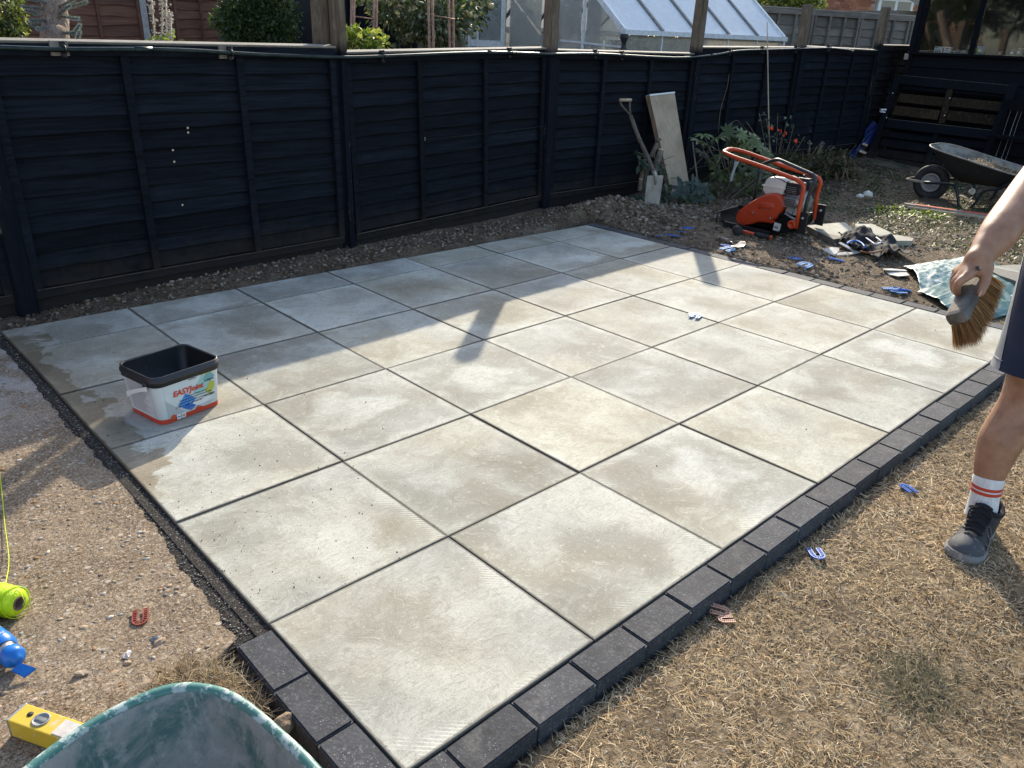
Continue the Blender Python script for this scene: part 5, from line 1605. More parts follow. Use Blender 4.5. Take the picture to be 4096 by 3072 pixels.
MB().tube(smoothpts([Vector((8.15, 2.10, .165)), *fp_[1:]], 4), .014, 9).build("frame_tube", M['blackmetal'], bw)
fq_ = [Vector((16.74 - p.x, p.y, p.z)) for p in fp_]
MB().tube(smoothpts(fq_, 4), .014, 9).build("frame_tube", M['blackmetal'], bw)
MB().tube(fillet([Vector((8.15, 2.10, .165)), Vector((8.15, 2.30, .165)), Vector((8.59, 2.30, .165)), Vector((8.59, 2.10, .165))], .09, 6), .014, 9).build("nose_guard", M['greywood'], bw)
for px_ in (8.12, 8.62):
    MB().tube([Vector((px_, .7, .42)), Vector((px_, .58, .425))], .018, 8).build("grip", M['rubber'], bw)
tag(MB().lathe([(.012, 0), (.03, .006), (.034, .012), (.02, .02)], PL(1782 + .1953 * 1635, 162 + .1953 * 1290, (8.5, 0, 0), (1, 0, 0)), (-1, .2, .2), 12).build("round_disc", M['white'], None, PL(1782 + .1953 * 1635, 162 + .1953 * 1300, (8.5, 0, 0), (1, 0, 0))), "small round white cap lying beneath the black barrow", "cap")

# orange painted timber
tm = thing("orange_timber", (7.6, 1.6, -.02), "long timber batten with patches of orange paint lying before the barrow", "timber")
a = Vector((7.56, 2.02, .012)); b = Vector((7.72, .55, .03))
MB().bar(a, b, .055, .030).build("batten", M['greywood'], tm)
MB().bar(a + Vector((-.045, -.05, -.01)), b + Vector((-.05, 0, -.01)), .035, .02).build("lower_batten", M['ply'], tm)
for f0, f1 in ((.06, .30), (.345, .53), (.575, .74), (.78, .99)):
    MB().bar(a.lerp(b, f0) + Vector((0, 0, .0162)), a.lerp(b, f1) + Vector((0, 0, .0162)), .050, .003).build("paint_patch", flat("orange_red_paint", (.56, .075, .03), .55), tm)

# ================================================================ BROKEN SLABS
M['slabedge'] = M['slab']


def slabpiece(name, pts, zt, th, label, tilt=0.0):
    P = [G(px, py, zt) for px, py in pts]
    mb = MB(); mb.prism([p - Vector((0, 0, th)) for p in P], (0, 0, 1), th)
    c = sum(P, Vector()) / len(P)
    ob = mb.build(name, M['slab'], None, c - Vector((0, 0, th)))
    return tag(ob, label, "slab piece", "broken slab pieces lying on the dry lawn")


slabpiece("broken_slab", [(1742, 487), (1809, 481), (1826, 480), (1830, 485), (1836, 489), (1838, 493), (1848, 498), (1851, 503), (1856, 509), (1800, 517)], .045, .045, "largest broken pale slab lying next to the compactor")
slabpiece("broken_slab", [(1848, 483), (1886, 484), (1926, 503), (1915, 507), (1866, 511), (1858, 505), (1856, 500), (1848, 494), (1845, 488)], .04, .04, "broken pale slab piece behind the dark clothes")
slabpiece("broken_slab", [(1889, 508), (1938, 507), (1974, 514), (1971, 520), (1930, 520), (1890, 516)], .04, .04, "smallest broken slab piece beside the dark clothes")
# slab under the tarp at the right edge
P = [G(2120, 575, .03), G(2215, 571, .03), G(2300, 575, .03), G(2300, 640, .03), G(2225, 617, .03), G(2160, 595, .03)]
tag(MB().prism([p - Vector((0, 0, .035)) for p in P], (0, 0, 1), .035).build("loose_slab", M['slab'], None, P[1] - Vector((0, 0, .035))), "whole pale slab lying behind the crumpled green tarp", "slab")


# ================================================================ CLOTH: tarp and clothes
def cloth(name, quad, zf, nx_, ny_, mat, label, cat, thick=.002, edgejit=.0, seed=0):
    rr_ = np.random.default_rng(seed)
    A_, B_, C_, D_ = [Vector(q) for q in quad]
    V = []; 
    for j in range(ny_ + 1):
        for i in range(nx_ + 1):
            u, v = i / nx_, j / ny_
            p = (A_ * (1 - u) + B_ * u) * (1 - v) + (D_ * (1 - u) + C_ * u) * v
            if edgejit:
                p = p + Vector((math.sin(v * 9 + seed) * edgejit + math.sin(u * 13) * edgejit * .6, math.sin(u * 8 + seed * 2) * edgejit, 0))
            z = zf(u, v)
            V.append(Vector((p.x, p.y, max(hz(p.x, p.y), -.1) + .006 + z)))
    F = []
    for j in range(ny_):
        for i in range(nx_):
            a = j * (nx_ + 1) + i; F.append((a, a + 1, a + nx_ + 2, a + nx_ + 1))
    mb = MB(); mb.add(V, F, True)
    ob = mb.build(name, mat, None, sum(V, Vector()) / len(V) - Vector((0, 0, .03)))
    s_ = ob.modifiers.new("thick", 'SOLIDIFY'); s_.thickness = thick; s_.offset = 1
    return tag(ob, label, cat)


def folds(seed, n=9, amp=.02, sharp=1.6):
    r_ = np.random.default_rng(seed); K = []
    for k in range(n):
        a = r_.uniform(0, PI); f = r_.uniform(3, 15); K.append((math.cos(a) * f, math.sin(a) * f, r_.uniform(0, 6.28), amp * 5 / (f + 3)))

    def fn(u, v):
        z = 0
        for a, b, c, m_ in K:
            z += m_ * (1 - abs(math.sin((a * u + b * v + c) / 1.0 + .5 * math.sin(3 * u + 2 * v + c)))) ** sharp
        return z
    return fn


M['tarp'] = m_coat("green_tarp", (.042, .125, .115), (.12, .20, .185), .42, .36, 9)
M['tarppale'] = m_coat("dusty_green_tarp", (.095, .19, .175), (.40, .43, .39), .52, .40, 18)
f1 = folds(3, 16, .0075, 3.5); f2 = folds(8, 15, .008, 3.5); f3 = folds(21, 9, .006, 2.6)
tarp = thing("green_tarp", G(2080, 620), "crumpled dusty green tarpaulin lying on the dry lawn", "tarpaulin")


def tcl(nm, quad, zf, mat, seed, nx_=56, ny_=44, ej=.012):
    ob = cloth(nm, quad, zf, nx_, ny_, mat, None, None, .002, ej, seed)
    w_ = ob.location.copy(); ob.parent = tarp; ob.location = w_ - worldloc(tarp); return ob


tcl("folded_flap", [G(1952, 580), G(2000, 640), G(2105, 612, .02), G(2090, 549, .02)], lambda u, v: f1(u, v) + .045 * math.sin(PI * min(1, u * 1.2)) * (1 - .3 * v), M['tarppale'], 1)
tcl("sheet", [G(1985, 632), G(2060, 668), G(2230, 640), G(2130, 560)], lambda u, v: f2(u, v) + .02 * math.sin(PI * u), M['tarp'], 4)
tcl("front_corner", [G(2090, 678), G(2110, 692), G(2215, 672), G(2160, 628)], lambda u, v: f3(u, v) + .035 * math.sin(PI * u) * math.sin(PI * v), M['tarp'], 6, 40, 30)
tcl("wrinkled_fold", [G(2125, 612), G(2170, 640), G(2260, 640), G(2150, 585)], lambda u, v: f1(v, u) * 1.1, M['tarppale'], 9, 40, 30)

M['darkcloth'] = simple("washed_black_cloth", (.005, .0055, .008), (.014, .015, .020), 8, .85, .4, 200, .002, .2)
fa_ = folds(31, 12, .030, 1.3); fb_ = folds(40, 10, .024, 1.2)
clothes = thing("dark_clothes", G(1880, 540), "heap of dark clothes with blue and white trim by the broken slabs", "clothes")


def ccl(nm, quad, zf, seed, nx_=44, ny_=36):
    ob = cloth(nm, quad, zf, nx_, ny_, M['darkcloth'], None, None, .004, .018, seed)
    w_ = ob.location.copy(); ob.parent = clothes; ob.location = w_ - worldloc(clothes); return ob


ccl("jumper", [G(1800, 524), G(1838, 552), G(1905, 552), G(1876, 512)], lambda u, v: fa_(u, v) * 1.0 + .07 * math.sin(PI * u) * math.sin(PI * v), 2)
ccl("sleeve", [G(1850, 540), G(1890, 566), G(1965, 563), G(1915, 532)], lambda u, v: fb_(u, v) + .035 * math.sin(PI * v), 5)
for pts, mt, r_ in (([(1829, 527), (1838, 521), (1850, 520), (1862, 526), (1868, 534)], flat("blue_trim", (.03, .16, .50), .6), .007), ([(1868, 512), (1882, 522), (1892, 528), (1902, 524)], flat("white_trim", (.55, .56, .55), .6), .006), ([(1893, 513), (1906, 523)], flat("white_trim", (.55, .56, .55), .6), .006), ([(1858, 543), (1880, 546), (1905, 541)], flat("rust_trim", (.16, .06, .02), .6), .007)):
    MB().tube(smoothpts([G(x, y, .105) for x, y in pts], 4), r_, 6).build("trim", mt, clothes)

card = flat("torn_cardboard", (.52, .49, .43), .8)
c1 = [G(1774, 541, .03), G(1806, 536, .04), G(1815, 528, .06), G(1858, 545, .03), G(1838, 550, .02), G(1800, 553, .015)]
mb = MB()
mb.prism([G(1774, 540, .0), G(1797, 535, .02), G(1812, 537, .02), G(1812, 543, .01), G(1806, 549, .01), G(1800, 553, .0)], (0, 0, 1), .006)
mb.prism([G(1811, 526, .05), G(1815, 524, .055), G(1858, 546, .02), G(1836, 551, .01), G(1830, 547, .015), G(1845, 545, .02)], (0, 0, 1), .006)
mb.prism([G(1800, 553, .0), G(1806, 548, .006), G(1832, 545, .01), G(1838, 551, .0)], (0, 0, 1), .006)
tag(mb.build("torn_box", card, None, G(1815, 545)), "torn piece of pale packaging card in front of the dark clothes", "card")
mb = MB(); mb.prism([G(1907, 582, .0), G(1925, 581, .012), G(1954, 585, .012), G(1965, 596, .01), G(1940, 598, .01), G(1920, 594, .0)], (0, 0, 1), .005)
mb.prism([G(1907, 582, .006), G(1913, 584, .02), G(1960, 586, .02), G(1954, 583, .015)], (0, 0, 1), .003)
tag(mb.build("card_scrap", card, None, G(1930, 590)), "flat scrap of pale printed card at the corner of the tarp", "card")
mb = MB(); mb.prism([G(1868, 551, .0), G(1925, 555, .0), G(1925, 559, .0), G(1872, 558, .0)], (0, 0, 1), .004)
tag(mb.build("brown_scrap", flat("brown_scrap", (.32, .19, .11), .8), None, G(1895, 556)), "thin brown strip lying in front of the dark clothes", "scrap")
mb = MB(); mb.rock(G(1875, 420, .03), .05, (1.4, .8, .8)); mb.rock(G(1858, 423, .02), .04, (1.3, .8, .6))
tag(mb.build("white_litter", flat("white_litter", (.60, .57, .52), .7), None, G(1868, 424)), "white and rusty scrap of litter on the lawn beyond the broken slabs", "litter")


# ================================================================ LEVELLING SPACERS
def spacer_mesh(mat, L=.068, W=.046, slot=.014):
    "U-shaped plate: rim, inner slot and cross ribs"
    mb = MB(); h = .004; b = .0032
    r = W / 2

    def U(rad, l0):
        out = [(-L / 2 + l0, rad)]
        for k in range(7):
            a = PI / 2 - PI * k / 6; out.append((L / 2 - r + rad * math.cos(a), rad * math.sin(a)))
        out.append((-L / 2 + l0, -rad)); return out
    for rad in (r - b / 2, slot / 2 + b / 2):
        pts = U(rad, 0)
        for p, q in zip(pts[:-1], pts[1:]): mb.bar((*p, h / 2), (*q, h / 2), b, h)
    for s_ in (1, -1):
        for k in range(6):
            x_ = -L / 2 + .0016 + k * (L - r) / 5.6
            mb.bar((x_, s_ * (slot / 2), h / 2 * .9), (x_, s_ * (r - .001), h / 2 * .9), .0026, h * .85)
    for k in range(1, 6):
        a = PI / 2 - PI * k / 6
        mb.bar((L / 2 - r + slot / 2 * math.cos(a), slot / 2 * math.sin(a), h / 2 * .9), (L / 2 - r + (r - .001) * math.cos(a), (r - .001) * math.sin(a), h / 2 * .9), .0026, h * .85)
    mb.box((-.004, (r + slot / 2) / 2, .0006), (L - r, r - slot / 2, .0010)); mb.box((-.004, -(r + slot / 2) / 2, .0006), (L - r, r - slot / 2, .0010))
    return mb.mesh("spacer", mat)


SB = spacer_mesh(M['blue']); SLt = spacer_mesh(M['bluelight']); SR = spacer_mesh(M['red']); ST = spacer_mesh(M['tan'])
sp_n = 0


def spacer(me, px, py, ang, label, z=None, sc=1.0, tilt=(0, 0), cat="spacer", group="plastic levelling spacers dropped on the ground", x=None):
    p = G(px, py, -.03)
    zz_ = (hz(p.x, p.y) + .010) if z is None else z
    p = G(px, py, zz_)
    ob = link("plastic_spacer", me); ob.location = p; ob.rotation_euler = (tilt[0], tilt[1], math.radians(ang)); ob.scale = (sc,) * 3
    return tag(ob, label, cat, group)


spacer(SB, 1960, 1055, 60, "blue U-shaped plastic spacer on dead grass left of the walking shoe", sc=.95, tilt=(.1, .05))
spacer(SB, 1764, 1197, -135, "bright blue U-shaped plastic spacer on dead grass in front of the shoe", sc=1.0, tilt=(.05, -.12))
spacer(ST, 1556, 1320, -60, "pale tan half of a broken plastic spacer beside the charcoal blocks", sc=.85, tilt=(.15, .1))
spacer(ST, 1568, 1338, 145, "pale tan broken spacer lying over a stone near the charcoal blocks", sc=.7, tilt=(.1, -.05))
spacer(SR, 303, 1334, -112, "dark red U-shaped plastic spacer on the old pebbly concrete", z=-.008, sc=.88, tilt=(.02, .06))
spacer(SLt, 1503, 683, 15, "dusty blue plastic spacers dropped on a joint of the pale slabs", z=.004, sc=1.3, tilt=(0, .04))
spacer(SLt, 1498, 681, 55, "dusty blue spacer lying beneath another on the pale slabs", z=.002, sc=1.1)
spacer(SB, 1424, 510, 30, "deep blue spacer nearest the corner of the back blocks", sc=1.2, tilt=(.1, .2))
spacer(SB, 1454, 509, -25, "deep blue spacer on the rubble below the spade", sc=1.7, tilt=(-.15, .15))
spacer(SB, 1487, 493, -15, "blue spacer on the rubble farthest up the bed", sc=1.5, tilt=(-.1, .05))
spacer(SB, 1473, 501, -40, "small blue scrap of spacer on the rubble between two whole ones", sc=.9, tilt=(-.3, .05))
spacer(SB, 1568, 531, -10, "blue spacer half hidden by the trowel blade", sc=1.2, tilt=(.1, .1))
spacer(SLt, 1573, 539, -2, "pale blue spacer on the soil just below the trowel", sc=1.8, tilt=(.1, 0))
spacer(SB, 1720, 559, -20, "blue spacer beside a curled root on the soil", sc=1.35, tilt=(.0, .1))
spacer(SLt, 1740, 573, 2, "pale spacer lying near the row of back blocks below the hammer", sc=1.9, tilt=(.1, 0))
spacer(SB, 1806, 561, -52, "blue spacer at the foot of the torn packaging card", sc=1.7, tilt=(-.1, .15))
for k, (px, py, an, lb) in enumerate(((1925, 624, -60, "leftmost of the blue spacers heaped by the tarp"), (1938, 626, -38, "middle blue spacer of the heap by the tarp"), (1943, 632, -18, "lowest blue spacer of the heap by the tarp"), (1952, 626, -30, "rightmost of the blue spacers heaped by the tarp"))):
    spacer(SB if k % 2 else SLt, px, py, an, lb, sc=1.55, tilt=(-.1, .1 * (k - 1)))

# ================================================================ TUB OF JOINTING COMPOUND
TA = math.radians(11)
tub = thing("compound_tub", (.325, 2.02, 0), "open black-rimmed tub printed EASYJoint standing on the pale slabs", "tub", rotz=0)
TX = Vector((math.cos(TA), math.sin(TA), 0)); TY = Vector((-math.sin(TA), math.cos(TA), 0)); TC = Vector((.322, 2.012, 0))


def tw(a, b, z): return TC + TX * a + TY * b + Vector((0, 0, z))


def tr_(w, d, r, z): return [tw(a, b, z) for a, b in rrect(w, d, r, 5)]


M['tubwhite'] = flat("printed_tub_plastic", (.60, .64, .64), .35)
M['tubblack'] = m_coat("black_tub_rim", (.022, .023, .026), (.10, .10, .10), .34, .42)
H = .205; BW, BD = .262, .225; TW_, TD_ = .292, .252
mb = MB()
mb.loft([tr_(BW - .006, BD - .006, .03, .0), tr_(BW, BD, .032, .004), tr_(BW + (TW_ - BW) * .83, BD + (TD_ - BD) * .83, .036, H * .83)], True, False, True); mb.build("tub_body", M['tubwhite'], tub)
mb = MB(); mb.loft([tr_(BW + .0015, BD + .0015, .0322, .002), tr_(BW + .003, BD + .003, .033, .021)], False, False, True); mb.build("red_band", flat("red_band", (.50, .055, .025), .4), tub)
mb = MB()
mb.loft([tr_(TW_ - .012, TD_ - .012, .034, H * .80), tr_(TW_ + .006, TD_ + .006, .040, H * .80), tr_(TW_ + .006, TD_ + .006, .040, H * .87), tr_(TW_ + .012, TD_ + .012, .042, H * .875), tr_(TW_ + .012, TD_ + .012, .042, H * .93), tr_(TW_ + .004, TD_ + .004, .04, H * .94), tr_(TW_ + .006, TD_ + .006, .04, H * 1.0), tr_(TW_ - .002, TD_ - .002, .038, H * 1.005), tr_(TW_ - .010, TD_ - .010, .036, H * .98)], False, False, True); mb.build("rim", M['tubblack'], tub)
mb = MB()
mb.loft([tr_(TW_ - .010, TD_ - .010, .036, H * .98), tr_(BW - .010, BD - .010, .03, .008)], False, True, True); mb.build("lining", m_coat("sand_flecked_lining", (.008, .009, .011), (.16, .15, .13), .375, .4, 48), tub)
for s_, b_ in ((-1, -.075), (1, .0)):
    MB().lathe([(.012, 0), (.012, .010), (.007, .013)], tw(s_ * (TW_ / 2 + .002), b_, H * .84), TX * s_, 12).build("handle_lug", M['tubblack'], tub)
HP = [tw(-TW_ / 2 - .010, -.088, H * .78), tw(-TW_ / 2 - .022, -.060, H * .745), tw(-TW_ / 2 - .034, -.030, H * .69), tw(-TW_ / 2 - .042, -.004, H * .62)]
MB().loft([[p + Vector((0, 0, w_)) + TX * .002, p + Vector((0, 0, w_)) - TX * .003, p - Vector((0, 0, w_)) - TX * .003, p - Vector((0, 0, w_)) + TX * .002] for p, w_ in zip(HP, (.009, .008, .008, .012))], True, True, False).build("handle", flat("white_handle_plastic", (.68, .66, .62), .45), tub)
# front print: face plane
zt0, zt1 = .023, H * .79


def ff(u, v, d=.0016):
    "front face: u from -.5..+.5 across, v 0..1 up"
    z = zt0 + (zt1 - zt0) * v
    f = z / H
    w = BW + (TW_ - BW) * f; dd = BD + (TD_ - BD) * f
    return tw(u * (w - .062), -dd / 2 - d, z)


def sf(u, v, d=.0016):
    z = zt0 + (zt1 - zt0) * v; f = z / H
    w = BW + (TW_ - BW) * f; dd = BD + (TD_ - BD) * f
    return tw(-w / 2 - d, u * (dd - .07), z)


def patch(nm, pts, mat, face=ff, d=.0016, th=.0003):
    P = [face(u, v, d) for u, v in pts]
    n_ = (P[1] - P[0]).cross(P[2] - P[0]).normalized()
    MB().prism(P, n_, th).build(nm, mat, tub)


pcol = lambda n_, c_: flat(n_, c_, .4)
patch("print_panel", [(-.5, 0), (.5, 0), (.5, 1), (-.5, 1)], pcol("pale_print_ground", (.56, .61, .61)), d=.0004)
patch("print_panel", [(-.5, .0), (-.12, 0), (-.5, .55)], pcol("grey_print_ground", (.40, .43, .43)), d=.0008)
patch("diamond", [(-.28, .27), (-.05, .06), (.10, .33), (-.10, .60)], pcol("blue_diamond", (.055, .25, .62)), d=.0012)
patch("diamond", [(-.20, .17), (-.02, .01), (.09, .12), (-.06, .28)], pcol("deep_blue_diamond", (.02, .13, .45)), d=.0016)
patch("diamond", [(-.02, .14), (.22, -.03), (.42, .22), (.16, .44)], pcol("white_diamond", (.66, .68, .69)), d=.0012)
patch("diamond", [(.05, .52), (.20, .40), (.40, .62), (.36, .90), (.24, .98)], pcol("aqua_diamond", (.28, .50, .47)), d=.0010)
patch("diamond", [(.26, .80), (.40, .70), (.5, .84), (.42, 1.0), (.34, 1.0)], pcol("teal_diamond", (.17, .36, .36)), d=.0013)
patch("diamond", [(.30, .44), (.40, .30), (.5, .50), (.5, .66), (.40, .72)], pcol("olive_diamond", (.42, .44, .07)), d=.0014)
patch("diamond", [(.22, .98), (.46, .98), (.40, 1.08), (.26, 1.08)], pcol("olive_diamond", (.42, .44, .07)), d=.0016)
patch("diamond", [(-.45, -.06), (-.36, -.06), (-.33, .03), (-.40, .08), (-.46, .03)], pcol("orange_diamond", (.55, .10, .03)), d=.0014)
patch("swoosh", [(.05, -.03), (.28, -.03), (.12, .09)], pcol("red_print", (.50, .05, .02)), d=.0013)
patch("badge", [(-.34, -.12), (-.25, -.12), (-.25, .035), (-.34, .035)], M['white'], d=.0030)
patch("badge", [(-.235, -.12), (-.15, -.12), (-.15, .035), (-.235, .035)], M['white'], d=.0030)
MB().lathe([(.006, 0), (.006, .0004)], ff(-.192, -.045, .0034), -TY, 14).build("badge_mark", pcol("tan_badge", (.55, .33, .16)), tub)
patch("badge_mark", [(-.325, -.07), (-.265, -.07), (-.265, -.02), (-.325, -.02)], pcol("blue_badge", (.05, .30, .50)), d=.0034)
fx = (ff(.5, .5) - ff(-.5, .5)); fy = (ff(0, 1) - ff(0, 0))
FW = fx.length


def fit(body, u0, v, w, hmax, mat, shear=0.0, bold=0.0):
    ob = text("lettering", body, .02, mat, tub, ff(u0, v, .003), fx, fy, .0003, shear, 'LEFT', bold)
    wd = max(p.co.x for p in ob.data.vertices) - min(p.co.x for p in ob.data.vertices)
    k_ = w * FW / wd; ob.scale = (k_, max(k_, hmax / .02 * .7), 1)


redt = flat("red_lettering", (.60, .045, .015), .4); blt = flat("black_lettering", (.03, .035, .05), .4)
fit("EASYJoint", -.35, .60, .62, .046, redt, .16, .00055)
fit("from", .29, .745, .055, .012, blt); fit("Azpects", .345, .75, .145, .018, blt)
fit("MADE IN BRITAIN", -.02, .955, .16, .008, blt)
fit("The all weather paving joint compound", -.12, .475, .44, .012, blt)
fit("El compuesto para juntas de pavimentación todo tiempo", -.24, .395, .66, .012, blt)
fit("Composé pour joints de surfaces pavées pour tous les temps", -.28, .315, .76, .012, blt)
fit("READY TO USE", -.27, .215, .21, .012, blt, 0, .0002); fit("LISTO PARA USAR", .0, .235, .22, .012, blt, 0, .0002); fit("PRÊT À L'EMPLOI", .28, .275, .20, .012, blt, 0, .0002)
for u, v_ in ((-.33, .2), (-.05, .22), (.235, .26)):
    MB().tube([ff(u, v_ + .04, .002), ff(u + .012, v_, .002), ff(u + .04, v_ + .08, .002)], .0011, 5).build("tick", pcol("tan_tick", (.45, .28, .12)), tub)
for v, l in ((.085, .62), (.045, .55)):
    patch("small_print", [(-.12, v - .004), (-.12 + l, v - .004), (-.12 + l, v + .006), (-.12, v + .006)], pcol("grey_small_print", (.33, .35, .35)), d=.0026)
patch("side_panel", [(.5, .0), (-.5, .0), (-.5, 1.0), (.5, 1.0)], pcol("side_panel_print", (.62, .64, .64)), sf, .0008)
rr = random.Random(8)
GSP = pcol("side_small_print", (.27, .28, .29))
for k in range(26):
    v = .96 - k * .035
    l = rr.uniform(.55, .86); 
    patch("small_print", [(.43, v), (.43 - l, v), (.43 - l, v + .009), (.43, v + .009)], GSP, sf, .0016)

# ================================================================ LEFT EDGE: twine, bottle, level
M['twine'] = simple("neon_twine", (.42, .62, .005), (.62, .80, .02), 40, .55, .8, 260, .003)
tz = -.012
ax = (G(48, 1302, .035) - G(-30, 1285, .035)).normalized(); ax.z = 0; ax.normalize()
e1_ = G(41, 1303, .032)
spo = thing("twine_spool", e1_ - Vector((0, 0, .044)), "spool of fluorescent yellow twine lying on the old concrete", "spool")
mb = MB(); mb.lathe([(.021, -.12), (.036, -.118), (.040, -.09), (.0405, -.05), (.037, -.012), (.031, -.002), (.0185, .0)], e1_, ax, 26, False); mb.build("wound_twine", M['twine'], spo)
for k in range(14):
    tt = -.108 + k * .0075
    u = ax.orthogonal().normalized(); w_ = ax.cross(u); r_ = .0405 - .1 * max(0, abs(tt + .06) - .04)
    MB().tube([e1_ + ax * (tt + .012 * math.sin(t + k)) + (u * math.cos(t) + w_ * math.sin(t)) * (r_ + .0004) for t in np.linspace(0, 2 * PI, 19)[:-1]], .0012, 4, closed=True).build("strand", M['twine'], spo)
MB().lathe([(.0185, -.12), (.0185, .003), (.0155, .003), (.0155, -.12)], e1_, ax, 20, False).build("card_tube", simple("card_tube", (.10, .06, .045), (.19, .12, .09), 20, .8), spo)
lp0 = e1_ - ax * .01 + Vector((0, 0, .03))
MB().tube(smoothpts([lp0 - Vector((0, 0, .005)), lp0 + ax * .018 + Vector((0, .01, .008)), lp0 + ax * .03 + Vector((0, 0, -.015)), lp0 + ax * .018 + Vector((0, -.01, -.03))], 5), .0012, 5).build("loop", M['twine'], spo)
mb = MB(); mb.tube(smoothpts([e1_ - ax * .03 + Vector((0, .02, .03)), G(19, 1210, .01), G(10, 1130, -.004), G(2, 1045, -.007), G(-12, 950, -.007)], 6), .0013, 5)
tag(mb.build("string_line", M['twine'], None, G(10, 1130, -.01)), "yellow string line running from the spool along the concrete", "string")

M['bottleblue'] = flat("blue_bottle_plastic", (.012, .155, .52), .3); M['bottlegreen'] = flat("green_bottle_film", (.25, .36, .03), .35)
b0 = G(8, 1385, .028); b1 = G(20, 1440, .028)
bd = Vector((.25, -.95, 0)).normalized(); bc = G(-6, 1392, .024)
bot = thing("drinks_bottle", bc - Vector((0, 0, .036)), "blue capped drinks bottle lying at the edge of the concrete", "bottle")
MB().lathe([(.033, -.17), (.035, -.16), (.035, -.03), (.034, -.02)], bc, bd, 20).build("bottle_body", M['bottlegreen'], bot)
MB().lathe([(.0352, -.03), (.0355, .0), (.034, .028), (.026, .038)], bc, bd, 20, False).build("blue_sleeve", M['bottleblue'], bot)
MB().lathe([(.026, .036), (.0215, .044), (.0215, .058)], bc, bd, 20).build("neck", M['steel'], bot)
MB().lathe([(.0255, .056), (.0265, .060), (.0265, .078), (.022, .086), (.014, .088), (.013, .096), (.006, .098)], bc, bd, 20).build("cap", M['bottleblue'], bot)
MB().prism([bc + bd * .10 + Vector((.0, -.0, -.01)), bc + bd * .125 + Vector((.018, 0, -.024)), bc + bd * .13 + Vector((-.01, 0, -.03)), bc + bd * .10 + Vector((-.02, 0, -.02))], (0, 0, 1), .006).build("cap_flap", M['bottleblue'], bot)
text("lettering", "PERFORM", .008, M['white'], bot, bc + Vector((-.012, -.018, .0345)), (.95, .25, 0), (-.25, .95, 0), .0003)

lv = thing("spirit_level", G(95, 1570), "worn yellow spirit level lying half under the green barrow", "level")
pa = G(45, 1538, .038); pb = G(190, 1588, .038)
ld = (pb - pa); ld.z = 0; ld.normalize(); lw = Vector((-ld.y, ld.x, 0))
pa = G(36, 1537, .038)
M['levely'] = m_coat("worn_yellow_paint", (.62, .43, .035), (.56, .43, .27), .45, .45, 26)
lc = lambda s_, t, z=.0: pa + ld * s_ + lw * t + Vector((0, 0, z))
MB().box(lc(.30, -.0, -.024), (.60, .050, .048), Matrix((ld, lw, Vector((0, 0, 1)))).transposed(), .0025).build("bar", M['levely'], lv)
MB().box(lc(.0, -.0, -.024), (.006, .052, .050), Matrix((ld, lw, Vector((0, 0, 1)))).transposed(), .002).build("end_cap", M['steel'], lv)
MB().lathe([(.0065, 0), (.0065, .0012)], lc(.034, .004, .0004), (0, 0, 1), 16).build("hang_hole", M['rubber'], lv)
MB().lathe([(.0185, -.001), (.0185, .0022), (.0155, .0026), (.0150, .0006), (0, .0006)], lc(.068, .0, .0004), (0, 0, 1), 24).build("vial_ring", simple("grey_vial_plastic", (.20, .21, .20), (.42, .42, .40), 30, .35), lv)
MB().box(lc(.068, 0, .0018), (.026, .010, .004), Matrix((ld, lw, Vector((0, 0, 1)))).transposed(), .001).build("vial", M['glass'], lv)
MB().box(lc(.155, -.002, .0006), (.075, .040, .004), Matrix((ld, lw, Vector((0, 0, 1)))).transposed(), .001).build("vial_window", simple("dusty_clear_window", (.42, .38, .33), (.58, .53, .47), 20, .4), lv)

# ================================================================ GREEN BARROW in the near corner
gb = thing("green_wheelbarrow", (-.66, -.45, -.06), "scuffed green wheelbarrow tray in the near left corner", "wheelbarrow")
M['tray'] = None
t = NT("scuffed_green_tray"); o = t.pos()
n1 = t.noise(o, 7, 7, .75, .6); n2 = t.noise(o, 34, 5, .72); sc_ = t.noise(t.map(o, (60, 7, 7), (0, .5, .6)), 1.0, 4, .7)
c = t.mix(t.step(n1, .36, .54), (.042, .095, .082), (.205, .20, .175))
c = t.mix(t.math('MULTIPLY', t.step(n2, .5, .68), .6), c, (.30, .285, .25))
c = t.mix(t.math('MULTIPLY', t.step(sc_, .60, .70), .5), c, (.26, .27, .265))
drip = t.noise(t.map(o, (38, 9, 6), (.25, 0, .2)), 1.0, 6, .75)
c = t.mix(t.math('MULTIPLY', t.step(drip, .58, .68), .55), c, (.32, .31, .275))
c = t.mix(t.math('MULTIPLY', t.math('SUBTRACT', 1, t.step(drip, .32, .40)), .6), c, (.026, .062, .054))
M['tray'] = t.fin(c, .62, t.bump(n2, .25, .003), 0, .4)
M['trayrim'] = m_coat("rubbed_green_rim", (.060, .175, .145), (.36, .42, .385), .52, .42, 40)


GR = smoothpts([(-.352, -.92), (-.343, -.60), (-.341, -.33), (-.349, -.20), (-.368, -.105), (-.405, -.048), (-.46, -.026), (-.535, -.027), (-.62, -.052), (-.72, -.10), (-.82, -.165), (-.90, -.25), (-.95, -.36), (-.965, -.60), (-.96, -.92), (-.90, -.99), (-.65, -1.0), (-.41, -.99)], 5, True) if False else smoothpts([Vector((x_, y_, 0)) for x_, y_ in ((-.352, -.92), (-.343, -.60), (-.341, -.33), (-.349, -.20), (-.368, -.105), (-.405, -.048), (-.46, -.026), (-.535, -.027), (-.62, -.052), (-.72, -.10), (-.82, -.165), (-.90, -.25), (-.95, -.36), (-.965, -.60), (-.96, -.92), (-.90, -.99), (-.65, -1.0), (-.41, -.99))], 5, True)


def gring(k_, z, dy=0.0):
    c_ = Vector((-.64, -.55 + dy, 0))
    return [c_ + Vector(((p.x + .64) * k_, (p.y + .55) * k_, z)) for p in GR]


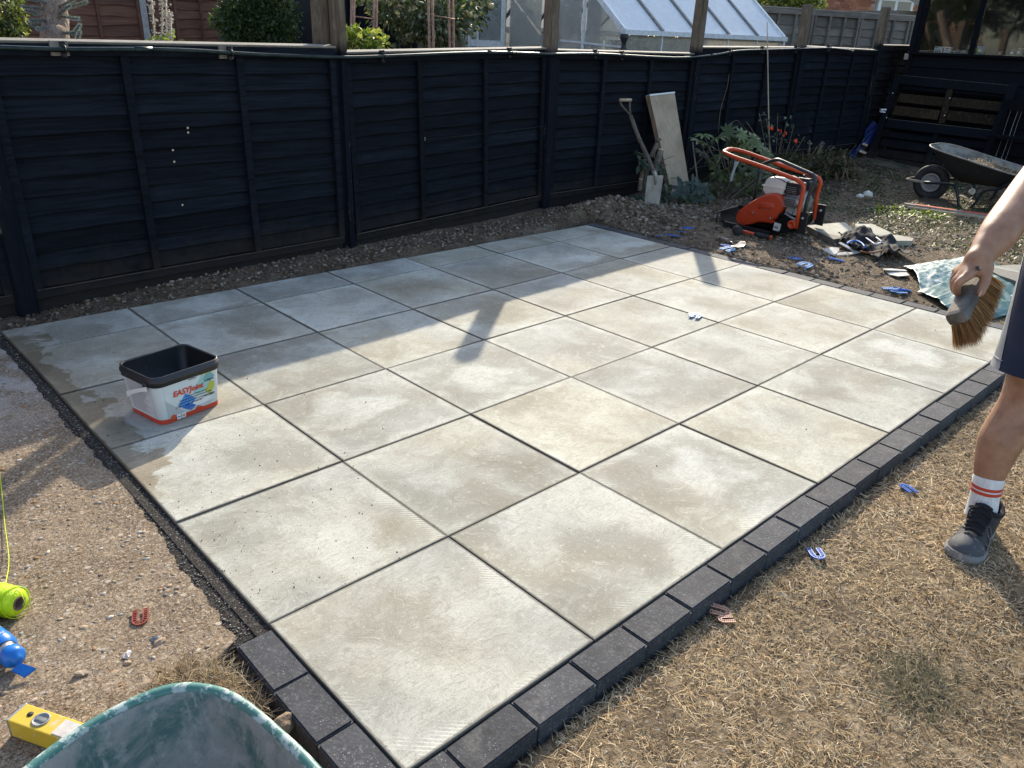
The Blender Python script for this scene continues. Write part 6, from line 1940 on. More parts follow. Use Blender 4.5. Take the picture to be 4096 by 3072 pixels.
rim = gring(1.0, .55)
mb = MB()
mb.loft([gring(.985, .551), gring(.968, .545), gring(.955, .525), gring(.86, .43), gring(.72, .315), gring(.62, .285)], False, True, True)
mb.loft([gring(.99, .535), gring(.965, .51), gring(.87, .415), gring(.70, .275)], False, True, True)
mb.build("tray", M['tray'], gb)
MB().tube([p + Vector((0, 0, .0012 * math.sin(i_ * .23) + .0008 * math.sin(i_ * .71))) for i_, p in enumerate(rim)], [.0082 + .0006 * math.sin(i * .31) for i in range(len(rim))], 10, closed=True).build("rim", M['trayrim'], gb)
for s_ in (-.92, -.42):
    MB().tube(smoothpts([Vector((s_ + .1 * (1 if s_ < -.6 else -1), .18, .14)), Vector((s_, -.05, .24)), Vector((s_, -.6, .27)), Vector((s_, -.75, .0)), Vector((s_, -.82, -.05)), Vector((s_, -.9, .1)), Vector((s_, -.98, .33)), Vector((s_, -1.55, .55))], 4), .016, 8).build("frame_tube", M['blackmetal'], gb)
gw = MB().lathe([(.10, -.03), (.19, -.035), (.2, 0), (.19, .035), (.10, .03)], (-.67, .2, .135), (1, 0, 0), 24).build("wheel", M['rubber'], gb)
# keep the wheel hidden under the nose
gw.location.y -= .22; gw.scale = (.8, .8, .8)

tag(MB().rock(G(612, 1568, -.02), .026, (1.15, .95, .9), 2).build("soil_lump", simple("dry_soil_lump", (.17, .12, .075), (.29, .215, .14), 30, .95, .8, 60, .01), None, G(612, 1575, -.04)), "lump of dry soil caught between the green barrow and the blocks", "stone")
for k, (px, py, r_, cc, lb) in enumerate(((275, 1415, .012, (.60, .57, .52), "small whitish stone on the concrete nearest the dead grass tuft"), (1692, 1286, .013, (.52, .46, .37), "pale flat stone on the dead grass near the blue spacer"), (175, 1455, .013, (.34, .27, .20), "brown angular stone on the concrete above the spirit level"), (335, 1380, .012, (.22, .23, .23), "grey pebble on the concrete by the dark red spacer"), (345, 1386, .012, (.42, .30, .20), "rusty pebble touching the grey one on the concrete"), (1945, 1165, .011, (.47, .40, .31), "pale stone on the dead grass beside the walking shoe"))):
    p = G(px, py, -.01 if px < 600 else -.055)
    tag(MB().rock(p, r_, (1.3, .9, .6), 2).build("pebble", simple("pebble_stone", tuple(c * .75 for c in cc), cc, 40, .85), None, p - Vector((0, 0, r_ * .5))), lb, "stone")
# ================================================================ PERSON walking along the edge, brush in the right hand
M['skin'] = None
t = NT("skin"); o = t.obj()
n = t.noise(o, 22, 5, .6); n2 = t.noise(o, 160, 3, .6)
c = t.ramp(n, [(.3, (.25, .122, .066)), (.55, (.335, .178, .103)), (.75, (.40, .23, .142))])
c = t.mix(t.math('MULTIPLY', t.step(n2, .55, .75), .18), c, (.25, .12, .07))
M['skin'] = t.fin(c, .5, t.bump(n2, .2, .0012), 0, .4, Subsurface_Weight=.08)
t.p.inputs["Subsurface Radius"].default_value = (.012, .005, .003)
M['short'] = simple("navy_shorts", (.010, .014, .032), (.020, .026, .052), 6, .85, .4, 220, .0015, .2)
M['panel'] = simple("grey_shorts_panel", (.16, .165, .175), (.27, .275, .285), 6, .85, .4, 220, .0015, .2)
M['shirt'] = simple("dark_tshirt", (.02, .02, .024), (.04, .04, .045), 6, .9, .4, 200, .002, .2)
M['hair'] = simple("brown_hair", (.03, .018, .010), (.06, .035, .02), 40, .6, .6, 120, .004)


def hp(x, y, d): return D(1971 + .312 * x, 486 + .312 * y, d)


person = thing("person", (2.1, -.6, -.06), "person in navy shorts walking past with a hand brush in the right hand", "person")


class Flesh:
    "round-ended limbs grown together into one skin"

    def __init__(s): s.mb = MB()

    def limb(s, pts, rs, n=14, sub=5):
        P = [Vector(p) for p in pts]
        if len(P) > 2:
            Q = smoothpts(P, sub); R = [float(np.interp(i / sub, range(len(rs)), rs)) for i in range(len(Q))]
        else:
            Q = [P[0].lerp(P[1], k / 6) for k in range(7)]; R = [rs[0] + (rs[1] - rs[0]) * k / 6 for k in range(7)]
        s.mb.tube(Q, R, n)
        s.ball(Q[0], R[0]); s.ball(Q[-1], R[-1])

    def ball(s, c, r, sq=(1, 1, 1), rot=None):
        bm = bmesh.new(); bmesh.ops.create_icosphere(bm, subdivisions=3, radius=1)
        Mx = rot if rot is not None else Matrix.Identity(3)
        V = [Mx @ Vector((v.co.x * r * sq[0], v.co.y * r * sq[1], v.co.z * r * sq[2])) + Vector(c) for v in bm.verts]
        F = [tuple(v.index for v in f.verts) for f in bm.faces]; bm.free(); s.mb.add(V, F)

    def grow(s, name, mat, parent, voxel, smooth_=6):
        base = worldloc(parent)
        ob = bpy.data.objects.new(name, s.mb.mesh(name, mat, base)); col.objects.link(ob)
        r = ob.modifiers.new("r", 'REMESH'); r.mode = 'VOXEL'; r.voxel_size = voxel
        sm = ob.modifiers.new("s", 'SMOOTH'); sm.factor = .5; sm.iterations = smooth_
        dg = bpy.context.evaluated_depsgraph_get()
        me = bpy.data.meshes.new_from_object(ob.evaluated_get(dg)); me.name = name
        me.polygons.foreach_set("use_smooth", np.ones(len(me.polygons), bool))
        if not me.materials: me.materials.append(mat)
        bpy.data.objects.remove(ob)
        ob = bpy.data.objects.new(name, me); col.objects.link(ob); ob.parent = parent
        return ob


ankle = D(2126, 1072, 2.58); shin = D(2133, 1040, 2.57); calf = D(2160, 955, 2.54); knee = D(2208, 862, 2.50)
hip = Vector((2.15, -.465, .87)); pelvis = Vector((2.17, -.59, .93)); hipl = Vector((2.18, -.71, .87))
heel = Vector((2.08, -.478, 0)); toe = Vector((1.80, -.492, 0)); ff_ = (toe - heel).normalized(); fs_ = Vector((ff_.y, -ff_.x, 0))
wrist = hp(482, 205, 1.845); fore = hp(625, 20, 1.88); elbow = D(2250, 372, 1.99)
shr = Vector((2.02, -.47, 1.36)); shl = Vector((2.05, -.82, 1.36)); neck = Vector((1.99, -.645, 1.44)); head = Vector((1.93, -.645, 1.585))
body = Flesh()
# right leg, left leg
body.limb([ankle + Vector((.015, 0, -.035)), ankle, shin, calf, knee, knee.lerp(hip, .5), hip], [.035, .035, .042, .067, .061, .083, .095], 18)
kl = Vector((2.36, -.77, .44)); al = Vector((2.62, -.78, .07))
body.limb([al, al.lerp(kl, .3), al.lerp(kl, .68) + Vector((.03, 0, 0)), kl, kl.lerp(hipl, .5), hipl], [.034, .042, .062, .060, .082, .095], 16)
body.limb([al, Vector((2.48, -.79, -.0))], [.034, .03])
# trunk
body.limb([pelvis + Vector((.02, 0, -.02)), Vector((2.13, -.60, 1.08)), Vector((2.10, -.645, 1.26)), Vector((2.03, -.645, 1.36))], [.135, .125, .145, .10], 20)
body.limb([shr, Vector((2.03, -.645, 1.36)), shl], [.068, .10, .068])
body.limb([Vector((2.02, -.645, 1.38)), neck, neck.lerp(head, .5)], [.062, .056, .055])
# head and face (turned down to the work, towards -x)
body.ball(head + Vector((.015, 0, .02)), .098, (1.0, .80, 1.05)); body.ball(head + Vector((-.02, 0, -.055)), .066, (1, .85, .95))
body.limb([head + Vector((-.085, 0, .015)), head + Vector((-.112, 0, -.022))], [.012, .016]); body.ball(head + Vector((-.085, 0, -.062)), .020, (.8, 1.2, .5)); body.ball(head + Vector((-.07, 0, -.098)), .022)
for s_ in (-1, 1): body.ball(head + Vector((.0, .083 * s_, -.005)), .026, (.9, .4, 1.2)); body.ball(head + Vector((-.078, .032 * s_, .028)), .018, (.7, 1.3, .6))
# right arm
body.limb([shr, shr.lerp(elbow, .5) + Vector((.0, .015, 0)), elbow, fore, wrist.lerp(fore, .35), wrist, hp(455, 245, 1.84)], [.060, .052, .044, .0455, .037, .0295, .031], 18)
# left arm hanging
el2 = Vector((2.13, -.92, 1.09)); wr2 = Vector((1.97, -.93, .90))
body.limb([shl, shl.lerp(el2, .5), el2, el2.lerp(wr2, .35), wr2], [.06, .052, .042, .044, .029], 16)
body.limb([wr2, Vector((1.92, -.93, .84))], [.03, .034])
for k in range(4):
    b0_ = Vector((1.925 - .004 * k, -.955 + .018 * k, .82)); body.limb([b0_, b0_ + Vector((-.025, 0, -.04)), b0_ + Vector((-.015, 0, -.075))], [.010, .009, .008], 8, 3)
body.limb([Vector((1.93, -.90, .86)), Vector((1.895, -.895, .83)), Vector((1.885, -.9, .80))], [.012, .011, .009], 8, 3)
# right hand: palm, four fingers round the block, thumb
K = [hp(382, 352, 1.822), hp(345, 345, 1.846), hp(320, 335, 1.870), hp(308, 322, 1.894)]
for k_ in K: body.limb([hp(470, 225, 1.845), hp(420, 285, 1.845).lerp(k_, .25), k_], [.026, .021, .0125], 12)
body.limb([hp(480, 240, 1.84), hp(508, 300, 1.832)], [.026, .018], 12)
body.limb([hp(430, 300, 1.835), hp(490, 300, 1.832)], [.02, .02], 12)
fing = [[K[0], hp(322, 400, 1.822), hp(307, 450, 1.838), hp(322, 492, 1.858)],
        [K[1], hp(297, 392, 1.850), hp(289, 440, 1.868), hp(312, 476, 1.884)],
        [K[2], hp(287, 378, 1.878), hp(284, 422, 1.896), hp(308, 452, 1.91)],
        [K[3], hp(290, 358, 1.903), hp(292, 392, 1.918), hp(312, 416, 1.93)]]
for f_, r_ in zip(fing, (.0102, .0104, .0098, .0086)): body.limb(f_, [r_ * 1.12, r_ * 1.04, r_ * .98, r_ * .82], 10, 4)
body.limb([hp(508, 285, 1.832), hp(512, 350, 1.822), hp(492, 425, 1.815), hp(469, 478, 1.812)], [.017, .0135, .0115, .0088], 10, 4)
skin = body.grow("body", M['skin'], person, .0052, 5)
# nail, tattoo
MB().box(hp(470, 474, 1.8035), (.011, .003, .013), Euler((.2, 0, .3)).to_matrix(), .001).build("thumb_nail", flat("nail", (.66, .43, .34), .3), person)
tt = flat("tattoo_ink", (.035, .04, .045), .6)
tv = Vector((RC[2][0], RC[2][1], RC[2][2])) * -.0015
for pts in ([(440, 285), (442, 310)], [(442, 297), (458, 287)], [(444, 300), (452, 312), (470, 314)], [(455, 290), (458, 310)]):
    MB().tube([hp(x, y, 1.8085 if x < 450 else 1.8080) for x, y in pts], .0016, 5).build("tattoo_line", tt, person)
for s_ in (-1, 1):
    e_ = MB().lathe([(0, 0), (.009, .003), (.0115, .0065), (.009, .010), (0, .012)], head + Vector((-.085, .033 * s_, .014)), (-1, 0, 0), 12).build("eye", M['white'], person)
    MB().lathe([(.005, 0), (.005, .001)], head + Vector((-.0965, .033 * s_, .014)), (-1, 0, 0), 10).build("iris", M['rubber'], e_)
hr = Flesh(); hr.ball(head + Vector((.022, 0, .035)), .103, (1.0, .83, 1.0)); hr.ball(head + Vector((.05, 0, -.01)), .075, (.9, 1, 1.1))
hr.grow("hair", M['hair'], person, .012, 4)
# T-shirt
sh_ = MB()


def ringv(c, ax, rx, ry, ref, n=28, j=0.0):
    ax = Vector(ax).normalized(); u = Vector(ref); u = (u - ax * u.dot(ax)).normalized(); w = ax.cross(u)
    return [Vector(c) + u * (rx * math.cos(2 * PI * k / n)) * (1 + j * math.sin(5 * 2 * PI * k / n + c[2] * 40)) + w * (ry * math.sin(2 * PI * k / n)) * (1 + j * math.cos(3 * 2 * PI * k / n)) for k in range(n)]


ts = Flesh(); ts.limb([pelvis + Vector((0, 0, .06)), Vector((2.13, -.60, 1.10)), Vector((2.10, -.645, 1.27)), Vector((2.03, -.645, 1.375))], [.152, .145, .162, .108], 22)
ts.limb([shr, Vector((2.03, -.645, 1.365)), shl], [.08, .108, .08]); ts.limb([shr, shr.lerp(elbow, .6)], [.08, .07]); ts.limb([shl, shl.lerp(el2, .6)], [.08, .07])
ts.grow("tshirt", M['shirt'], person, .014, 4)


# shorts: two flared legs and the seat
def leg(hip_, knee_, hemf, n=40):
    c0 = hip_.lerp(knee_, -.35); rings = []
    for f, rx, ry in ((-.30, .155, .13), (-.12, .152, .13), (.12, .142, .124), (.40, .130, .116), (.62, .128, .112), (hemf - .02, .130, .113), (hemf, .131, .114)):
        rings.append(ringv(hip_.lerp(knee_, f), knee_ - hip_, rx, ry, (1, 0, 0), n, .012))
    lo_ = rings[-1]; c_ = hip_.lerp(knee_, hemf)
    inn = [c_ + (p - c_) * .965 for p in lo_]; inn2 = [c_ + (p - c_) * .93 + (hip_ - knee_) * .35 for p in lo_]
    return rings, [lo_, inn, inn2]


rg, hem = leg(hip, knee, .80)
rl, heml = leg(hipl, kl, .78)
mb = MB(); mb.loft(rg, False, False, True); mb.loft(hem, False, False, True); mb.loft(rl, False, False, True); mb.loft(heml, False, False, True)
mb.loft([ringv(pelvis + Vector((0, 0, .10)), (0, 0, 1), .145, .175, (1, 0, 0), 28), ringv(pelvis + Vector((0, 0, -.0)), (0, 0, 1), .155, .20, (1, 0, 0), 28), ringv(pelvis + Vector((0, 0, -.10)), (0, 0, 1), .145, .19, (1, 0, 0), 28)], False, True, True)
shorts = mb.build("shorts", M['short'], person)
# grey side panel, widening to the hem
n = 40
side = None
best = max(range(n), key=lambda k: (rg[4][k] - hip.lerp(knee, .62)).normalized().dot(Vector((-.22, .97, 0))))
mb = MB(); rr_ = []
for i, r_ in enumerate(rg):
    c_ = sum(r_, Vector()) / n; half = (1, 1, 2, 3, 4, 5, 5)[i]
    rr_.append([c_ + (r_[(best - half + round(j * 2 * half / 10)) % n] - c_) * 1.012 for j in range(11)])
mb.loft(rr_, False, False, True, False); pn = mb.build("side_panel", M['panel'], person)
c_ = sum(rg[-1], Vector()) / n
MB().tube([c_ + (rg[-2][(best - 5 + j) % n] - sum(rg[-2], Vector()) / n) * 1.016 + (hip - knee) * .05 - (rg[-2][0] - rg[-2][0]) + (sum(rg[-2], Vector()) / n - c_) for j in range(11)], .0018, 5).build("hem_seam", flat("pale_seam", (.34, .34, .35), .8), person)
# sock
sk = ankle - shin; a_ = shin + (calf - shin) * .12
ax_ = (ankle - a_).normalized()
M['sock'] = simple("white_ribbed_sock", (.58, .58, .56), (.74, .74, .72), 60, .9, .7, 40, .004, .1, stretch=(3, 3, .2))
mb = MB(); rings = [ringv(a_.lerp(ankle, f) + Vector((.006 * f, 0, 0)), ax_, r, r * .95, (1, 0, 0), 24) for f, r in ((-.02, .0475), (.1, .0490), (.5, .0475), (1.0, .0455), (1.6, .048), (2.1, .05))]
mb.loft(rings, False, False, True); mb.build("sock", M['sock'], person)
M['redstripe'] = flat("red_stripe", (.52, .055, .025), .85)
for f, r in ((.46, .0484), (.70, .0477)):
    rg_ = [ringv(a_.lerp(ankle, f + df) + Vector((.006 * f, 0, 0)), (ax_ + Vector((.12, .05, 0))).normalized(), r, r * .955, (1, 0, 0), 24) for df in (-.075, .075)]
    MB().loft(rg_, False, False, True).build("sock_stripe", M['redstripe'], person)
# shoe
M['shoe'] = m_coat("dusty_charcoal_shoe", (.028, .029, .034), (.13, .125, .118), .40, .75, 18)
M['shoelt'] = m_coat("grey_shoe_overlay", (.060, .062, .068), (.17, .165, .155), .45, .75, 22)
M['sole'] = m_coat("dusty_grey_sole", (.20, .20, .20), (.34, .315, .27), .45, .85, 20)
shoe = bpy.data.objects.new("shoe", None); col.objects.link(shoe); shoe.parent = person; shoe.location = heel.lerp(toe, .5) + Vector((0, 0, -.06)) - worldloc(person)
LS = (toe - heel).length
GZ = -.060


def sec(t_, w, h, zb, n=22, top=.5):
    "upper cross-section: flat foot, rounded crown"
    c0 = heel + ff_ * (LS * t_) + Vector((0, 0, GZ + zb)); out = []
    for k in range(n):
        a = 2 * PI * k / n; x = math.cos(a); z = math.sin(a)
        zz_ = (z if z > 0 else z * .15)
        xx_ = x * (1 - .25 * max(0, z) ** 2)
        out.append(c0 + fs_ * (w / 2 * math.copysign(abs(xx_) ** .85, x)) + Vector((0, 0, h * zz_ if z > 0 else h * zz_)))
    return out


upper = [sec(.0, .03, .055, .025), sec(.03, .058, .085, .022), sec(.10, .070, .100, .02), sec(.24, .078, .112, .02), sec(.36, .084, .106, .02), sec(.48, .094, .086, .02), sec(.60, .104, .068, .02), sec(.72, .108, .056, .02), sec(.82, .104, .049, .02), sec(.90, .092, .042, .02), sec(.97, .062, .034, .02), sec(1.0, .026, .020, .02)]
MB().loft(upper, True, True, True).build("upper", M['shoe'], shoe)
sol = []
for t_, w in ((-.015, .034), (.02, .066), (.10, .080), (.25, .084), (.40, .088), (.55, .103), (.70, .116), (.82, .115), (.92, .098), (.985, .066), (1.015, .030)):
    c0 = heel + ff_ * (LS * t_) + Vector((0, 0, GZ)); lift = .010 * max(0, (t_ - .75) / .25) ** 2
    sol.append([c0 + fs_ * (w / 2) + Vector((0, 0, .004 + lift)), c0 + fs_ * (w / 2 + .002) + Vector((0, 0, .018 + lift)), c0 + fs_ * (w / 2 - .003) + Vector((0, 0, .031 + lift)), c0 - fs_ * (w / 2 - .003) + Vector((0, 0, .031 + lift)), c0 - fs_ * (w / 2 + .002) + Vector((0, 0, .018 + lift)), c0 - fs_ * (w / 2) + Vector((0, 0, .004 + lift))])
MB().loft(sol, True, True, False).build("sole", M['sole'], shoe)
tc_ = [sec(.74, .112, .053, .021), sec(.82, .110, .050, .021), sec(.90, .097, .0445, .021), sec(.975, .064, .036, .021), sec(1.005, .028, .022, .021)]
MB().loft(tc_, False, True, True).build("toe_cap", M['shoelt'], shoe)
for k in range(3):
    t0 = .44 + .10 * k
    for s_ in (-1, 1):
        MB().loft([[heel + ff_ * (LS * (t0 + d_)) + fs_ * (s_ * (.048 + .004 * k) * q) + Vector((0, 0, GZ + z)) for q, z in ((1.02, .03), (.98, .055 - .006 * k), (.70, .082 - .013 * k), (.45, .089 - .0145 * k))] for d_ in (.0, .035)], False, False, True, False).build("overlay", M['shoelt'], shoe)
# collar ring and tongue, laces
cz_ = heel + ff_ * (LS * .25); cz_.z = GZ + .120


def oval(c_, rx, ry, dip=0.0, n=24):
    return [c_ + ff_ * (rx * math.cos(a)) + fs_ * (ry * math.sin(a)) + Vector((0, 0, dip * math.cos(2 * a))) for a in np.linspace(0, 2 * PI, n + 1)[:-1]]


MB().tube(oval(cz_, .054, .046, .010), .0085, 8, closed=True).build("collar", flat("black_collar_foam", (.014, .014, .016), .9), shoe)
MB().loft([oval(cz_, .060, .046, .010), oval(cz_ - Vector((0, 0, .03)), .068, .048, .006), oval(cz_ - Vector((0, 0, .07)), .074, .044), oval(cz_ - Vector((0, 0, .1)), .072, .040)], False, False, True).build("quarter", M['shoe'], shoe)
TG = ((.46, .026, .158), (.50, .028, .142), (.56, .028, .118), (.64, .027, .096), (.70, .022, .082))
mb = MB(); mb.loft([[heel + ff_ * (LS * t_) + fs_ * (w * q) + Vector((0, 0, GZ + z - .008 * q * q)) for q in (-1, -.5, 0, .5, 1)] for t_, w, z in TG], False, False, True, False); mb.build("tongue", flat("black_tongue", (.018, .018, .020), .9), shoe)
flat("black_lace", (.013, .013, .014), .9)
for k in range(6):
    t_ = .49 + .038 * k; z = float(np.interp(t_, [q[0] for q in TG], [q[2] for q in TG])) + .003
    a = heel + ff_ * (LS * t_) + fs_ * .030 + Vector((0, 0, GZ + z - .010)); b = heel + ff_ * (LS * (t_ + (.02 if k % 2 else -.015))) - fs_ * .030 + Vector((0, 0, GZ + z - .010)); m0 = (a + b) / 2 + Vector((0, 0, .010))
    MB().tube(smoothpts([a, m0, b], 4), .0032, 6).build("lace", bpy.data.materials["black_lace"], shoe)
for s_ in (-1, 1):
    MB().tube(smoothpts([heel + ff_ * (LS * .49) + Vector((0, 0, GZ + .150)), heel + ff_ * (LS * .55) + fs_ * (s_ * .03) + Vector((0, 0, GZ + .138)), heel + ff_ * (LS * .60) + fs_ * (s_ * .030) + Vector((0, 0, GZ + .108))], 4), .0028, 6).build("lace", bpy.data.materials["black_lace"], shoe)
# other shoe (outside the frame)
shoe2 = copy_tree(shoe, person); shoe2.location = Vector((2.49, -.785, -.06)) - worldloc(person)
s2 = [o_ for o_ in shoe2.children]

# hand brush
E1 = hp(300, 655, 1.795); E2 = hp(478, 320, 1.915)
br_ = thing("hand_brush", (E1 + E2) / 2 - Vector((0, 0, .05)), "hand brush with dusty grey wooden block and brown bristles held by the walker", "brush")
ad = (E2 - E1); AL = ad.length; ad.normalize()
bd_ = (hp(395, 712, 1.825) - hp(300, 655, 1.795)); bd_ = (bd_ - ad * bd_.dot(ad)).normalized(); sd_ = ad.cross(bd_)
rot = Matrix((ad, sd_, bd_)).transposed()
M['block'] = simple("dusty_grey_block", (.075, .065, .055), (.21, .19, .165), 14, .85, .5, 80, .003, .2, stretch=(.5, 2, 2))
MB().box((E1 + E2) / 2, (AL, .046, .034), rot, .0125).build("block", M['block'], br_)
n = 5200
u = rng.uniform(.02, .98, n); v = rng.uniform(-.46, .46, n)
Lb = .060 * rng.uniform(.9, 1.05, n) * (1 - .05 * np.abs(u - .5))
base = np.array(E1)[None] + np.outer(u * AL, np.array(ad)) + np.outer(v * .042, np.array(sd_)) + np.array(bd_)[None] * .016
flare = (u - .42) * 1.0 * np.sign(.42 - u) * np.sign(.42 - u)
dirb = np.array(bd_)[None] + np.outer(flare, np.array(ad)) + np.outer(v * .45, np.array(sd_)) + rng.normal(0, .055, (n, 3))
dirb /= np.linalg.norm(dirb, axis=1)[:, None]
sag = np.array([0, 0, -1.0])[None] * (rng.uniform(0, .012, n))[:, None]
side_ = np.cross(dirb, rng.normal(0, 1, (n, 3))); side_ /= np.linalg.norm(side_, axis=1)[:, None]
w_ = .00055
p1 = base + dirb * (Lb * .6)[:, None] + sag * .3; p2 = base + dirb * Lb[:, None] + sag
V = np.stack([base - side_ * w_, base + side_ * w_, p1 - side_ * w_, p1 + side_ * w_, p2], 1).reshape(-1, 3)
o_ = np.arange(n)[:, None] * 5
pal = np.array([[.26, .125, .045], [.34, .18, .07], [.18, .085, .032], [.42, .25, .11]])
C_ = np.repeat((pal[rng.integers(0, 4, n)] * rng.uniform(.7, 1.15, (n, 1)))[:, None], 5, 1).reshape(-1, 3)
ob = link("bristles", npmesh("bristles", V - np.array(worldloc(br_)), [o_ + np.array([[0, 1, 3, 2]]), o_ + np.array([[2, 3, 4]])], M['straw'], C_), br_)
ob["kind"] = "stuff"
# ================================================================ NEIGHBOURS BEYOND THE FENCE
def leafcloud(name, centers, n, L, W, mat, parent, cols, seed, hang=.2, shell=.5):
    "crown of many small leaves in ragged clumps"
    r_ = np.random.default_rng(seed)
    C0 = np.array([[*c[0]] for c in centers]); R0 = np.array([c[1] for c in centers])
    wts = R0 ** 2; wts = wts / wts.sum()
    k = r_.choice(len(R0), n, p=wts)
    d = r_.normal(0, 1, (n, 3)); d /= np.linalg.norm(d, axis=1)[:, None]
    rad = R0[k] * (shell + (1 - shell) * r_.uniform(0, 1, n)) * r_.uniform(.75, 1.12, n)
    P = C0[k] + d * rad[:, None] * np.array([1, 1, .9])
    a = d + r_.normal(0, .6, (n, 3)); a[:, 2] -= hang; a /= np.linalg.norm(a, axis=1)[:, None]
    s_ = np.cross(a, r_.normal(0, 1, (n, 3))); s_ /= np.linalg.norm(s_, axis=1)[:, None]
    up_ = np.cross(s_, a)
    l = L * r_.uniform(.6, 1.25, n)[:, None]; w = W * r_.uniform(.7, 1.2, n)[:, None]
    p0 = P; p1 = P + a * l * .5 + s_ * w / 2 + up_ * w * .18; p2 = P + a * l; p3 = P + a * l * .5 - s_ * w / 2 + up_ * w * .18
    V = np.stack([p0, p1, p2, p3], 1).reshape(-1, 3); o = np.arange(n)[:, None] * 4
    c = np.array(cols)[r_.integers(0, len(cols), n)] * r_.uniform(.6, 1.3, (n, 1))
    base = np.array(worldloc(parent)) if parent is not None else 0
    return link(name, npmesh(name, V - base, [o + np.array([[0, 1, 2]]), o + np.array([[0, 2, 3]])], mat, np.repeat(c[:, None], 4, 1).reshape(-1, 3)), parent)


M['leaf'] = m_leaf("garden_leaf", (1, 1, 1), trans=.32)
NG = -.12          # ground level next door

# red-brown panel fence
bf = thing("brown_fence", D(300, 60, 13.5), "red-brown overlap panel fence at the back of the neighbour's garden", "fence")
fpts = [(-160, 10.5), (32, 11.2), (313, 12.6), (502, 14.0), (661, 15.3), (830, 16.8)]
base_ = []
for px, dd in fpts:
    p = D(px, 60, dd); base_.append(Vector((p.x, p.y, 0)))
bslat = [None] * 4
for s_ in range(4):
    rr_ = np.random.default_rng(90 + s_); n = 18; xs = np.linspace(0, 1, n)
    wav = sum(rr_.normal(0, .008 / (k + 1) ** .5) * np.sin(xs * PI * (k + 1) * 1.5 + rr_.uniform(0, 6)) for k in range(6))
    mb = MB(); mb.loft([[Vector((x, 0, .165)), Vector((x, -.004, .165)), Vector((x, -.026, a + .003)), Vector((x, -.022, a - .003)), Vector((x, -.004, a))] for x, a in zip(xs, wav)], True, True, False)
    bslat[s_] = mb.mesh("slat", M['brown'])
bb = MB().box((0, -.04, .5), (.045, .028, 1)).mesh("batten", M['brown'])
for k in range(5):
    a, b = base_[k], base_[k + 1]; Lg = (b - a).length; ang = math.atan2(b.y - a.y, b.x - a.x)
    pan = MB().box((Lg / 2, .02, 1.0), (Lg - .04, .012, 1.9)).build_local("fence_panel", M['brown'], bf)
    pan.location = a - worldloc(bf) + Vector((0, 0, NG)); pan.rotation_euler = (0, 0, ang)
    for i in range(13):
        ob = link("slat", bslat[(i + k) % 4], pan); ob.location = (.04, .012, .12 + .145 * i + rng.normal(0, .004)); ob.scale = (Lg - .08, 1, 1); ob.rotation_euler = (rng.normal(0, .02), rng.normal(0, .0025), 0)
    for f in (.045, .33, .62, .955):
        ob = link("batten", bb, pan); ob.location = (Lg * f, 0, .08); ob.scale = (1, 1, 1.95)
    if k in (1, 3): pass
    if k > 0:
        MB().box(a + Vector((0, -.02, 1.05)), (.10, .09, 2.3), None, .006).build("post", M['cpost'], bf)
MB().box(base_[5] + Vector((0, 0, 1.0)), (.1, .09, 2.2), None, .006).build("post", M['cpost'], bf)


def shrub(name, label, cat, spots, depth, zb, n, L, W, cols, seed, mat=None, trunks=True, hang=.2):
    "spots: (px, py, radius in metres, depth shift)"
    cs = [(D(px, py, depth + dd), r) for px, py, r, dd in spots]
    c0 = sum([c for c, r in cs], Vector()) / len(cs)
    t_ = thing(name, (c0.x, c0.y, zb), label, cat)
    leafcloud("crown", cs, n, L, W, mat or M['leaf'], t_, cols, seed, hang)
    if trunks:
        mb = MB()
        for c, r in cs[:7]: mb.tube(smoothpts([Vector((c0.x, c0.y, zb)), Vector((c0.x * .6 + c.x * .4, c0.y * .6 + c.y * .4, zb + (c.z - zb) * .6)), c], 4), .016, 6)
        mb.build("branches", M['twig'], t_)
    return t_


dk = [(.030, .052, .016), (.045, .070, .020), (.020, .038, .014), (.060, .085, .028)]
ye = [(.12, .15, .03), (.17, .19, .04), (.08, .11, .025), (.24, .25, .06)]
shrub("laurel_shrub", "leafy green shrub at the far left edge, lit yellow at its top", "shrub", [(8, 10, .24, 0), (20, 45, .2, 0), (-10, 60, .28, .1), (0, 85, .2, 0), (22, 75, .14, 0), (-20, 20, .3, 0)], 8.2, NG, 1900, .06, .03, ye + dk, 1)
shrub("dark_evergreen_shrub", "rounded dark evergreen shrub against the red-brown fence", "shrub", [(545, 20, .42, 0), (575, 35, .4, 0), (520, 55, .36, 0), (560, 75, .40, 0), (600, 70, .32, 0), (505, 30, .26, 0), (600, 25, .3, 0), (540, -20, .4, 0), (580, 95, .4, 0), (480, 45, .16, 0), (525, 90, .34, 0)], 10.5, NG, 8500, .065, .034, dk + [(.07, .10, .03)], 2)

# blue spruce: stout trunk and needled branches
st_ = thing("blue_spruce", D(122, 100, 6.3) - Vector((0, 0, 1.2)), "stout rough trunk of a blue spruce with grey-blue branches", "tree")
t = NT("spruce_bark"); o = t.obj()
vz = t.voro(t.map(o, (16, 16, 9)), 2.2); n_ = t.noise(o, 26, 6, .7)
c = t.mix(t.step(vz, .02, .35), (.15, .105, .08), t.ramp(n_, [(.3, (.22, .155, .115)), (.7, (.40, .31, .235))]))
M['bark'] = t.fin(c, .95, t.bump(t.math('ADD', vz, n_), .9, .03), 0, .1)
T0 = D(126, 130, 6.3); T1 = D(120, 60, 6.3); T2 = D(113, -60, 6.3)
tp = [T0 - Vector((0, 0, 1.4)), T0, T1, T2, T2 + (T2 - T1) * 1.2]
q = smoothpts(tp, 5); rs = [.125 - .05 * i / (len(q) - 1) + random.uniform(-.006, .006) for i in range(len(q))]
MB().tube(q, rs, 14).build("trunk", M['bark'], st_)
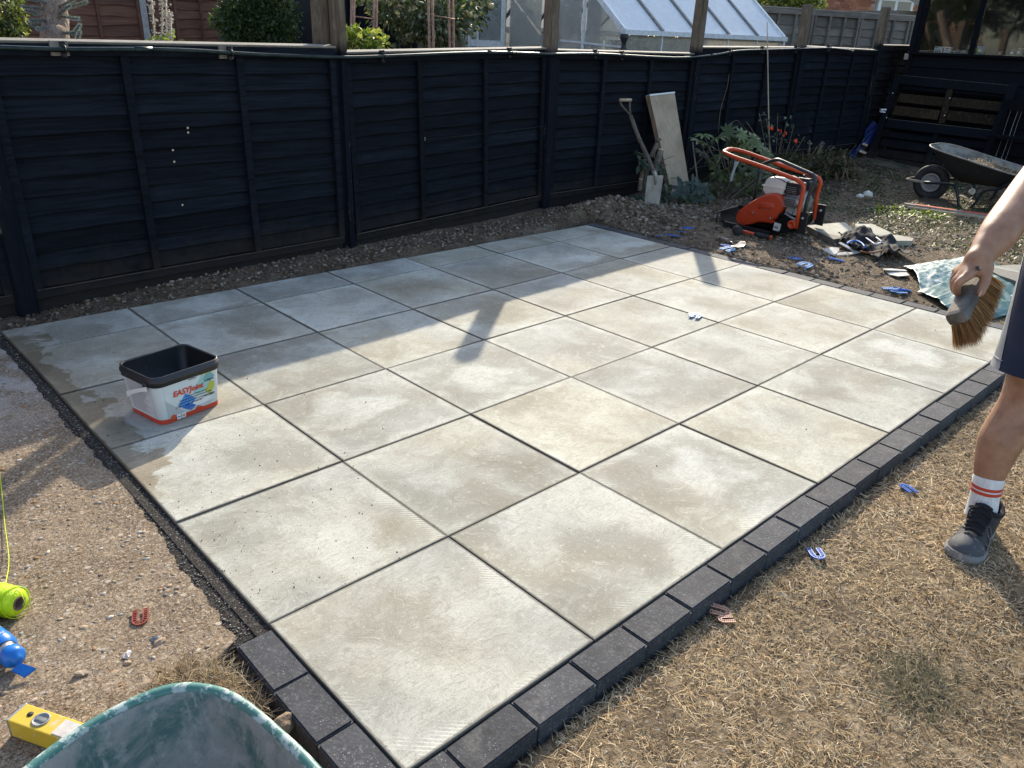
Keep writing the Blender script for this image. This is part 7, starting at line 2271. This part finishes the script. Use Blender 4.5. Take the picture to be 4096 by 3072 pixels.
M['needle'] = m_leaf("blue_needles", (1, 1, 1), trans=.1, rough=.7)
npal = np.array([[.22, .27, .27], [.30, .35, .36], [.16, .21, .21], [.37, .42, .43]])
for (bx_, by, ex, ey) in ((108, 40, 58, 22), (108, 45, 68, 44), (105, 60, 82, 62), (104, 20, 52, 15), (130, 35, 168, 40), (132, 70, 160, 72), (135, 85, 168, 92), (160, 72, 172, 55), (128, 20, 185, 5), (128, 15, 175, -10), (104, 8, 60, -5), (128, 30, 150, 12), (165, 90, 172, 70), (158, 88, 150, 100), (82, 60, 70, 52)):
    a = D(bx_, by, 6.25); b = D(ex, ey, 6.1 + random.uniform(-.15, .1))
    ob = MB().tube([a, b], [.010, .005], 6).build("branch", M['bark'], st_)
    n = 620
    f = rng.uniform(.1, 1.05, n); P_ = np.array(a)[None] + np.outer(f, np.array(b - a)); ax = np.array((b - a).normalized())
    d_ = rng.normal(0, 1, (n, 3)); d_ = d_ - np.outer(d_ @ ax, ax); d_ /= np.linalg.norm(d_, axis=1)[:, None]; d_ = d_ + ax * .9; d_ /= np.linalg.norm(d_, axis=1)[:, None]
    sd_ = np.cross(d_, rng.normal(0, 1, (n, 3))); sd_ /= np.linalg.norm(sd_, axis=1)[:, None]
    l = rng.uniform(.018, .034, n)[:, None]
    V = np.stack([P_ - sd_ * .0022, P_ + sd_ * .0022, P_ + d_ * l], 1).reshape(-1, 3)
    c = npal[rng.integers(0, 4, n)] * rng.uniform(.7, 1.2, (n, 1))
    link("needles", npmesh("needles", V - np.array(worldloc(ob)), [np.arange(n * 3).reshape(-1, 3)], M['needle'], np.repeat(c[:, None], 3, 1).reshape(-1, 3)), ob)

# dried flower spires
for k, (px0, px1, yy, lb) in enumerate(((338, 327, -8, "leftmost dried cream flower spire behind the fence"), (349, 351, -12, "middle dried cream flower spire behind the fence"), (362, 358, -15, "tallest dried cream flower spire behind the fence"), (372, 368, 28, "rightmost dried cream flower spire behind the fence"))):
    a = D(px0, 140, 6.6); b = D(px1, yy, 6.6)
    sp_ = thing("dried_flower_spire", a - Vector((0, 0, .2)), lb, "plant", "dried flower spires behind the fence")
    MB().tube([a - Vector((0, 0, .6)), a, b], .007, 5).build("stem", M['ply'], sp_)
    mb = MB(); rr = random.Random(k)
    for j in range(75):
        f = rr.uniform(.35 if k < 3 else .5, 1.0); mb.rock(a.lerp(b, f) + Vector((rr.gauss(0, .013), rr.gauss(0, .012), rr.gauss(0, .01))), rr.uniform(.005, .012), (1, 1, .9))
    mb.build("dried_flowers", simple("dried_cream_flower", (.42, .36, .27), (.66, .58, .46), 40, .9), sp_)
shrub("low_leafy_plant", "small bright leaves at the foot of the dried flower spires", "plant", [(330, 88, .06, 0), (362, 90, .05, 0), (378, 88, .05, 0)], 6.5, .5, 60, .05, .03, [(.20, .26, .04), (.14, .19, .04)], 5, trunks=False)
shrub("bright_bush", "sunlit yellow-green bush in front of the rusty arch", "shrub", [(765, 92, .15, 0), (785, 98, .15, 0), (802, 92, .12, 0), (752, 70, .08, 0), (812, 82, .08, 0), (778, 78, .07, 0), (750, 88, .1, 0), (795, 75, .05, 0), (815, 98, .09, 0)], 6.8, NG, 520, .07, .042, [(.20, .27, .03), (.28, .33, .05), (.13, .18, .03), (.36, .38, .12)], 6)

# rusty garden arch
ar = thing("garden_arch", D(870, 100, 7.2) - Vector((0, 0, 1.2)), "rusty metal garden arch with scroll-filled side panels", "arch")
M['rust'] = simple("rusty_tube", (.20, .10, .06), (.36, .21, .14), 30, .8, .4, 120, .002)
top_l = None
for (xa, xb, dd) in ((758.5, 764, 7.1), (807, 813, 7.6), (930, 938.5, 6.9), (974, 983, 7.4)):
    for x_ in (xa, xb):
        a = D(x_ - 1, 150, dd); b = D(x_ - 1 + (3 if xa < 850 else -5), -60, dd)
        MB().tube([a - Vector((0, 0, .9)), a, b], .011, 7).build("upright", M['rust'], ar)
    for yy in (10, 48, 86):
        c_ = (D(xa + 3 - (2 if xa > 850 else -0), yy, dd)); r_ = .018
        MB().tube([c_ + Vector((r_ * math.cos(t) * .8, 0, r_ * 1.4 * math.sin(t))) for t in np.linspace(0, 2 * PI, 15)[:-1]], .003, 5, closed=True).build("scroll", M['rust'], ar)
for (p, q) in ((D(764, 35, 7.1), D(807, 41, 7.6)), (D(938, 34, 6.9), D(982, 41, 7.4)), (D(760, -60, 7.1), D(930, -70, 6.9)), (D(808, -60, 7.6), D(975, -70, 7.4))):
    MB().tube([p, q], .006, 6).build("rung", M['rust'], ar)

# dark timber building and boards behind the apple tree
ds = thing("dark_outbuilding", D(860, 80, 11.5) - Vector((0, 0, 1.5)), "dark navy timber outbuilding in deep shade behind the apple tree", "outbuilding")
A_ = D(735, 100, 11.2); B_ = D(905, 100, 11.8)
wl_ = Vector((A_.x, A_.y, 0)); wr_ = Vector((B_.x, B_.y, 0)); dv = (wr_ - wl_).normalized(); nv = Vector((-dv.y, dv.x, 0))
R3 = Matrix((dv, nv, Vector((0, 0, 1)))).transposed(); LW = (wr_ - wl_).length
MB().box((wl_ + wr_) / 2 + nv * 1.0 + Vector((0, 0, 1.2)), (LW, 2.0, 2.6), R3).build("wall", M['shedpaint'], ds)
for k in range(int(LW / .14)):
    MB().box(wl_ + dv * (.07 + .14 * k) + Vector((0, 0, 1.2)) - nv * .012, (.128, .02, 2.6), R3).build("cladding_board", M['shedpaint'], ds)
MB().box((wl_ + wr_) / 2 + nv * 1.0 + Vector((0, 0, 2.55)), (LW + .3, 2.4, .08), R3).build("roof", M['shedpaint'], ds)
p = D(915, 70, 9.8); gp = MB()
gp.box((p.x, p.y, .8), (.12, .1, 2.1), None, .006).box((p.x + .14, p.y + .05, .8), (.05, .05, 2.1), None, .004)
tag(gp.build("grey_gate_post", M['greyfence'], None, (p.x, p.y, NG)), "grey timber post standing between the dark outbuilding and the arch", "post")

# apple tree
at = thing("apple_tree", D(985, 110, 8.8) - Vector((0, 0, 1.4)), "apple tree heavy with russet apples behind the arch", "tree")
cs = [(835, -10, .35), (870, 5, .32), (900, 10, .36), (930, 20, .34), (885, 40, .22), (905, 55, .20), (925, 60, .22), (880, 78, .09), (868, 60, .1), (850, 20, .22), (945, 45, .3), (970, 5, .4), (1000, 20, .32), (985, 40, .3), (870, 86, .06), (892, 68, .10), (815, 22, .12), (1005, -20, .4), (860, 95, .04), (925, 82, .1), (835, 25, .14), (960, 60, .24)]
leafcloud("crown", [(D(x, y, 8.8 + .25 * ((i * 7) % 5 - 2)), r) for i, (x, y, r) in enumerate(cs)], 7200, .075, .036, M['leaf'], at, [(.055, .085, .030), (.075, .105, .04), (.040, .062, .026), (.17, .17, .10), (.25, .24, .16)], 7, .35, .3)
q = smoothpts([D(1012, 160, 9.0), D(993, 105, 9.0), D(975, 60, 9.0), D(962, 10, 9.0), D(950, -60, 9.0)], 5)
MB().tube(q, [.10 - .04 * i / (len(q) - 1) for i in range(len(q))], 10).build("trunk", M['stem'], at)
for e in ((900, 5), (870, 20), (925, 40), (990, 10), (835, 0)):
    MB().tube(smoothpts([q[10], D((e[0] + 970) / 2, 10, 8.95), D(*e, 8.8)], 4), .02, 6).build("limb", M['stem'], at)
apm = MB().lathe([(0, -.030), (.016, -.033), (.034, -.018), (.038, .002), (.033, .022), (.016, .032), (.004, .025), (0, .025)], (0, 0, 0), (0, 0, 1), 14).mesh("apple", simple("russet_apple", (.36, .16, .07), (.50, .34, .15), 12, .5, 0, c3=(.30, .32, .09)))
rr = random.Random(12)
for (cx, cy, sx_, sy_, n) in ((893, 40, 7, 8, 16), (887, 66, 5, 7, 14), (905, 25, 12, 8, 18), (925, 35, 9, 9, 10), (940, 50, 10, 6, 7), (880, 20, 12, 8, 12), (912, 78, 4, 2, 4), (893, 74, 4, 4, 6), (1060, 15, 1, 2, 1), (1004, 30, 6, 6, 3)):
    for k in range(n):
        ob = link("apple", apm, at); ob.location = D(rr.gauss(cx, sx_), rr.gauss(cy, sy_), 8.55 + rr.uniform(-.15, .2)) - worldloc(at); ob.rotation_euler = (rr.uniform(-.5, .5), rr.uniform(-.5, .5), rr.uniform(0, 6)); s_ = rr.uniform(.75, 1.1); ob.scale = (s_, s_, s_)

# a darker hedge mass behind it all closes the gaps
hb_ = [(c, r) for c, r in [(D(x, y, 13.5), .8) for x in range(690, 1060, 40) for y in (-40, 10, 60, 100)]]
ob = leafcloud("hedge_leaves", hb_, 9000, .12, .06, M['leaf'], None, dk, 9, .2, .3)
tag(ob, "dark mass of hedge foliage far behind the arch", "hedge", None, "stuff")

fh_ = [(D(x, y, 21 + (x % 7) * .3), 1.15) for x in range(960, 1720, 55) for y in (0, 45, 90)]  # added hedge, keeps the bright horizon sky out of the greenhouse panes
ob = leafcloud("backdrop_hedge", fh_, 9000, .2, .11, M['leaf'], None, dk + [(.07, .08, .05)], 19, .2, .3)
tag(ob, "dim hedge added far behind the greenhouse to hide the bright horizon", "hedge", None, "stuff")

# ---------------------------------------------------------------- greenhouse
gh = thing("greenhouse", D(1349, 100, 9.0) - Vector((0, 0, 1.3)), "aluminium greenhouse with hazy roof sheets and hanging cloths", "greenhouse")
CA = D(1349, 72, 9.0); CL = D(994, 60, 11.0); CR = D(1698, 78, 11.6)
ca = Vector((CA.x, CA.y, 0)); cl = Vector((CL.x, CL.y, 0))
gd = (cl - ca); GW = gd.length; gd.normalize()
ld_ = Vector((gd.y, -gd.x, 0))
if (CR - CA).dot(ld_) < 0: ld_ = -ld_
GL = (Vector((CR.x, CR.y, 0)) - ca).dot(ld_)
lo_, hi_ = 2.0, 9.0
for _ in range(40):
    GL = (lo_ + hi_) / 2
    e_ = ca + ld_ * GL; v_ = RC @ (np.array((e_.x, e_.y, 1.5)) - CP)
    if (2048 + FPX * v_[0] / v_[2]) / KPX > 1694: hi_ = GL
    else: lo_ = GL
EZ = 1.485; RZ = EZ + GW / 2 * .81


def gw_(a, b, z): return ca + gd * (a * GW) + ld_ * (b * GL) + Vector((0, 0, z))


def gbar(nm, p, q, w=.03, d=.03, mt='alug'): return MB().bar(p, q, w, d).build(nm, M[mt], gh)


def pane(nm, pts, mt): 
    P = [Vector(p) for p in pts]; n_ = (P[1] - P[0]).cross(P[2] - P[0]).normalized()
    return MB().prism(P, n_, .003).build(nm, M[mt], gh)


for b in (0, 1):
    gbar("eave_plate", gw_(0, b, EZ), gw_(1, b, EZ)) if b == 1 else None
    for a in (0, 1): gbar("corner_post", gw_(a, b, NG), gw_(a, b, EZ), .035, .035)
    for a in (0, 1): gbar("gable_bar", gw_(a, b, EZ), gw_(.5, b, RZ), .045, .045)
gbar("gable_rail", gw_(0, 0, EZ - .16), gw_(.34, 0, EZ - .12), .02, .02); gbar("gable_rail", gw_(.68, 0, EZ - .06), gw_(1, 0, EZ - .03), .02, .02)
for a in (0, 1):
    gbar("gutter", gw_(a, -.005, EZ), gw_(a, 1.01, EZ), .075, .055)
    gbar("side_rail", gw_(a, 0, .55), gw_(a, 1, .55), .02, .02)
gbar("ridge", gw_(.5, 0, RZ), gw_(.5, 1, RZ), .06, .06)
NB = 5
for k in range(NB + 1):
    b = k / NB
    for a in (0, 1):
        gbar("rafter", gw_(a, b, EZ + .02), gw_(.5, b, RZ + .02), .04, .045, 'alushade' if 0 < k < NB else 'alug')
        gbar("stud", gw_(a, b, NG), gw_(a, b, EZ), .022, .022)
for k in range(NB):
    b0_, b1_ = (k + .02) / NB, (k + .98) / NB
    for a in (0, 1):
        for (f0, f1) in ((.0, .49), (.5, .985)):
            A0 = gw_(a, b0_, EZ + .012).lerp(gw_(.5, b0_, RZ + .012), f0); A1 = gw_(a, b1_, EZ + .012).lerp(gw_(.5, b1_, RZ + .012), f0)
            B1 = gw_(a, b1_, EZ + .012).lerp(gw_(.5, b1_, RZ + .012), f1); B0 = gw_(a, b0_, EZ + .012).lerp(gw_(.5, b0_, RZ + .012), f1)
            pane("roof_sheet", [A0, A1, B1, B0], 'roofglass' if a == 0 else 'glass')
        pane("side_pane", [gw_(a, b0_, NG), gw_(a, b1_, NG), gw_(a, b1_, EZ - .03), gw_(a, b0_, EZ - .03)], 'sideglass' if a == 0 else 'glass')
        if a == 0:
            e_ = gw_(0, (k + 1) / NB, EZ + .05)
            MB().box(e_ + gd * .05, (.03, .03, .05)).build("clip", M['steel'], gh)
# gable glazing and the sliding door
for a0, a1 in ((0, .21), (.22, .44), (.45, .665), (.67, .985)):
    pts = [gw_(a0 + .01, 0, NG), gw_(a1 - .01, 0, NG)]
    if a0 < .5 < a1: pts.append(gw_(a1 - .01, 0, EZ + (RZ - EZ) * (1 - a1) * 2 - .02)); pts.append(gw_(.5, 0, RZ - .03)); pts.append(gw_(a0 + .01, 0, EZ + (RZ - EZ) * a0 * 2 - .02))
    else:
        for a in (a1 - .01, a0 + .01): pts.append(gw_(a, 0, EZ + (RZ - EZ) * min(a, 1 - a) * 2 - .02))
    pane("gable_pane", pts, 'glass')
for a in (.215,): gbar("gable_stud", gw_(a, 0, NG), gw_(a, 0, EZ + (RZ - EZ) * a * 2), .03, .03)
gbar("gable_stud", gw_(.845, 0, NG), gw_(.845, 0, EZ + (RZ - EZ) * .31), .03, .03)
dr = MB().box((0, 0, 0), (.001, .001, .001)).build("door", M['alug'], gh, gw_(.79, -.02, .8))
dof = -ld_ * .05
for a in (.68, .905):
    MB().bar(gw_(a, 0, NG) + dof, gw_(a, 0, EZ + .62) + dof, .05, .03).build("door_stile", M['alug'], dr)
for z, h_ in ((EZ - .20, .085), (EZ + .62, .05), (NG + .05, .06)):
    MB().bar(gw_(.68, 0, z) + dof, gw_(.905, 0, z) + dof, .03, h_).build("door_rail", M['alug'], dr)
MB().bar(gw_(.845, 0, NG) + dof * 1.3, gw_(.845, 0, EZ + .6) + dof * 1.3, .02, .03).build("door_bar", M['alug'], dr)
for z0, z1 in ((NG + .1, EZ - .245), (EZ - .155, EZ + .59)):
    P = [gw_(.69, 0, z0) + dof, gw_(.895, 0, z0) + dof, gw_(.895, 0, z1) + dof, gw_(.69, 0, z1) + dof]
    MB().prism(P, ld_, .003).build("door_pane", M['glass'], dr)
# black sacking tied round the downpipe
pp_ = gw_(-.0, -.0, EZ - .02) - gd * .03 - ld_ * .03
mb = MB(); rings = []
for k in range(9):
    z = -.36 * k / 8; r_ = .035 + .014 * math.sin(k * 1.9) + (.012 if k == 0 else 0)
    c_ = pp_ + Vector((0, 0, z)) - gd * (.0 if k < 5 else .03 * (k - 4))
    rings.append([c_ + Vector((r_ * math.cos(a) * (1 + .15 * math.sin(3 * a + k)), r_ * math.sin(a), 0)) for a in np.linspace(0, 2 * PI, 15)[:-1]])
mb.loft(rings, True, True, True); tag(mb.build("wrapped_downpipe", flat("black_sacking", (.014, .014, .016), .5), None, pp_ - Vector((0, 0, .4))), "black wrapped downpipe at the near corner of the greenhouse", "downpipe")
# cloths on a line inside
def ga(px):
    "where a sight line crosses the line of washing, as a share of the gable"
    return (PL(px, 80, ca + ld_ * .42, ld_) - ca).dot(gd) / GW


tow = []
for kd, p0_, p1_, c_, lb in (("patterned", 1113, 1149, (.55, .52, .46), "cream towel with dark leaf border hanging in the greenhouse"), ("white", 1150, 1182, (.58, .58, .57), "plain white towel hanging in the greenhouse behind the post"), ("check", 1214, 1268, (.42, .50, .58), "blue checked tea towel hanging in the greenhouse"), ("pale", 1271, 1303, (.58, .63, .68), "pale blue cloth hanging in the greenhouse"), ("beige", 1307, 1343, (.52, .44, .33), "beige cloth hanging nearest the greenhouse corner")):
    a0_, a1_ = ga(p0_), ga(p1_); tow.append((kd, (a0_ + a1_) / 2, abs(a1_ - a0_), c_, lb))
for k, (kd, a0, w_, c_, lb) in enumerate(tow):
    zt_ = EZ - .045 - .012 * k; hh = .42
    rows = []
    for j in range(9):
        f = j / 8
        rows.append([gw_(a0 - w_ * .5 + w_ * i / 14, .42 / GL + .006 * math.sin(i * 1.3 + k) * (.3 + f), zt_ - hh * f) for i in range(15)])
    mb = MB(); mb.loft(rows, False, False, True, False)
    nt = NT(kd + "_towel")
    if kd == "check":
        w1 = nt.n.new("ShaderNodeTexBrick"); w1.inputs["Scale"].default_value = 28; nt.l.new(nt.map(nt.obj(), (1, 1, 1), (PI / 2, 0, 0)), w1.inputs[0]); w1.inputs["Color1"].default_value = (.22, .34, .50, 1); w1.inputs["Color2"].default_value = (.50, .56, .62, 1); w1.inputs["Mortar"].default_value = (.66, .68, .70, 1); w1.inputs["Mortar Size"].default_value = .05
        mt = nt.fin(w1.outputs[0], .9)
    elif kd == "patterned":
        zc = nt.sep(nt.obj())[2]
        s1 = nt.step(nt.math('SINE', nt.math('MULTIPLY', zc, 150)), .2, .5)
        bandm = nt.math('MULTIPLY', nt.step(zc, .30, .31), s1)
        cc = nt.mix(bandm, c_, (.16, .13, .11))
        vl = nt.math('SUBTRACT', 1, nt.step(nt.voro(nt.map(nt.obj(), (11, 11, 16)), 1.6), .22, .28))
        cc = nt.mix(nt.math('MULTIPLY', vl, nt.math('SUBTRACT', 1, nt.step(zc, .20, .22))), cc, (.10, .13, .16))
        mt = nt.fin(cc, .9)
    else: mt = nt.fin(c_, .9)
    ob = mb.build("hanging_towel", mt, None, gw_(a0, .42 / GL, zt_ - hh)); s_ = ob.modifiers.new("t", 'SOLIDIFY'); s_.thickness = .004
    tag(ob, lb, "towel", "cloths hanging in the greenhouse")
tag(MB().tube([gw_(.01, .42 / GL, EZ - .095), gw_(.4, .42 / GL, EZ - .075), gw_(.98, .42 / GL, EZ - .03)], .003, 5).build("clothes_line", M['white'], None, gw_(.4, .42 / GL, EZ - .2)), "clothes line strung inside the greenhouse", "line")
stg = MB(); stg.box(gw_(.5, .97, .55), (.05, .05, .05))
bk = [gw_(.95, .25, .7), gw_(.95, .95, .7), gw_(.75, .95, .7), gw_(.75, .25, .7)]
stg.prism([p for p in bk], (0, 0, 1), .04)
for p in bk: stg.bar(Vector((p.x, p.y, NG)), p, .05, .05)
tag(stg.build("greenhouse_bench", M['greywood'], None, gw_(.85, .6, NG)), "grey staging bench standing inside the greenhouse", "bench")
for (x0, y0, x1, y1) in ((1006, 112, 999, 72), (1023, 112, 1011, 66)):
    tag(MB().bar(D(x0, y0, 11.2), D(x1, y1, 11.25), .025, .012).build("leaning_lath", M['ply'], None, D(x0, y0, 11.2)), "pale lath leaning inside the greenhouse, " + ("left one" if x0 < 1010 else "right one"), "lath")

# ---------------------------------------------------------------- silvered fence, house, shed and bush at the top right
gf = thing("grey_fence", D(1800, 60, 13), "silver-grey panel fence behind the greenhouse", "fence")
gpts = [(1500, 12.0), (1634, 12.4), (1752, 12.9), (1852, 13.4), (1962, 13.9), (2110, 14.6)]
gb_ = [Vector((D(px, 60, dd).x, D(px, 60, dd).y, 0)) for px, dd in gpts]
gslat = []
for s_ in range(3):
    rr_ = np.random.default_rng(70 + s_); n = 16; xs = np.linspace(0, 1, n)
    wav = sum(rr_.normal(0, .005 / (k + 1) ** .5) * np.sin(xs * PI * (k + 1) * 1.5 + rr_.uniform(0, 6)) for k in range(6))
    mb = MB(); mb.loft([[Vector((x, 0, .15)), Vector((x, -.004, .15)), Vector((x, -.022, a)), Vector((x, -.004, a))] for x, a in zip(xs, wav)], True, True, False); gslat.append(mb.mesh("slat", M['greyfence']))
gbt = MB().box((0, -.035, .5), (.04, .025, 1)).mesh("batten", M['greyfence'])
GT = 1.93
for k in range(5):
    a, b = gb_[k], gb_[k + 1]; Lg = (b - a).length; ang = math.atan2(b.y - a.y, b.x - a.x)
    pan = MB().box((Lg / 2, .02, GT / 2), (Lg - .02, .012, GT)).box((Lg / 2, -.02, GT - .03), (Lg, .05, .075)).build_local("fence_panel", M['greyfence'], gf)
    pan.location = a - worldloc(gf); pan.rotation_euler = (0, 0, ang)
    MB().box((Lg / 2, -.01, GT + .022), (Lg, .075, .02)).build_local("capping", M['raw'], pan)
    for i in range(13):
        ob = link("slat", gslat[(i + k) % 3], pan); ob.location = (.02, .012, .12 + .132 * i); ob.scale = (Lg - .04, 1, 1); ob.rotation_euler = (rng.normal(0, .015), rng.normal(0, .002), 0)
    for f in (.03, .34, .66, .97):
        ob = link("batten", gbt, pan); ob.location = (Lg * f, 0, .05); ob.scale = (1, 1, GT - .12)

ho = thing("brick_house", D(1860, 20, 22) - Vector((0, 0, 2.3)), "red brick house with white soffit and window at the top right", "house")
ha = D(1700, 10, 20); hb2 = D(2010, 25, 22)
h0_ = Vector((ha.x, ha.y, 0)); h1_ = Vector((hb2.x, hb2.y, 0)); hd = (h1_ - h0_).normalized(); hn = Vector((-hd.y, hd.x, 0)); HR = Matrix((hd, hn, Vector((0, 0, 1)))).transposed(); HL = (h1_ - h0_).length
M['mortar'] = simple("mortar", (.30, .26, .22), (.40, .36, .31), 30, .9)
t = NT("house_brick"); r = t.rnd()
cc = t.ramp(r, [(0, (.22, .075, .045)), (.5, (.33, .125, .07)), (1, (.42, .19, .11))]); M['hbrick'] = t.fin(cc, .9)
hz_t = 2.72
MB().box(h0_ + hd * (HL / 2) + hn * .15 + Vector((0, 0, hz_t / 2)), (HL, .25, hz_t), HR).build("wall", M['mortar'], ho)
hbm = MB().box((0, 0, 0), (.215, .03, .065)).mesh("brick", M['hbrick'])
wx0 = HL * .60
nb_ = 0
for j in range(13):
    z = hz_t - .05 - j * .075
    for i in range(int(HL / .225) + 1):
        x_ = i * .225 + (.11 if j % 2 else 0)
        if x_ > HL - .1 or (wx0 - .12 < x_ < wx0 + 1.42 and z < 2.66) or nb_ >= 290: continue
        ob = link("brick", hbm, ho); ob.location = h0_ + hd * x_ + hn * .015 + Vector((0, 0, z)) - worldloc(ho); ob.rotation_euler = (0, 0, math.atan2(hd.y, hd.x)); nb_ += 1
MB().box(h0_ + hd * (HL / 2) - hn * .12 + Vector((0, 0, hz_t + .12)), (HL + .4, .35, .22), HR).build("soffit", M['white'], ho)
MB().bar(h0_ - hn * .33 + Vector((0, 0, hz_t + .18)), h1_ - hn * .33 + Vector((0, 0, hz_t + .18)), .11, .10).build("gutter", M['white'], ho)
p_ = h0_ + hd * (HL * .20) - hn * .05
MB().tube(fillet([p_ - hn * .27 + Vector((0, 0, hz_t + .12)), p_ + Vector((0, 0, hz_t - .25)), p_ + Vector((0, 0, 0))], .1), .04, 8).build("downpipe", M['white'], ho)
wf = MB().box(h0_ + hd * (wx0 + .65) - hn * .02 + Vector((0, 0, 2.05)), (1.32, .07, 1.2), HR).build("window_frame", M['white'], ho)
for k in range(2):
    MB().box(h0_ + hd * (wx0 + .35 + .61 * k) - hn * .058 + Vector((0, 0, 2.05)), (.5, .006, 1.06), HR).build("window_pane", flat("curtained_glass", (.10, .11, .12), .1, 0, .8), wf)
MB().box(h0_ + hd * (HL / 2) + hn * .8 + Vector((0, 0, hz_t + .5)), (HL + .5, 2.6, .5), HR).build("roof", M['brown'], ho)
gs_ = thing("small_grey_shed", D(1975, 30, 15.5) - Vector((0, 0, 2)), "small weathered shed with a pale felt roof behind the grey fence", "shed")
pa_ = D(1966, 20, 15.3); w0 = Vector((pa_.x, pa_.y, 0))
MB().box(w0 + Vector((.75, .5, 1.05)), (1.4, 1.2, 2.1), HR).build("wall", M['greyfence'], gs_)
MB().prism([w0 + Vector((-.1, -.5, 2.12)), w0 + Vector((1.7, -.8, 2.02)), w0 + Vector((2.0, .8, 2.75)), w0 + Vector((.3, 1.0, 2.85))], (0, 0, 1), .05).build("roof", simple("mineral_felt", (.18, .20, .21), (.55, .58, .6), 26, .7, .5, 60, .01), gs_)
MB().bar(w0 + Vector((-.1, -.5, 2.08)), w0 + Vector((.3, 1.0, 2.82)), .03, .12).build("barge_board", M['raw'], gs_)
shrub("yellow_green_bush", "sunlit yellow-green bush beyond the grey fence", "shrub", [(1668, 8, .4, 0), (1700, 10, .42, 0), (1735, 12, .4, 0), (1650, 14, .3, 0), (1755, 16, .25, 0), (1690, 22, .35, 0), (1720, -12, .4, 0)], 15.5, NG, 3600, .10, .05, ye, 14)

# ---------------------------------------------------------------- behind the camera: what the shed windows look out on
oh = thing("home_brick_house", (-7.6, 3.6, 0), "brick wall of the house facing the garden", "house")
t = NT("house_brickwork"); bt = t.n.new("ShaderNodeTexBrick"); t.l.new(t.map(t.pos(), (1, 1, 1), (PI / 2, 0, PI / 2)), bt.inputs[0])
bt.inputs["Scale"].default_value = 4.4; bt.inputs["Color1"].default_value = (.27, .10, .06, 1); bt.inputs["Color2"].default_value = (.36, .15, .09, 1); bt.inputs["Mortar"].default_value = (.38, .34, .29, 1); bt.inputs["Mortar Size"].default_value = .018; bt.inputs["Row Height"].default_value = .32; bt.inputs["Brick Width"].default_value = 1.0
MB().box((-7.6, 3.4, 2.4), (.3, 8.2, 5.0)).build("wall", t.fin(bt.outputs[0], .9), oh)
MB().box((-7.43, 2.0, 1.2), (.06, 1.6, 2.1)).build("door_frame", M['white'], oh)
MB().box((-8.4, 3.4, 5.2), (3.0, 8.8, .5)).build("roof", M['brown'], oh)
tr2 = thing("garden_tree", (-5.6, 8.9, 0), "spreading tree beside the house, opposite the shed", "tree")
MB().tube(smoothpts([Vector((-5.6, 8.9, -.1)), Vector((-5.5, 8.8, 1.2)), Vector((-5.6, 8.6, 2.4)), Vector((-5.4, 8.9, 3.6))], 5), .13, 9).build("trunk", M['stem'], tr2)
for e in ((-4.6, 7.2, 2.5), (-5.0, 10.4, 2.6), (-6.4, 7.4, 3.2), (-4.8, 9.6, 3.2)):
    MB().tube(smoothpts([Vector((-5.55, 8.7, 1.9)), Vector(e) * .5 + Vector((-2.78, 4.35, 1.2)), Vector(e)], 4), .04, 6).build("limb", M['stem'], tr2)
leafcloud("crown", [(Vector((-5.4 + rng.uniform(-1.2, 1.2), 9.0 + rng.uniform(-2.2, 2.2), 2.6 + rng.uniform(-1.0, 1.4))), rng.uniform(.6, 1.0)) for _ in range(22)], 16000, .14, .08, M['leaf'], tr2, dk, 77)

# tangled undergrowth against the fence behind the compactor
ug = []
for k in range(46):
    px = random.uniform(1640, 1835); ug.append((PL(px, random.uniform(345, 392) - (px - 1640) * .04, (7.3 + (px - 1640) * .006, 3.5 - random.uniform(0, .35), 0), (-.4, -.85, 0)), random.uniform(.05, .13)))
dull = [(.040, .055, .020), (.060, .070, .028), (.085, .068, .036), (.055, .042, .024), (.030, .040, .018), (.11, .095, .05)]
ob = leafcloud("undergrowth", ug, 3400, .06, .022, M['leaf'], None, dull, 33, .15, .2)
tag(ob, "tangled dull green and brown undergrowth along the fence behind the compactor", "undergrowth", None, "stuff")
mb = MB()
for k in range(60):
    px = random.uniform(1600, 1835); b0 = PL(px, 392 - (px - 1600) * .05, (7.2 + (px - 1640) * .006, 3.5, 0), (-.4, -.85, 0))
    e = b0 + Vector((random.uniform(-.3, .3), random.uniform(-.25, .1), random.uniform(.1, .42)))
    mb.tube([b0, b0.lerp(e, .55) + Vector((random.uniform(-.05, .05), 0, .03)), e], .0022, 4)
ob = mb.build("dry_stalks", M['twig'], None, (8, 3.5, 0)); tag(ob, "dry stalks standing through the undergrowth along the fence", "stalks", None, "stuff")
